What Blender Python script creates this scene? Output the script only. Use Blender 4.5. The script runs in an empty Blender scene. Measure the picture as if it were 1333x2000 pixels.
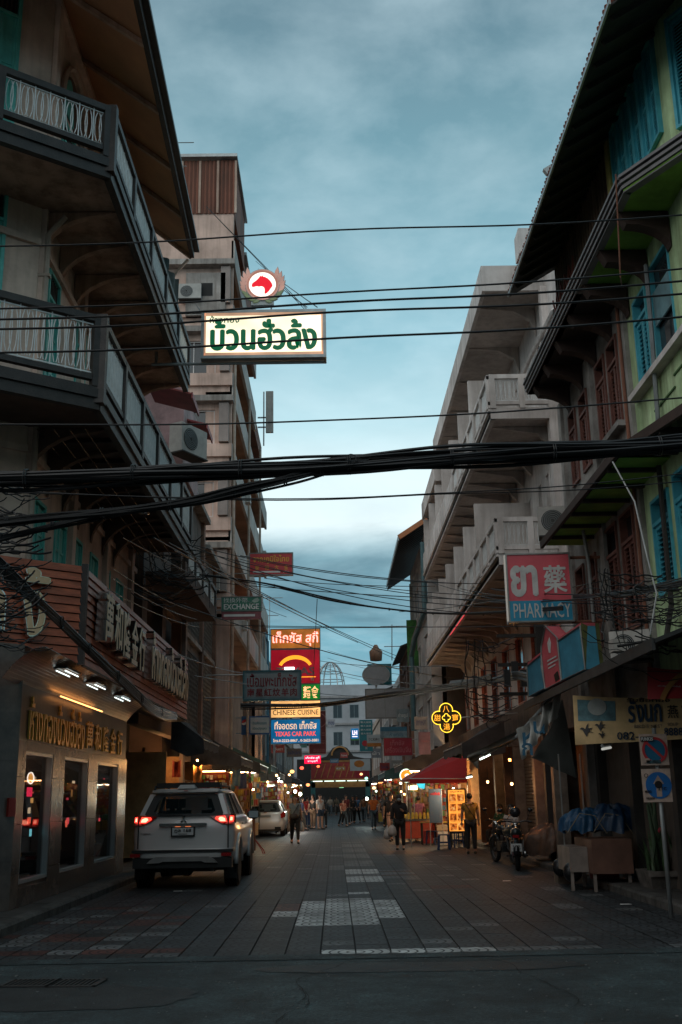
import bpy, math, random
from mathutils import Matrix, Vector, Euler
random.seed(7)
sc = bpy.context.scene
col = sc.collection
R = math.radians

# ------------------------------------------------------------------ camera
F_PX, PITCH, ROLL, YAW, EYE = 2050.0, R(15.227), R(1.0), R(0.573), 1.6
f_ = Vector((math.sin(YAW)*math.cos(PITCH), math.cos(YAW)*math.cos(PITCH), math.sin(PITCH)))
r_ = Vector((math.cos(YAW), -math.sin(YAW), 0)); u_ = r_.cross(f_)
CR = r_*math.cos(ROLL)-u_*math.sin(ROLL); CU = r_*math.sin(ROLL)+u_*math.cos(ROLL)
cam = bpy.data.cameras.new('camera'); cam_o = bpy.data.objects.new('camera', cam); col.objects.link(cam_o)
cm = Matrix((CR, CU, -f_)).transposed().to_4x4(); cm.translation = (0, 0, EYE); cam_o.matrix_world = cm
cam.sensor_fit = 'VERTICAL'; cam.sensor_height = 36; cam.lens = 36*F_PX/2000
cam.clip_start = .05; cam.clip_end = 4000
cam.dof.use_dof = False
sc.camera = cam_o
sc.view_settings.view_transform = 'Standard'; sc.view_settings.look = 'None'
sc.view_settings.exposure = 0.40; sc.view_settings.gamma = 1
def ray(x, y): return f_ + CR*((x-666.5)/F_PX) - CU*((y-1000)/F_PX)
def onX(x, y, X): d = ray(x, y); t = X/d.x; return Vector((X, d.y*t, EYE+d.z*t))
def onY(x, y, Y): d = ray(x, y); t = Y/d.y; return Vector((d.x*t, Y, EYE+d.z*t))
def onZ(x, y, Z=0): d = ray(x, y); t = (Z-EYE)/d.z; return Vector((d.x*t, d.y*t, Z))

# ------------------------------------------------------------------ sky
SUN_EL, SUN_AZ = R(4), R(228)
world = bpy.data.worlds.new('World'); sc.world = world; world.use_nodes = True
def build_sky():
    nt = world.node_tree; N = nt.nodes; L = nt.links; N.clear()
    out = N.new('ShaderNodeOutputWorld'); bg = N.new('ShaderNodeBackground')
    sky = N.new('ShaderNodeTexSky'); sky.sky_type = 'NISHITA'; sky.sun_disc = False
    sky.sun_elevation = SUN_EL; sky.sun_rotation = SUN_AZ; sky.dust_density = 1.5
    tc = N.new('ShaderNodeTexCoord'); sep = N.new('ShaderNodeSeparateXYZ'); L.new(tc.outputs['Generated'], sep.inputs[0])
    def ramp(pts, src):
        r = N.new('ShaderNodeValToRGB'); e = r.color_ramp.elements
        while len(e) < len(pts): e.new(.5)
        for k, (p, c) in enumerate(pts): e[k].position = p; e[k].color = (*c, 1) if len(c) == 3 else c
        L.new(src, r.inputs[0]); return r
    # thin high veil of cloud: colour by height above the horizon (z of the direction)
    veil = ramp([(0.0, (.20, .34, .40)), (.10, (.16, .34, .42)), (.15, (.155, .37, .46)), (.22, (.24, .42, .49)), (.25, (.66, .77, .79)), (.30, (.62, .76, .79)),
                 (.34, (.42, .62, .68)), (.42, (.22, .42, .50)), (.55, (.145, .285, .345)), (.65, (.10, .19, .24)), (1, (.09, .17, .21))], sep.outputs[2])
    # coordinates on a flat cloud layer
    add = N.new('ShaderNodeMath'); add.operation = 'ADD'; add.inputs[1].default_value = .12; L.new(sep.outputs[2], add.inputs[0])
    def div(i):
        m = N.new('ShaderNodeMath'); m.operation = 'DIVIDE'; L.new(sep.outputs[i], m.inputs[0]); L.new(add.outputs[0], m.inputs[1]); return m
    dx, dy = div(0), div(1); cmb = N.new('ShaderNodeCombineXYZ'); L.new(dx.outputs[0], cmb.inputs[0]); L.new(dy.outputs[0], cmb.inputs[1])
    def noise(scale, det, rough, off, dist=0):
        mp = N.new('ShaderNodeMapping'); mp.inputs['Location'].default_value = off; L.new(cmb.outputs[0], mp.inputs[0])
        n = N.new('ShaderNodeTexNoise'); n.inputs['Scale'].default_value = scale; n.inputs['Detail'].default_value = det
        n.inputs['Roughness'].default_value = rough; n.inputs['Distortion'].default_value = dist; L.new(mp.outputs[0], n.inputs[0]); return n
    n1 = noise(2.6, 6, .52, (3.1, 1.7, 0), .25)
    c1 = ramp([(.38, (0, 0, 0)), (.68, (1, 1, 1))], n1.outputs[0])
    def mix(fac, a, b, mode='MIX'):
        m = N.new('ShaderNodeMix'); m.data_type = 'RGBA'; m.blend_type = mode
        if isinstance(fac, float): m.inputs[0].default_value = fac
        else: L.new(fac, m.inputs[0])
        for k, v in ((6, a), (7, b)):
            if isinstance(v, tuple): m.inputs[k].default_value = (*v, 1)
            else: L.new(v, m.inputs[k])
        return m.outputs[2]
    def mul(a, k):
        m = N.new('ShaderNodeMath'); m.operation = 'MULTIPLY'; L.new(a, m.inputs[0])
        if isinstance(k, float): m.inputs[1].default_value = k
        else: L.new(k, m.inputs[1])
        return m.outputs[0]
    grey = mix(.5, veil.outputs[0], (.24, .33, .37))
    bright = mix(.5, veil.outputs[0], (.62, .78, .84))
    n2 = noise(5.2, 7, .56, (1.2, 8.4, 0), .1)
    c2 = ramp([(.40, (0, 0, 0)), (.68, (1, 1, 1))], n2.outputs[0])
    base = mix(mul(c2.outputs[0], .50), veil.outputs[0], bright)
    base = mix(mul(c1.outputs[0], .38), base, grey)
    # low bank of dark cloud near the horizon
    nb = noise(.9, 7, .55, (0.3, .55, 0), .3)
    zz = N.new('ShaderNodeMath'); zz.operation = 'MULTIPLY_ADD'; L.new(nb.outputs[0], zz.inputs[0]); zz.inputs[1].default_value = -.16; L.new(sep.outputs[2], zz.inputs[2])
    bank = ramp([(.02, (.08,)*3), (.07, (.45,)*3), (.10, (1,)*3), (.135, (1,)*3), (.158, (0,)*3)], zz.outputs[0])
    bank.color_ramp.interpolation = 'EASE'
    n3 = noise(1.9, 7, .6, (7.3, 2.2, 0), .2); c3 = ramp([(.33, (.35,)*3), (.6, (1,)*3)], n3.outputs[0])
    base = mix(mul(mul(bank.outputs[0], c3.outputs[0]), .9), base, (.085, .175, .225))
    # part of the light is the clear dusk sky itself
    sk = N.new('ShaderNodeMix'); sk.data_type = 'RGBA'; sk.blend_type = 'MULTIPLY'; sk.inputs[0].default_value = 1
    L.new(sky.outputs[0], sk.inputs[6]); sk.inputs[7].default_value = (.05, .06, .07, 1)
    fin = mix(.95, sk.outputs[2], base)
    L.new(fin, bg.inputs[0]); bg.inputs[1].default_value = 1.08
    L.new(bg.outputs[0], out.inputs[0])
build_sky()
sun = bpy.data.lights.new('sun', 'SUN'); sun.energy = 1.05; sun.angle = R(85); sun.color = (1, .86, .77)
sun_o = bpy.data.objects.new('sun', sun); col.objects.link(sun_o)
sun_o.rotation_euler = Euler((R(50), 0, R(-48)))      # last warm light spread by the high cloud

# ------------------------------------------------------------------ materials
MATS = {}
def M(name, c=(.5, .5, .5), rough=.7, metal=0., var=.25, scale=3., bump=.15, emis=0., ecol=None, spec=None, dirt=None, stretch=None, bscale=None, rnd=0., alpha=None, streak=0., speck=0.):
    if name in MATS: return MATS[name]
    m = bpy.data.materials.new(name); m.use_nodes = True; nt = m.node_tree; N = nt.nodes; L = nt.links
    b = N['Principled BSDF']; b.inputs['Roughness'].default_value = rough; b.inputs['Metallic'].default_value = metal
    if spec is not None: b.inputs['Specular IOR Level'].default_value = spec
    tc = N.new('ShaderNodeTexCoord'); src = tc.outputs['Object']
    if stretch:
        mp = N.new('ShaderNodeMapping'); mp.inputs['Scale'].default_value = stretch; L.new(src, mp.inputs[0]); src = mp.outputs[0]
    n = N.new('ShaderNodeTexNoise'); n.inputs['Scale'].default_value = scale; n.inputs['Detail'].default_value = 6; n.inputs['Roughness'].default_value = .62
    L.new(src, n.inputs[0])
    r = N.new('ShaderNodeValToRGB'); r.color_ramp.elements[0].position = .3; r.color_ramp.elements[1].position = .72
    d = dirt or tuple(x*(1-var*1.6) for x in c)
    r.color_ramp.elements[0].color = (*d, 1); r.color_ramp.elements[1].color = (*[min(1, x*(1+var*.3)) for x in c], 1)
    L.new(n.outputs[0], r.inputs[0]); colour = r.outputs[0]
    if rnd:
        oi = N.new('ShaderNodeObjectInfo'); h = N.new('ShaderNodeHueSaturation')
        mr = N.new('ShaderNodeMapRange'); mr.inputs[3].default_value = 1-rnd; mr.inputs[4].default_value = 1+rnd*.6
        L.new(oi.outputs['Random'], mr.inputs[0]); L.new(mr.outputs[0], h.inputs['Value']); L.new(colour, h.inputs['Color']); colour = h.outputs[0]
    def layer(colour, vec_scale, scl, lo, hi, dark, amt):
        mp2 = N.new('ShaderNodeMapping'); mp2.inputs['Scale'].default_value = vec_scale; L.new(tc.outputs['Object'], mp2.inputs[0])
        q = N.new('ShaderNodeTexNoise'); q.inputs['Scale'].default_value = scl; q.inputs['Detail'].default_value = 5; q.inputs['Roughness'].default_value = .65; L.new(mp2.outputs[0], q.inputs[0])
        w = N.new('ShaderNodeValToRGB'); w.color_ramp.elements[0].position = lo; w.color_ramp.elements[0].color = (*dark, 1); w.color_ramp.elements[1].position = hi; L.new(q.outputs[0], w.inputs[0])
        x = N.new('ShaderNodeMix'); x.data_type = 'RGBA'; x.blend_type = 'MULTIPLY'; x.inputs[0].default_value = amt; L.new(colour, x.inputs[6]); L.new(w.outputs[0], x.inputs[7]); return x.outputs[2]
    if streak:
        colour = layer(colour, (3.2, 3.2, .22), 1.3, .36, .56, (.34, .30, .27), streak); colour = layer(colour, (1, 1, 1), .55, .34, .52, (.55, .50, .46), streak)
    if speck: colour = layer(colour, (1, 1, 1), 30, .42, .60, (.12, .12, .12), speck); colour = layer(colour, (1, 1, 1), 7, .38, .58, (.4, .4, .4), speck); colour = layer(colour, (1, .6, 1), .8, .40, .56, (.32, .34, .36), speck)
    L.new(colour, b.inputs['Base Color'])
    if bump:
        n2 = N.new('ShaderNodeTexNoise'); n2.inputs['Scale'].default_value = bscale or scale*9; n2.inputs['Detail'].default_value = 5; L.new(src, n2.inputs[0])
        bp = N.new('ShaderNodeBump'); bp.inputs['Strength'].default_value = bump; bp.inputs['Distance'].default_value = .02
        L.new(n2.outputs[0], bp.inputs['Height']); L.new(bp.outputs[0], b.inputs['Normal'])
    if emis:
        b.inputs['Emission Strength'].default_value = emis
        b.inputs['Emission Color'].default_value = (*(ecol or c), 1)
    if alpha is not None: b.inputs['Alpha'].default_value = alpha
    MATS[name] = m; return m
def E(name, c, s):                      # things that give off light
    return M(name, tuple(min(.8, x*.6) for x in c), .5, emis=s, ecol=c, var=.05, bump=0)
def LIT(name, c, s, scale=1.5):         # back lit sign panel: lamp tubes behind make it uneven
    if name in MATS: return MATS[name]
    m = M(name, tuple(x*.6 for x in c), .35, emis=s, ecol=c, var=.05, bump=0)
    nt = m.node_tree; N = nt.nodes; L = nt.links; b = N['Principled BSDF']
    tc = N.new('ShaderNodeTexCoord'); n = N.new('ShaderNodeTexNoise'); n.inputs['Scale'].default_value = scale; n.inputs['Detail'].default_value = 2
    L.new(tc.outputs['Object'], n.inputs[0])
    mr = N.new('ShaderNodeMapRange'); mr.inputs[1].default_value = .3; mr.inputs[2].default_value = .7; mr.inputs[3].default_value = s*.62; mr.inputs[4].default_value = s*1.25
    L.new(n.outputs[0], mr.inputs[0]); L.new(mr.outputs[0], b.inputs['Emission Strength'])
    return m
def GLASS(name, c=(.02, .025, .03), rough=.05, trans=.0):
    if name in MATS: return MATS[name]
    m = bpy.data.materials.new(name); m.use_nodes = True; b = m.node_tree.nodes['Principled BSDF']
    b.inputs['Base Color'].default_value = (*c, 1); b.inputs['Roughness'].default_value = rough; b.inputs['IOR'].default_value = 1.5
    if trans: b.inputs['Alpha'].default_value = 1-trans
    if name == 'shop_glass': b.inputs['Specular IOR Level'].default_value = .9
    MATS[name] = m; return m
def TILE(name, c):                      # stamped paving tile: fan shaped grooves
    if name in MATS: return MATS[name]
    m = bpy.data.materials.new(name); m.use_nodes = True; nt = m.node_tree; N = nt.nodes; L = nt.links; b = N['Principled BSDF']
    geo = N.new('ShaderNodeNewGeometry'); sp = N.new('ShaderNodeSeparateXYZ'); L.new(geo.outputs['Position'], sp.inputs[0])
    def mt(op, a, b_=None, c_=None):
        q = N.new('ShaderNodeMath'); q.operation = op
        for k, v in enumerate((a, b_, c_)):
            if v is None: continue
            if isinstance(v, (int, float)): q.inputs[k].default_value = v
            else: L.new(v, q.inputs[k])
        return q.outputs[0]
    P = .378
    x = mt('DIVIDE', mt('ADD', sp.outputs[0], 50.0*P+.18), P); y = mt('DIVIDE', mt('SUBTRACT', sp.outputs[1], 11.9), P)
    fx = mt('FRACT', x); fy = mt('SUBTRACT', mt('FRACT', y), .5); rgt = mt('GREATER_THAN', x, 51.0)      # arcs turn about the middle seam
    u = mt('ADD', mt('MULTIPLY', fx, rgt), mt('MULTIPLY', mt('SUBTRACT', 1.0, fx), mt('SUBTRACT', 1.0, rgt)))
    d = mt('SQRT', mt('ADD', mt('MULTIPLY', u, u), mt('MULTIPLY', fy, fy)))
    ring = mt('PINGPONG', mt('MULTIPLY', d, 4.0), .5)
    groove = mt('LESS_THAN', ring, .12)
    n = N.new('ShaderNodeTexNoise'); n.inputs['Scale'].default_value = 5; n.inputs['Detail'].default_value = 7; L.new(geo.outputs['Position'], n.inputs[0])
    r = N.new('ShaderNodeValToRGB'); r.color_ramp.elements[0].position = .3; r.color_ramp.elements[1].position = .75
    r.color_ramp.elements[0].color = (*[v*.55 for v in c], 1); r.color_ramp.elements[1].color = (*[v*1.15 for v in c], 1); L.new(n.outputs[0], r.inputs[0])
    oi = N.new('ShaderNodeObjectInfo'); h = N.new('ShaderNodeHueSaturation'); mr = N.new('ShaderNodeMapRange'); mr.inputs[3].default_value = .75; mr.inputs[4].default_value = 1.2
    L.new(oi.outputs['Random'], mr.inputs[0]); L.new(mr.outputs[0], h.inputs['Value']); L.new(r.outputs[0], h.inputs['Color'])
    mx = N.new('ShaderNodeMix'); mx.data_type = 'RGBA'; L.new(mt('MULTIPLY', groove, .88), mx.inputs[0]); L.new(h.outputs[0], mx.inputs[6]); mx.inputs[7].default_value = (.006, .006, .007, 1)  # grooves blackened in the colour: their dirt plus painted-in shade
    ns = N.new('ShaderNodeTexNoise'); ns.inputs['Scale'].default_value = .9; ns.inputs['Detail'].default_value = 8; ns.inputs['Roughness'].default_value = .7; ns.inputs['Distortion'].default_value = .6; L.new(geo.outputs['Position'], ns.inputs[0])
    rs_ = N.new('ShaderNodeValToRGB'); rs_.color_ramp.elements[0].position = .36; rs_.color_ramp.elements[0].color = (.42, .40, .38, 1); rs_.color_ramp.elements[1].position = .56; L.new(ns.outputs[0], rs_.inputs[0])
    ms = N.new('ShaderNodeMix'); ms.data_type = 'RGBA'; ms.blend_type = 'MULTIPLY'; ms.inputs[0].default_value = .8; L.new(mx.outputs[2], ms.inputs[6]); L.new(rs_.outputs[0], ms.inputs[7])
    L.new(ms.outputs[2], b.inputs['Base Color']); b.inputs['Roughness'].default_value = .62; b.inputs['Specular IOR Level'].default_value = .28
    n2 = N.new('ShaderNodeTexNoise'); n2.inputs['Scale'].default_value = 60; n2.inputs['Detail'].default_value = 3; L.new(geo.outputs['Position'], n2.inputs[0])
    hh = mt('ADD', mt('MULTIPLY', groove, -1.0), mt('MULTIPLY', n2.outputs[0], .35))
    bp = N.new('ShaderNodeBump'); bp.inputs['Strength'].default_value = .5; bp.inputs['Distance'].default_value = .008; L.new(hh, bp.inputs['Height']); L.new(bp.outputs[0], b.inputs['Normal'])
    MATS[name] = m; return m

# ------------------------------------------------------------------ mesh helpers
I4 = Matrix.Identity(4)
WM = {}                                 # world matrices of parents, for placing parts given in world coordinates
def FR(ox, oy, dx, dy, oz=0):           # facade frame: u along (dx,dy), v outward, w up
    l = math.hypot(dx, dy); dx /= l; dy /= l
    m = Matrix(((dx, -dy, 0, ox), (dy, dx, 0, oy), (0, 0, 1, oz), (0, 0, 0, 1))); return m
class MB:
    def __init__(s, fr=None): s.v = []; s.f = []; s.M = fr
    def pts(s, P):
        k = len(s.v)
        for p in P:
            p = Vector(p); s.v.append(s.M @ p if s.M is not None else p)
        return k
    def box(s, x0, x1, y0, y1, z0, z1):
        if x0 > x1: x0, x1 = x1, x0
        if y0 > y1: y0, y1 = y1, y0
        k = s.pts([(x0, y0, z0), (x1, y0, z0), (x1, y1, z0), (x0, y1, z0), (x0, y0, z1), (x1, y0, z1), (x1, y1, z1), (x0, y1, z1)])
        for q in ((3, 2, 1, 0), (4, 5, 6, 7), (0, 1, 5, 4), (1, 2, 6, 5), (2, 3, 7, 6), (3, 0, 4, 7)): s.f.append([k+i for i in q])
        return s
    def beam(s, a, b, w, h, up=(0, 0, 1)):          # box along a->b
        a = Vector(a); b = Vector(b); d = (b-a).normalized(); up = Vector(up)
        sd = d.cross(up)
        if sd.length < 1e-4: sd = d.cross(Vector((1, 0, 0)))
        sd.normalize(); up = sd.cross(d); sd *= w/2; up *= h/2
        k = s.pts([a-sd-up, a+sd-up, a+sd+up, a-sd+up, b-sd-up, b+sd-up, b+sd+up, b-sd+up])
        for q in ((3, 2, 1, 0), (4, 5, 6, 7), (0, 1, 5, 4), (1, 2, 6, 5), (2, 3, 7, 6), (3, 0, 4, 7)): s.f.append([k+i for i in q])
        return s
    def quad(s, *P): k = s.pts(P); s.f.append(list(range(k, k+len(P)))); return s
    def prism(s, P, d):                 # polygon P (3d points) extruded by vector d
        d = Vector(d); n = len(P); k = s.pts(list(P)+[Vector(p)+d for p in P])
        s.f.append([k+i for i in range(n)][::-1]); s.f.append([k+n+i for i in range(n)])
        for i in range(n): j = (i+1) % n; s.f.append([k+i, k+j, k+n+j, k+n+i])
        return s
    def tube(s, P, r, n=6, caps=True, closed=False):
        P = [Vector(p) for p in P]; m = len(P); rr = r if isinstance(r, (list, tuple)) else [r]*m
        k0 = len(s.v); up = Vector((0, 0, 1)); ref = None
        for i, p in enumerate(P):
            a = P[i-1] if (i > 0 or closed) else p; b = P[(i+1) % m] if (i < m-1 or closed) else p
            d = (b-a).normalized()
            if ref is None:
                ref = d.cross(up)
                if ref.length < .05: ref = d.cross(Vector((1, 0, 0)))
            ref = (ref - d*ref.dot(d)).normalized(); o = d.cross(ref)
            s.pts([p+(ref*math.cos(2*math.pi*j/n)+o*math.sin(2*math.pi*j/n))*rr[i] for j in range(n)])
        for i in range(m if closed else m-1):
            a = k0+i*n; b = k0+((i+1) % m)*n
            for j in range(n): jj = (j+1) % n; s.f.append([a+j, a+jj, b+jj, b+j])
        if caps and not closed:
            s.f.append([k0+j for j in range(n)][::-1]); s.f.append([k0+(m-1)*n+j for j in range(n)])
        return s
    def lathe(s, prof, c=(0, 0, 0), n=16, ax='z', caps=True):    # prof: list of (radius, height)
        c = Vector(c); k0 = len(s.v)
        for r, h in prof:
            for j in range(n):
                a = 2*math.pi*j/n; x, y = r*math.cos(a), r*math.sin(a)
                p = (x, y, h) if ax == 'z' else ((h, x, y) if ax == 'x' else (x, h, y))
                s.pts([c+Vector(p)])
        for i in range(len(prof)-1):
            for j in range(n): jj = (j+1) % n; q = [k0+i*n+j, k0+i*n+jj, k0+(i+1)*n+jj, k0+(i+1)*n+j]; s.f.append(q if ax != 'y' else q[::-1])
        if caps: s.f.append([k0+j for j in range(n)][::-1]); s.f.append([k0+(len(prof)-1)*n+j for j in range(n)])
        return s
    def ball(s, c, r, n=12, m=8, sq=(1, 1, 1)):
        c = Vector(c); k0 = len(s.v)
        for i in range(1, m):
            t = math.pi*i/m
            for j in range(n):
                a = 2*math.pi*j/n; s.pts([c+Vector((r*sq[0]*math.sin(t)*math.cos(a), r*sq[1]*math.sin(t)*math.sin(a), r*sq[2]*math.cos(t)))])
        for i in range(m-2):
            for j in range(n): jj = (j+1) % n; s.f.append([k0+i*n+j, k0+(i+1)*n+j, k0+(i+1)*n+jj, k0+i*n+jj])
        s.f.append([k0+j for j in range(n)]); s.f.append([k0+(m-2)*n+j for j in range(n)][::-1])
        return s
    def mesh(s, name, inv=None):
        me = bpy.data.meshes.new(name); V = s.v if inv is None else [inv @ p for p in s.v]
        me.from_pydata([tuple(p) for p in V], [], s.f); me.update(); return me
def tag(o, label=None, cat=None, group=None, kind=None):
    if label: o['label'] = label
    if cat: o['category'] = cat
    if group: o['group'] = group
    if kind: o['kind'] = kind
    return o
def thing(name, label, cat, loc=(0, 0, 0), rz=0, group=None):
    o = bpy.data.objects.new(name, None); col.objects.link(o); o.empty_display_size = .2
    m = Matrix.Translation(loc) @ Matrix.Rotation(rz, 4, 'Z'); o.matrix_world = m; WM[o.name] = m
    return tag(o, label, cat, group)
def link(name, me, mat, parent, W=None, loc=None, smooth=False):
    o = bpy.data.objects.new(name, me); col.objects.link(o)
    if mat is not None and not me.materials: me.materials.append(mat)
    if smooth: me.shade_smooth()
    o.parent = parent
    if W is not None:
        pm = WM[parent.name]; l = pm.inverted() @ W; o.matrix_local = l; WM[o.name] = W
    else:
        if loc is not None: o.location = loc
        WM[o.name] = (WM[parent.name] if parent else I4) @ Matrix.Translation(loc or (0, 0, 0))
    return o
def part(name, mb, mat, parent, smooth=False, label=None, kind=None, local=False):   # mesh in world coordinates (or local to the parent)
    pm = WM[parent.name]
    me = mb.mesh(name, None if local else pm.inverted())
    o = link(name, me, mat, parent, smooth=smooth); WM[o.name] = pm
    if label: o['label'] = label
    if kind: o['kind'] = kind
    return o
def solo(name, mb, mat, label=None, cat=None, group=None, kind=None, smooth=False):   # a thing that is one mesh
    xs = [p.x for p in mb.v]; ys = [p.y for p in mb.v]; zs = [p.z for p in mb.v]
    b = Vector(((min(xs)+max(xs))/2, (min(ys)+max(ys))/2, min(zs)))
    me = mb.mesh(name, Matrix.Translation(-b)); o = bpy.data.objects.new(name, me); col.objects.link(o); o.location = b
    me.materials.append(mat)
    if smooth: me.shade_smooth()
    WM[o.name] = Matrix.Translation(b)
    return tag(o, label, cat, group, kind)
def copy_tree(o, loc, rz=None, label=None):
    c = o.copy(); col.objects.link(c)
    if o.parent is None:
        c.location = loc
        if rz is not None: c.rotation_euler = (0, 0, rz)
        if label: c['label'] = label
    def rec(src, dst):
        for ch in src.children:
            d = ch.copy(); col.objects.link(d); d.parent = dst; rec(ch, d)
    rec(o, c); return c
def text(s, w, h, parent, W, mat, depth=.005, bold=0., name='lettering', spacing=1., label=None):
    """flat or raised lettering: W = world matrix whose x runs along the line, y up, z out of the surface; centred, fitted to w x h"""
    cu = bpy.data.curves.new(name, 'FONT'); cu.body = s; cu.size = 1; cu.resolution_u = 2; cu.offset = min(bold, .008); cu.space_character = spacing
    cu.align_x = 'LEFT'
    to = bpy.data.objects.new('tmp', cu); col.objects.link(to); bpy.context.view_layer.update()
    dg = bpy.context.evaluated_depsgraph_get(); me = bpy.data.meshes.new_from_object(to.evaluated_get(dg))
    bpy.data.objects.remove(to); bpy.data.curves.remove(cu)
    if not me.vertices: return None
    V0 = [(v.co.x, v.co.y) for v in me.vertices]; Fc = [list(p.vertices) for p in me.polygons]; bpy.data.meshes.remove(me)
    cnt = set()
    for f in Fc:
        for i in range(len(f)): cnt.add((f[i], f[(i+1) % len(f)]))
    rim = [(a, b) for a, b in cnt if (b, a) not in cnt]
    e = max(0, bold-.008)*1.0
    offs = [(0, 0)] if e < .004 else [(-e, 0), (e, 0), (0, e*.6), (0, -e*.6)] + ([(-e*.5, 0), (e*.5, 0)] if e > .015 else [])
    verts = []; faces = []; n = len(V0)
    for q, (ox, oy) in enumerate(offs):
        k = len(verts); z = depth+q*.0006
        verts += [(x+ox, y+oy, z) for x, y in V0]+[(x+ox, y+oy, 0) for x, y in V0]
        faces += [[i+k for i in f] for f in Fc]+[[b+k, a+k, a+n+k, b+n+k] for a, b in rim]
    xs = [v[0] for v in verts]; ys = [v[1] for v in verts]; cx, cy = (min(xs)+max(xs))/2, (min(ys)+max(ys))/2
    sx = w/max(1e-4, max(xs)-min(xs)); sy = h/max(1e-4, max(ys)-min(ys))
    m2 = bpy.data.meshes.new(name); m2.from_pydata([((x-cx)*sx, (y-cy)*sy, z) for x, y, z in verts], [], faces); m2.update()
    o = link(name, m2, mat, parent, W=W)
    if label: o['label'] = label
    return o
FACE = Matrix(((1, 0, 0, 0), (0, 0, -1, 0), (0, 1, 0, 0), (0, 0, 0, 1)))     # text plane: x right, y up, facing -Y
def FT(loc, rz=0, tilt=0): return Matrix.Translation(loc) @ Matrix.Rotation(rz, 4, 'Z') @ Matrix.Rotation(tilt, 4, 'Y') @ FACE
def arc(c, rx, rz, a0, a1, n, y=0):
    return [(c[0]+rx*math.cos(R(a0+(a1-a0)*i/n)), y, c[1]+rz*math.sin(R(a0+(a1-a0)*i/n))) for i in range(n+1)]
def sag(a, b, s, n=14):
    a = Vector(a); b = Vector(b); return [a.lerp(b, i/n) - Vector((0, 0, s*4*(i/n)*(1-i/n))) for i in range(n+1)]
def holes(u0, u1, z0, z1, ops, mb, v0, v1):         # wall slab with openings
    zs = sorted(set([z0, z1]+[min(max(z, z0), z1) for o in ops for z in (o[2], o[3])]))
    for a, b in zip(zs, zs[1:]):
        if b-a < 1e-4: continue
        m = (a+b)/2; cut = sorted([(max(o[0], u0), min(o[1], u1)) for o in ops if o[2] < m < o[3]]); x = u0
        for c, d in cut:
            if c > x: mb.box(x, c, v0, v1, a, b)
            x = max(x, d)
        if x < u1: mb.box(x, u1, v0, v1, a, b)
    return mb

# ------------------------------------------------------------------ shared materials
ASPH = M('asphalt', (.058, .098, .108), .72, var=.5, scale=1.6, bump=.9, bscale=70, speck=.7)
CONC = M('kerb_concrete', (.085, .083, .078), .8, var=.5, scale=4, bump=.4)
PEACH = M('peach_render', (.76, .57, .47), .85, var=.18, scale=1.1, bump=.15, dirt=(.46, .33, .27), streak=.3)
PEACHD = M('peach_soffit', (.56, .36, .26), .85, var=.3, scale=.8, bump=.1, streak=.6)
TIMB = M('dark_timber', (.036, .026, .023), .55, var=.4, scale=5, bump=.3, stretch=(1, 1, 1))
WIRON = M('white_iron', (.72, .74, .74), .5, var=.15, scale=8, bump=0)
TEAL = M('teal_paint', (.12, .52, .46), .5, var=.2, scale=4, bump=.1, rnd=.1)
TEALD = M('teal_recess', (.06, .27, .26), .6, var=.2, scale=4, bump=0)
MARB = M('marble_panel', (.17, .12, .098), .25, var=.4, scale=2.3, bump=.03, rnd=.2, dirt=(.065, .042, .034))
BLACK = M('black_void', (.012, .011, .010), .8, var=.2, bump=0)
WOOD = M('varnished_plank', (.56, .135, .06), .42, var=.35, scale=3, bump=.25, stretch=(1, 1, 5), rnd=.2)
STEEL = M('ribbed_steel', (.34, .33, .32), .36, metal=.9, var=.2, scale=2, bump=.03)
GOLD = M('gold_letter', (.95, .52, .12), .33, metal=.6, var=.15, bump=0)
CREAM = M('cream_letter', (.74, .50, .30), .4, var=.1, bump=0)
CHROME = M('chrome', (.62, .62, .60), .16, metal=1, var=.05, bump=0)
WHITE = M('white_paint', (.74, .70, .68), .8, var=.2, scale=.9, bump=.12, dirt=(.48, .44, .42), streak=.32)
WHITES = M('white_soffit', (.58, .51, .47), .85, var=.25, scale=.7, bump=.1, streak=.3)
GREEN = M('green_render', (.60, .77, .46), .85, var=.3, scale=.9, bump=.2, dirt=(.25, .36, .17), streak=.6)
GREY = M('weathered_render', (.36, .34, .32), .9, var=.5, scale=1.1, bump=.4, dirt=(.07, .062, .055))
BRSH = M('brown_shutter', (.20, .075, .055), .55, var=.3, scale=4, bump=.1, rnd=.15)
BLSH = M('blue_shutter', (.07, .40, .50), .5, var=.2, scale=4, bump=.1, rnd=.1)
DKWD = M('dark_roof_timber', (.035, .030, .027), .8, var=.3, scale=3, bump=.2)
TILEM = M('clay_roof_tile', (.42, .13, .08), .75, var=.4, scale=3, bump=.3, rnd=.3)
TAN = M('tan_render', (.74, .51, .42), .88, var=.25, scale=.5, bump=.1, dirt=(.40, .28, .23), streak=.35)
TANG = M('grey_render', (.40, .36, .33), .9, var=.35, scale=.8, bump=.15, streak=.6)
RUST = M('rusted_sheet', (.22, .075, .045), .8, var=.7, scale=1.1, bump=.2, stretch=(1, 1, .3), dirt=(.10, .045, .03))
RUSTP = M('rusted_pale_sheet', (.52, .40, .32), .8, var=.4, scale=1.1, bump=.2, stretch=(1, 1, .3), dirt=(.20, .08, .045))
GALV = M('galvanised_steel', (.40, .42, .42), .45, metal=.6, var=.2, bump=0)
REDSH = M('red_sheet', (.36, .07, .07), .6, var=.3, scale=2, bump=.1)
ORNG = M('orange_render', (.50, .20, .09), .85, var=.2, scale=1, bump=.1)
DGL = GLASS('dark_pane', (.025, .03, .035), .07)
INT = M('dim_interior', (.05, .035, .025), .9, var=.3, bump=0)
CABLE = M('black_cable', (.010, .010, .011), .5, var=.1, bump=0)

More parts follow.
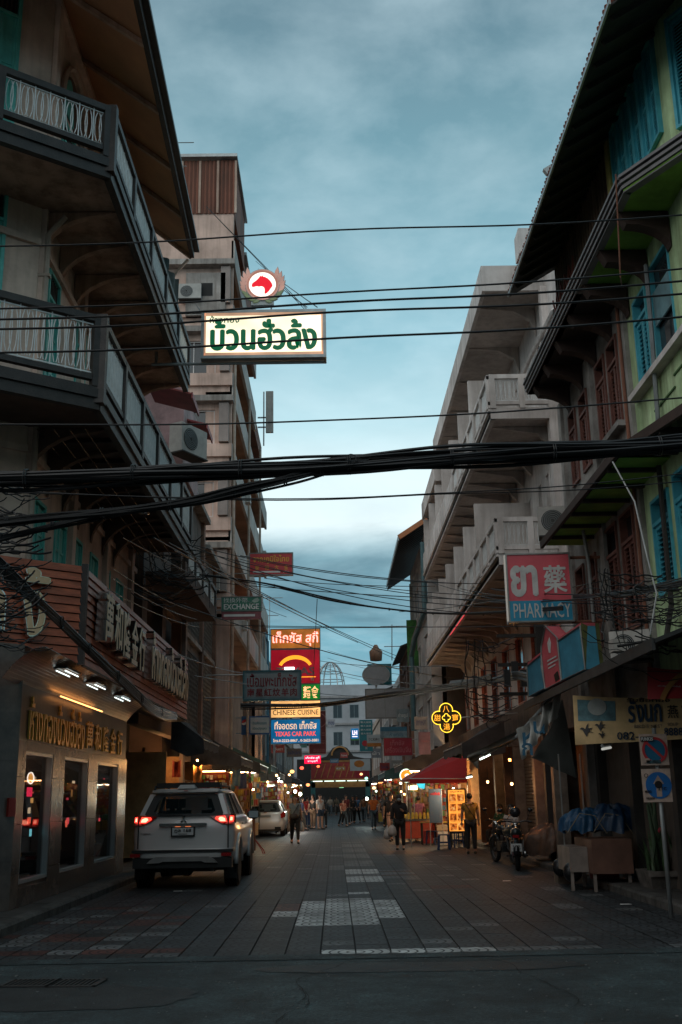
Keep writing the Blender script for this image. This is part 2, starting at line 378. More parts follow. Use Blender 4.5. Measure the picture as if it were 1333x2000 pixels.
# ------------------------------------------------------------------ ground
mb = MB(); mb.box(-400, 400, -60, 700, -.6, -.02); solo('ground', mb, ASPH, kind='structure')
mb = MB(); mb.quad((-60, -20, 0), (60, -20, 0), (60, 11.9, 0), (-60, 11.9, 0)); solo('asphalt_road', mb, ASPH, kind='structure')
mb = MB(); rs_ = random.Random(8); E0 = [(-9+k*.12, 11.93+rs_.uniform(-.02, .035)+.03*math.sin(k*.21)) for k in range(150)]
mb.pts([(x, 11.6, .006) for x, y in E0]+[(x, y, .009) for x, y in E0]); n_ = len(E0)
for k in range(n_-1): mb.f.append([k, k+1, n_+k+1, n_+k])
solo('asphalt_edge', mb, ASPH, kind='structure')
AP = M('asphalt_patch', (.017, .021, .023), .6, var=.5, scale=3, bump=.8, bscale=60)
for (x0, y0, x1, y1, sd) in ((-3.4, 9.1, -1.2, 10.3, 1), (1.6, 7.6, 4.6, 8.4, 2), (-.8, 10.7, 2.4, 11.3, 3)):
    rs_ = random.Random(sd); cx_, cy_ = (x0+x1)/2, (y0+y1)/2; mb = MB(); P_ = [(cx_+(x1-x0)/2*math.cos(2*math.pi*k/30)*abs(math.cos(2*math.pi*k/30))**-.35*rs_.uniform(.93, 1.05) if abs(math.cos(2*math.pi*k/30)) > .1 else cx_, cy_+(y1-y0)/2*math.sin(2*math.pi*k/30)*rs_.uniform(.85, 1.1), .004) for k in range(30)]
    mb.quad(*P_); solo('asphalt_patch', mb, AP, kind='structure')
rs_ = random.Random(6)
for k in range(4):
    mb = MB(); x, y, a = rs_.uniform(-3, 3), rs_.uniform(7.6, 9), rs_.uniform(-.4, .4)+(0 if k % 2 else 1.2)
    for q in range(26):
        a += rs_.uniform(-.35, .35); nx_, ny_ = x+.14*math.cos(a), y+.14*math.sin(a)
        if ny_ > 11.7: break
        w_ = rs_.uniform(.002, .006); mb.quad((x-w_, y-w_, .010), (x+w_, y-w_*.2, .010), (nx_+w_, ny_+w_*.2, .010), (nx_-w_, ny_+w_, .010)); x, y = nx_, ny_
    solo('asphalt_crack', mb, M('crack_black', (.004, .004, .004), .9, bump=0), kind='structure')
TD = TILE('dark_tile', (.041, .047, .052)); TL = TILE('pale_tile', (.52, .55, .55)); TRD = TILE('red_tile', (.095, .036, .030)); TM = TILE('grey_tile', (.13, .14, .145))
pv = thing('street_paving', None, None, (0, 11.9, 0)); tag(pv, kind='structure')
TP, TX0, TY0 = .378, -.18, 11.9
def tile_kind(i, j, rnd=random.Random(5)):
    x = TX0+(i+.5)*TP; y = TY0+(j+.5)*TP; q = rnd.random()
    if j == 0: return TL if 0 <= i < 5 else (TM if q < .3 else TD)
    if i in (0, 1) and 14.5 < y < 18.4: return TL
    if i == -1 and 14.5 < y < 17.9: return TL
    if i == 2 and 15.2 < y < 18.0: return TL
    if i == -2 and 15.5 < y < 17.6: return TL if y < 16.4 else TRD
    if x < -1.9 and y < 17.5: return TRD if (q < .3) else (TM if q > .8 else TD)
    if i in (1, 2) and 21.6 < y < 25.4: return TL if (j//2) % 3 else TM
    if i in (3, 4) and 22.4 < y < 25: return TM if j % 3 else TRD
    if i == 1 and 18.9 < y < 19.3: return TL
    if i in (1, 2) and 25.4 < y < 41: return TM if (j//3) % 3 else TD
    if .1 < x < 3 and 32 < y < 34: return TRD if q < .7 else TD
    if i == 0 and (26 < y < 27 or 31 < y < 32): return TM
    if 5 <= i <= 6 and 20 < y < 20.5: return TRD
    if q < .03: return TM
    if q > .98: return TRD if x < 0 or y > 30 else TM
    return TD
tile_me = {}
def tile_mesh(mat, v):
    if (mat.name, v) not in tile_me:
        t = MB(); g = .004; z = .003*v; t.M = None
        a, b = g, TP-g; c = .006
        k = t.pts([(a, .0006, -.02), (b, .0006, -.02), (b, TP-.0006, -.02), (a, TP-.0006, -.02), (a+c, .0006, z), (b-c, .0006, z), (b-c, TP-.0006, z), (a+c, TP-.0006, z)])
        for q in ((4, 5, 6, 7), (0, 1, 5, 4), (1, 2, 6, 5), (2, 3, 7, 6), (3, 0, 4, 7)): t.f.append([k+i for i in q])
        me = t.mesh('paving_tile'); me.materials.append(mat); tile_me[(mat.name, v)] = me
    return tile_me[(mat.name, v)]
sets = {TD: MB(), TL: MB(), TRD: MB(), TM: MB()}
rr = random.Random(3); cnt = 0
for j in range(0, 290):
    for i in range(-11, 13):
        x = TX0+i*TP; y = TY0+j*TP; m = tile_kind(i, j)
        if cnt < 300 and -8.8 < i < 9.5:
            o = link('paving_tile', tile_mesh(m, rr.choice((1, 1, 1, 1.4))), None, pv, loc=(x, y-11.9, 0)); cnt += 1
        else:
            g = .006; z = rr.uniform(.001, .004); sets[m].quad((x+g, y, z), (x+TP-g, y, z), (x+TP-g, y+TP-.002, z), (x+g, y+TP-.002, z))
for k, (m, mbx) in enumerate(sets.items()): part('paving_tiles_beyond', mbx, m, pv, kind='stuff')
mb = MB(); mb.box(-4.5, 4.9, 11.9, 122, -.05, -.012); part('joint_bed', mb, M('joint_dirt', (.02, .02, .02), .9), pv)
# pavements and kerbs
PAVE = M('pavement_concrete', (.06, .056, .052), .8, var=.4, scale=2, bump=.3, rnd=.15)
for sd, xk, xw, nm in ((-1, -4.15, -5.2, 'left'), (1, 4.62, 6.6, 'right')):
    p = thing('pavement', None, None, (xk, 12.5, 0)); tag(p, kind='structure')
    y = 12.9 if sd < 0 else 11.9; n = 0
    while y < 118:
        l = 1.0 if y < 40 else 4.0
        if y < 60:
            k = MB(); a, b = sorted((xk, xk+sd*.17)); g = .006
            prof = [(xk, 0), (xk, .10), (xk+sd*.03, .135), (xk+sd*.17, .14), (xk+sd*.17, 0)]
            k.prism([(px, y+g, pz) for px, pz in prof], (0, l-2*g, 0)); part('kerb_stone', k, CONC, p)
            if y < 34:
                s = MB(); a, b = sorted((xk+sd*.175, xw)); s.box(a, b, y+g, y+l-g, -.02, .135+random.uniform(0, .006)); part('pavement_slab', s, PAVE, p)
        y += l
    s = MB(); a, b = sorted((xk+sd*.17, xw)); s.box(a, b, 34.1, 118, -.02, .135); part('pavement_slab', s, PAVE, p)
    if 1:
        s = MB(); a, b = sorted((xk, xk+sd*.17)); s.box(a, b, 60.5, 118, -.02, .137); part('kerb_stone', s, CONC, p)
# corner apron left and right of the paved mouth
# drain gratings in the asphalt
for px, lab in (((60, 1922), 'rusty steel drain grating in the asphalt, the left one of two'), ((150, 1922), 'rusty steel drain grating in the asphalt, the right one of two')):
    c = onZ(*px); t = thing('drain_grating', lab, 'drain grating', (c.x, c.y, .004), R(-4), 'drain gratings in the asphalt')
    IR = M('drain_iron', (.045, .045, .045), .6, metal=.3, var=.3, bump=.2)
    b = MB(); w, d = .23, .20
    for q in ((-w, w, -d, -d+.03), (-w, w, d-.03, d), (-w, -w+.03, -d, d), (w-.03, w, -d, d)): b.box(*q, 0, .012)
    part('frame', b, IR, t, local=True)
    b = MB(); b.box(-w+.03, w-.03, -d+.03, d-.03, -.001, .001); part('pit', b, BLACK, t, local=True)
    for k in range(9):
        b = MB(); x = -w+.055+k*.044; b.box(x, x+.018, -d+.03, d-.03, .003, .011); part('bar', b, IR, t, local=True)

# ------------------------------------------------------------------ window kinds
def win_panel(parent, fr, u0, u1, z0, z1, fm, lm, open_=0, name='window', v=0.0, tr=True):
    """timber window: frame, two panelled shutters, small grille light above"""
    b = MB(fr); t = .06
    b.box(u0, u0+t, v-.1, v+.03, z0, z1).box(u1-t, u1, v-.1, v+.03, z0, z1).box(u0+t, u1-t, v-.1, v+.03, z1-t, z1).box(u0-.05, u1+.05, v-.1, v+.07, z0-.07, z0)
    zt = z1-(z1-z0)*.2 if tr else z1-t
    if tr: b.box(u0+t, u1-t, v-.1, v+.03, zt-.03, zt+.03)
    w = part(name, b, fm, parent)
    for a, c in ((u0+t, (u0+u1)/2-.004), ((u0+u1)/2+.004, u1-t)):
        s = MB(fr); s.box(a, c, v-.05, v-.02, z0, zt-.03); h = (zt-z0)/3; e = .05
        for k in range(3): s.box(a, c, v-.02, v+.0, z0+k*h, z0+k*h+e)
        s.box(a, a+e, v-.02, v+.001, z0, zt-.03).box(c-e, c, v-.02, v+.001, z0, zt-.03)
        part('shutter', s, lm, w)
    if tr:
        s = MB(fr); n = max(3, int((u1-u0)/.1))
        for k in range(n): x = u0+t+(u1-u0-2*t)*(k+.5)/n; s.box(x-.012, x+.012, v-.03, v-.01, zt+.03, z1-t)
        part('grille', s, TIMB, w)
        s = MB(fr); s.quad((u0+t, v-.08, zt), (u1-t, v-.08, zt), (u1-t, v-.08, z1-t), (u0+t, v-.08, z1-t)); part('pane', s, DGL, w)
    return w
def win_louvre(parent, fr, u0, u1, z0, z1, fm, lm, leaves=2, v=0.0, mid=None, tr=True, pitch=.075, name='window'):
    b = MB(fr); t = .05
    b.box(u0, u0+t, v-.1, v+.04, z0, z1).box(u1-t, u1, v-.1, v+.04, z0, z1).box(u0+t, u1-t, v-.1, v+.04, z1-t, z1).box(u0+t, u1-t, v-.1, v+.04, z0, z0+t)
    zt = z1-(z1-z0)*.26 if tr else z1-t
    if tr: b.box(u0+t, u1-t, v-.1, v+.04, zt-.03, zt+.03)
    w = part(name, b, fm, parent)
    lw = (u1-u0-2*t)/leaves
    for k in range(leaves):
        a = u0+t+k*lw+.004; c = a+lw-.008; s = MB(fr); e = .045
        s.box(a, a+e, v-.06, v+.0, z0+t, zt-.03).box(c-e, c, v-.06, v+.0, z0+t, zt-.03).box(a, c, v-.055, v+.005, z0+t, z0+t+.06).box(a, c, v-.055, v+.005, zt-.09, zt-.03)
        if mid: zm = z0+(zt-z0)*mid; s.box(a, c, v-.055, v+.005, zm-.03, zm+.03)
        z = z0+t+.07
        while z < zt-.12:
            s.beam((a+e, v-.03, z+.02), (c-e, v-.03, z+.02), .055, .012, up=(0, .6, .8) if True else None); z += pitch
        part('shutter', s, lm, w)
    s = MB(fr); s.quad((u0+t, v-.09, z0), (u1-t, v-.09, z0), (u1-t, v-.09, z1-t), (u0+t, v-.09, z1-t)); part('pane', s, DGL, w)
    return w
def win_glass(parent, fr, u0, u1, z0, z1, fm, nx=2, nz=1, v=0.0, name='window', gm=None):
    b = MB(fr); t = .05; b.box(u0, u0+t, v-.08, v+.02, z0, z1).box(u1-t, u1, v-.08, v+.02, z0, z1).box(u0+t, u1-t, v-.08, v+.02, z1-t, z1).box(u0+t, u1-t, v-.08, v+.02, z0, z0+t)
    for k in range(1, nx): x = u0+(u1-u0)*k/nx; b.box(x-.02, x+.02, v-.05, v, z0+t, z1-t)
    for k in range(1, nz): z = z0+(z1-z0)*k/nz; b.box(u0+t, u1-t, v-.045, v-.005, z-.02, z+.02)
    w = part(name, b, fm, parent)
    s = MB(fr); s.quad((u0+t, v-.06, z0+t), (u1-t, v-.06, z0+t), (u1-t, v-.06, z1-t), (u0+t, v-.06, z1-t)); part('pane', s, gm or DGL, w)
    return w
def bal_unit(w=.23, h=.62, n=10):
    b = MB(); r = .008
    b.box(-.008, .008, -.008, .008, 0, h)
    for dx in (.075, .15):
        b.tube([(dx+.055*math.cos(2*math.pi*k/n), 0, h/2+(h/2-.04)*math.sin(2*math.pi*k/n)) for k in range(n)], r, 4, closed=True)
    b.box(0, w, -.006, .006, h-.035, h-.02).box(0, w, -.006, .006, .02, .035)
    return b.mesh('baluster')
BAL = bal_unit(); BAL.materials.append(WIRON)
def railing(parent, fr, u0, u1, z0, z1, rail, post_every=1.6, name='railing', v=0.0, beam=True, panel=BAL):
    """balcony railing: timber/plaster frame as one part, each iron baluster panel a sub-part"""
    b = MB(fr); lo, hi = min(u0, u1), max(u0, u1); t = .07
    b.box(lo, hi, v-.06, v+.06, z1-.11, z1)                 # hand rail
    b.box(lo, hi, v-.05, v+.05, z0+.10, z0+.19)
    n = max(1, round((hi-lo)/post_every))
    for k in range(n+1):
        x = lo+(hi-lo)*k/n; x = min(max(x, lo+t), hi-t); b.box(x-t, x+t, v-.065, v+.065, z0, z1-.02)
    w = part(name, b, rail, parent)
    h0 = z0+.19; hh = z1-.11-h0
    for k in range(n):
        a = lo+(hi-lo)*k/n+t; c = lo+(hi-lo)*(k+1)/n-t; m = max(1, round((c-a)/.23)); s = (c-a)/m/.23
        for q in range(m):
            link('baluster', panel, None, w, W=fr @ Matrix.Translation((a+q*(c-a)/m, v, h0)) @ Matrix.Diagonal((s, 1, hh/.62, 1)))
    return w

# ------------------------------------------------------------------ left corner building
LX = -4.9; LC = 16.1
L1 = thing('corner_building', 'peach corner building with timber balconies, teal shutters and a gold shop at its foot', 'building', (LX, LC, 0))
fs = FR(LX, LC, 0, -1)          # street side: u runs toward the camera, so the building lies at u<0
fc = FR(LX, LC, -.78, -.63)     # chamfered corner face, u runs to the left
YE = 25.6
ul = lambda Y: LC-Y
# ground floor: dark fascia wall, marble piers
ul_ = ul; GY = 15.75; ul = lambda Y: GY-Y
ops = [(ul(17.75), ul(16.15), .50, 2.36), (ul(20.3), ul(18.5), .50, 2.36), (ul(23.1), ul(21.1), .50, 2.36)]
fg = FR(-4.62, GY, 0, -1)
b = MB(fg); holes(ul(24.0), 0, 0, 3.9, ops, b, -.5, -.03); part('wall', b, M('brown_fascia', (.06, .042, .034), .4, var=.4, scale=2, bump=.05), L1)
for (a, c) in ((0, ul(16.15)), (ul(17.75), ul(18.5)), (ul(20.3), ul(21.1)), (ul(23.1), ul(24.0))):
    for z0, z1 in ((.14, .62), (.62, 1.3), (1.3, 1.98), (1.98, 2.5)):
        u0, u1 = min(a, c), max(a, c); m = 2 if (u1-u0) > .8 else 1
        for k in range(m):
            p = MB(fg); g = .004; w = (u1-u0)/m; p.box(u0+k*w+g, u0+(k+1)*w-g, -.03, random.uniform(-.002, .003), z0+g, z1-g); part('marble_panel', p, MARB, L1)
for k, (c, a, z0, z1) in enumerate([(min(o[0], o[1]), max(o[0], o[1]), o[2], o[3]) for o in ops]):
    for q in ((c, a, .14, .5),):
        p = MB(fg); p.box(c+.004, a-.004, -.03, 0, .14, .47 if k else .40); part('marble_panel', p, MARB, L1)
    p = MB(fg); p.box(c+.004, a-.004, -.03, .002, 2.36, 2.5); part('marble_panel', p, MARB, L1)
    win_glass(L1, fg, c, a, .46, 2.36, M('shop_frame', (.55, .56, .56), .3, metal=.5, var=.1, bump=0), nx=1, v=-.03, name='shop_window', gm=GLASS('shop_glass', (.01, .01, .012), .02, .45))
    w = MB(fg); w.box(c+.02, a-.02, -.9, -.85, .3, 2.36); part('display_back', w, INT, L1)
    w = MB(fg)
    for q in range(3): w.box(c+.08, a-.08, -.7, -.3, .75+q*.5, .77+q*.5)
    part('display_shelf', w, M('dark_shelf', (.05, .03, .02), .4), L1)
    for q in range(3):
        w = MB(fg)
        for z in range(5): xx = c+.14+(a-c-.28)*z/4; w.lathe([(.05, .77+q*.5), (.06, .80+q*.5), (.02, .95+q*.5), (.045, 1.0+q*.5)], (xx, -.45, 0), 8)
        part('gold_display', w, GOLD, L1, kind='stuff')
    rw = random.Random(40+k)
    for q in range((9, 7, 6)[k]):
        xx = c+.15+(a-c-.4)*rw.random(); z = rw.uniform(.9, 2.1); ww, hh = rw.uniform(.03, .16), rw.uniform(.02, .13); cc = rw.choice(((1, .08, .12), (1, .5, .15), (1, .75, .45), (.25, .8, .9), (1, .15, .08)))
        w = MB(fg); w.box(xx, xx+ww, -.20-.03*q/9, -.18-.03*q/9, z, z+hh); part('lit_display', w, E('display_%d%d' % (k, q), cc, rw.uniform(.15, .9)), L1)  # added glowing slips behind the glass, imitating reflections of the street
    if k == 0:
        w = MB(fg); xm = c+(a-c)*.45; w.prism([(xm+.17*math.cos(R(g)), -.17, 1.98+.075*math.sin(R(g))) for g in range(0, 360, 30)], (0, .006, 0)); part('lit_display', w, E('display_oval', (1, .42, .06), .8), L1)  # added glowing oval, rim and pink block, imitating a reflected street sign
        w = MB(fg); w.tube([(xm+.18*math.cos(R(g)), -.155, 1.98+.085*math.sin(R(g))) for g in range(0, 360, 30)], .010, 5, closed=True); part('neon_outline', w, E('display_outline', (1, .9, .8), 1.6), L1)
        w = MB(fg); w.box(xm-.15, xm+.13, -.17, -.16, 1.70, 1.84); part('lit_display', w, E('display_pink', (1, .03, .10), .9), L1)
    w = MB(fg); w.box(c+.1, a-.1, -.6, -.57, 2.26, 2.30); part('display_lamp', w, E('display_lamp', (1, .55, .30), 3.0), L1)
# chamfered end of the shop (mostly beyond the frame)
fc_ = fc; fc = FR(-4.62, GY, -.78, -.63)
b = MB(fc); b.box(.0, .55, -.3, .0, 0, 3.9); part('corner_pier', b, MARB, L1)
for z0, z1 in ((.14, .8), (.8, 1.5), (1.5, 2.2), (2.2, 2.9)):
    p = MB(fc); p.box(.02, .53, .0, .02, z0+.004, z1-.004); part('marble_panel', p, MARB, L1)
b = MB(fc); b.box(.55, 4, -.5, -.1, 0, 3.9); part('roller_shutter', b, BLACK, L1)
ul = ul_; fc = fc_
# main upper walls
wf = []
wins2 = [(ul(onX(xb, 1060, LX).y), ul(onX(xa, 1060, LX).y), 4.9, 6.5) for xa, xb in ((60, 85), (105, 128), (143, 160), (177, 192), (205, 217), (230, 243))]
wins3 = [(ul(17.5), ul(16.75), 8.2, 10.7), (ul(19.6), ul(18.8), 8.2, 10.7), (ul(22), ul(21.2), 8.2, 10.7), (ul(24.3), ul(23.5), 8.2, 10.7)]
wins4 = [(ul(18.2), ul(17.0), 11.9, 14.0), (ul(21.2), ul(20.0), 11.9, 14.0), (ul(24.2), ul(23.0), 11.9, 14.0)]
b = MB(fs); holes(ul(YE), 0, 3.9, 15.95, wins2+wins3+wins4, b, -.3, 0); part('wall', b, PEACH, L1)
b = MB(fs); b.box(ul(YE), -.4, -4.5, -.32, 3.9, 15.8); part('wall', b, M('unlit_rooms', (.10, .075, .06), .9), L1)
wc = [(.55, 1.15, 4.7, 6.9), (.6, 1.3, 8.3, 11.7), (.6, 1.3, 12.0, 15.8)]
b = MB(fc); holes(.0, 4.5, 3.9, 15.95, wc, b, -.3, 0); part('wall', b, PEACH, L1)
for o in wc: win_panel(L1, fc, *o, TEAL, TEAL)
for o in wins2+wins3+wins4: win_panel(L1, fs, min(o[0], o[1]), max(o[0], o[1]), o[2], o[3], TEAL, TEAL, tr=o[2] > 7)
# arched mouldings, cornices, pilaster, rain pipe
for z in (7.05, 10.75): b = MB(fs); b.box(ul(YE), .0, .0, .07, z, z+.12); part('cornice', b, PEACH, L1)
b = MB(fs); b.box(ul(YE), 0, 0, .12, 15.7, 15.93); part('cornice', b, PEACH, L1)
for z in (7.05, 10.75): b = MB(fc); b.box(0, 4, .0, .07, z, z+.12); part('cornice', b, PEACH, L1)
for yy in (16.25, 19.1, 22.1, 24.9):
    b = MB(fs); b.box(ul(yy)-.13, ul(yy)+.13, 0, .10, 3.9, 15.7); part('pilaster', b, PEACH, L1)
for yy in (17.6, 20.6, 23.6):
    b = MB(fs); c = ul(yy)
    P = [(c+.85*math.cos(R(a)), .05, 14.15+1.15*math.sin(R(a))) for a in range(0, 181, 10)]; b.tube(P, .06, 5, caps=True); part('arch_moulding', b, PEACH, L1)
    b = MB(fs); b.prism([(c+.72*math.cos(R(a)), .005, 14.15+1.0*math.sin(R(a))) for a in range(0, 181, 10)], (0, .01, 0)); part('arch_recess', b, M('arch_brown', (.16, .10, .08), .8), L1)
    b = MB(fs); b.prism([(c+.3+.35*math.cos(R(a)), .02, 14.15+.8*math.sin(R(a))) for a in range(0, 181, 12)], (0, .02, 0)); part('arch_shutter', b, TEAL, L1)
b = MB(fs); b.tube([(-.06, .12, 4), (-.06, .12, 11.0), (-.06, .4, 11.35)], .055, 8); b.box(-.12, 0, .0, .2, 8.2, 8.25).box(-.12, 0, .0, .2, 10.2, 10.25); part('rain_pipe', b, M('pipe_cream', (.45, .35, .28), .6), L1)
# balconies
BX = -3.5
cb = Vector((-3.5, 14.95, 0))
for lvl, (z0, zr) in enumerate(((7.62, 8.85), (11.6, 12.6))):
    yend = 25.2 if lvl == 0 else 24.2
    fb = FR(-3.5, 14.95, 0, -1); fcb = FR(-3.5, 14.95, -.78, -.55)
    out = [(-3.5, 14.95), (-3.5, yend), (-4.95, yend), (-4.95, 17.0), (-8.4, 14.2), (-8.4, 11.5)]
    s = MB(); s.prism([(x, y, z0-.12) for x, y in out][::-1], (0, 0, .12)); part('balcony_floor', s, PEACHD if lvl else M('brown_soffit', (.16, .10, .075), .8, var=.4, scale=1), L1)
    for (f2, a, c) in ((fb, 14.95-yend, 0), (fcb, 0, 5.5)):
        s = MB(f2); s.box(a, c, -.09, .03, z0-.30, z0-.12); s.box(a, c, -.07, .07, z0-.12, z0+.02); s.box(a, c, -.05, .05, z0+.02, z0+.06); part('edge_beam', s, TIMB, L1)
        railing(L1, f2, a, c, z0+.06, zr, TIMB, 1.75)
    s = MB(); s.box(-3.59, -3.41, 14.87, 15.03, z0-.2, zr+.03); part('corner_post', s, TIMB, L1)
    n = 8 if lvl else 7
    for k in range(n):
        y = 16.2+k*1.12; s = MB()
        P = [(-4.88, y, z0-.95)]+[(-4.88+1.0*(1-math.cos(R(a))), y, z0-.95+.75*math.sin(R(a))) for a in range(15, 91, 15)]+[(-3.6, y, z0-.15), (-4.88, y, z0-.14)]
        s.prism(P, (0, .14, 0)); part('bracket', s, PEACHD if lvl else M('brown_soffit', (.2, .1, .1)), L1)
        if not lvl:
            s = MB(); s.box(-3.6, -4.9, y+.5, y+.56, z0-.2, z0-.12); part('joist', s, TIMB, L1)
    # strip of steel conduit under the lower balcony
for xx in (-3.9, -4.15, -4.4, -4.65):
    s = MB(); s.tube([(xx, 15.8, 7.34), (xx, 25, 7.34)], .014, 5); part('conduit', s, TIMB, L1)
for yy in (18.3, 20.9):
    s = MB(); s.lathe([(.02, 0), (.09, -.02), (.12, -.14)], (-3.85, yy, 7.45), 12); part('soffit_lamp', s, CHROME, L1, smooth=True)
# roof and eave
e0, e1 = onZ(268, 0, 14.6), onZ(376, 500, 14.6)
dv = (e1-e0)/(e1.y-e0.y); s0 = e0-dv*3.2
s = MB(); c1_, c2_ = Vector((-4.9, e1.y, 15.9)), Vector((-4.9, LC, 15.9)); P = [s0, e1, c1_, c2_]
s.prism(P[::-1], (0, 0, .1)); s.prism([s0, c2_, c2_+Vector((-3.9, -3.15, 0)), Vector((-6.4, 8.6, 14.6))], (0, 0, .1)); part('soffit', s, M('ochre_soffit', (.52, .25, .12), .85, var=.25, scale=.9, bump=.1, dirt=(.36, .17, .09)), L1)
s = MB(); s.beam(s0+Vector((0, 0, .07)), e1+Vector((0, 0, .07)), .10, .26).beam(s0+Vector((.07, 0, .16)), e1+Vector((.07, 0, .16)), .05, .12); part('eave_board', s, TIMB, L1)
s = MB(); s.beam(s0+Vector((.13, 0, .14)), e1+Vector((.13, 0, .14)), .09, .09); part('gutter', s, M('gutter_dark', (.03, .03, .03), .5), L1)
for k in range(5):
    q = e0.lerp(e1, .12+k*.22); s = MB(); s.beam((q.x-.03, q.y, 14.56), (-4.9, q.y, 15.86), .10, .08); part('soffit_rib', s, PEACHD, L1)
s = MB(); s.prism([s0+Vector((0, 0, .3)), e1+Vector((0, 0, .3)), Vector((-9, e1.y, 20)), Vector((-11, 12, 20))], (0, 0, .12)); part('roof', s, DKWD, L1)
s = MB(); s.beam(e1+Vector((-.1, 0, -.1)), Vector((-4.8, e1.y+.1, 12.9)), .06, .06); part('strut', s, PEACH, L1)
# timber fascia over the shop
fw = FR(-4.0, 16.7, 0, -1); fwc = FR(-4.0, 16.7, -.77, -.63)
nz = 12; zb, zt = 3.72, 5.3
for (f2, a, c) in ((fw, 16.7-29.0, -.03), (fwc, .03, 4.5)):
    s = MB(f2); s.box(a, c, -.3, -.035, zb, zt); part('fascia_backing', s, BLACK, L1)
    for k in range(nz):
        h = (zt-zb)/nz; s = MB(f2); z = zb+k*h
        s.prism([(a, -.03, z+.008), (a, .012, z+.008), (a, -.012, z+h-.006), (a, -.03, z+h-.006)], (c-a, 0, 0)); part('plank', s, WOOD, L1)
s = MB(); s.box(-4.05, -3.95, 16.66, 16.76, zb-.02, zt+.03); part('fascia_corner_post', s, TIMB, L1)
s = MB(); s.box(-4.02, -3.98, 16.8, 29.0, zb-.03, zb); part('fascia_edge', s, TIMB, L1)
# canopy soffit of ribbed steel, curving down to the wall
s = MB(); n = 16
for k in range(n):
    t0, t1 = k/n, (k+1)/n
    f = lambda t: (-4.05-.62*t, 3.72-.0*t-.42*t**2.2)
    (xa, za), (xb, zb2) = f(t0), f(t1-.14/n); (xc, zc) = f(t1)
    s.quad((xa, 14.9, za), (xa, 24, za), (xb, 24, zb2), (xb, 14.9, zb2))
    s.quad((xb, 14.9, zb2), (xb, 24, zb2), (xb-.004, 24, zc+.03), (xb-.004, 14.9, zc+.03)); s.quad((xb-.004, 14.9, zc+.03), (xb-.004, 24, zc+.03), (xc, 24, zc), (xc, 14.9, zc))
part('canopy_soffit', s, STEEL, L1)
s = MB(); s.box(-8, -4.9, 11, 14.9, 3.55, 3.7); part('canopy_soffit', s, M('dull_steel', (.12, .12, .12), .5, metal=.5), L1); s = MB(); s.box(-4.9, -4.03, 24, 29, 3.66, 3.72); part('canopy_soffit', s, MATS['dull_steel'], L1)
TUBE = E('fluorescent_tube', (.85, 1, .97), 1.6)
for k, Y in enumerate((16.9, 19.0, 21.4)):
    t = thing('ceiling_light', ('nearest', 'middle', 'farthest')[k]+' fluorescent fitting under the steel canopy of the gold shop', 'ceiling light', (-4.25, Y, 3.6), 0, 'fluorescent fittings under the canopy')
    s = MB(); s.box(-.11, .11, -.44, .44, .02, .05); part('tray', s, M('tray_dull', (.15, .15, .15), .4, metal=.5, bump=0), t, local=True)
    for dx in (-.07, .07):
        s = MB(); s.lathe([(.010, -.42), (.010, .42)], (dx, 0, -.012), 8, ax='y'); part('tube', s, TUBE, t, local=True)
# --- lettering
def raised(s, w, h, root, fr_text, mat, side, depth, **k):
    o = text(s, w, h, root, fr_text, mat, depth=depth, **k); return o
lt = thing('shop_letters', 'huge cream and steel Thai letters on the chamfered end of the plank fascia', 'letters', (-4.9, 15.85, 3.9), 0)
nrm = Vector((.63, -.77, 0)).normalized(); right = Vector((.77, .63, 0)).normalized()
def TF(p, right, up=Vector((0, 0, 1))):
    n = right.cross(up); m = Matrix((right, up, n)).transposed().to_4x4(); m.translation = p; return m
base = Vector((-4.0, 16.7, 4.5))-right*.95+nrm*.05
for k, (ch, dx, w, h, dz) in enumerate((('ล', .62-1.25, .50, .72, -.08), ('้', .1, .42, .24, .52), ('ง', .06, .40, .72, -.08), ('ว', -1.35, .5, .72, -.08))):
    text(ch, w, h, lt, TF(base+right*dx+Vector((0, 0, dz)), right), CHROME, depth=.09, bold=.035, name='letter')
    text(ch, w*.93, h*.95, lt, TF(base+right*dx+Vector((0, 0, dz))+nrm*.092, right), CREAM, depth=.004, bold=.018, name='letter_face')
lt = thing('shop_letters', 'raised steel and cream Chinese and Thai letters along the street side of the fascia', 'letters', (-3.97, 21, 3.9), 0)
rY = Vector((0, 1, 0)); x0 = 17.75
for k, ch in enumerate('萬和隆金行'):
    c = Vector((-3.96, x0+k*.78, 4.62-.03*k)); text(ch, .66, .86, lt, TF(c, rY), CHROME, depth=.17, bold=.03, name='letter'); text(ch, .62, .83, lt, TF(c+Vector((.172, 0, 0)), rY), CREAM, depth=.006, bold=.012, name='letter_face')
o_ = text('ห้างทองบ้วนฮั่วล้ง', 5.6, 1.05, lt, TF(Vector((-3.96, 24.9, 4.58)), rY), CHROME, depth=.16, bold=.035, name='letter'); text('ห้างทองบ้วนฮั่วล้ง', 5.55, 1.02, lt, TF(Vector((-3.798, 24.9, 4.58)), rY), CREAM, depth=.006, bold=.02, name='letter_face')
s = MB(); s.tube([(-4.52, 17.6, 3.30), (-4.52, 20.8, 3.30)], .012, 5); part('warm_strip_lamp', s, E('warm_strip', (1, .38, .10), 4), L1)
lt = thing('shop_letters', 'shiny gold Thai and Chinese letters on the dark wall above the shop windows', 'letters', (-4.62, 20, 2.6), 0)
text('ห้างทองบ้วนฮั่วล้ง', 3.6, .66, lt, TF(Vector((-4.645, 18.05, 2.86)), rY), GOLD, depth=.03, bold=.010, name='letter')
for k, ch in enumerate('萬和隆金行'): text(ch, .52, .5, lt, TF(Vector((-4.645, 20.3+k*.72, 2.82)), rY), GOLD, depth=.03, bold=.008, name='letter')
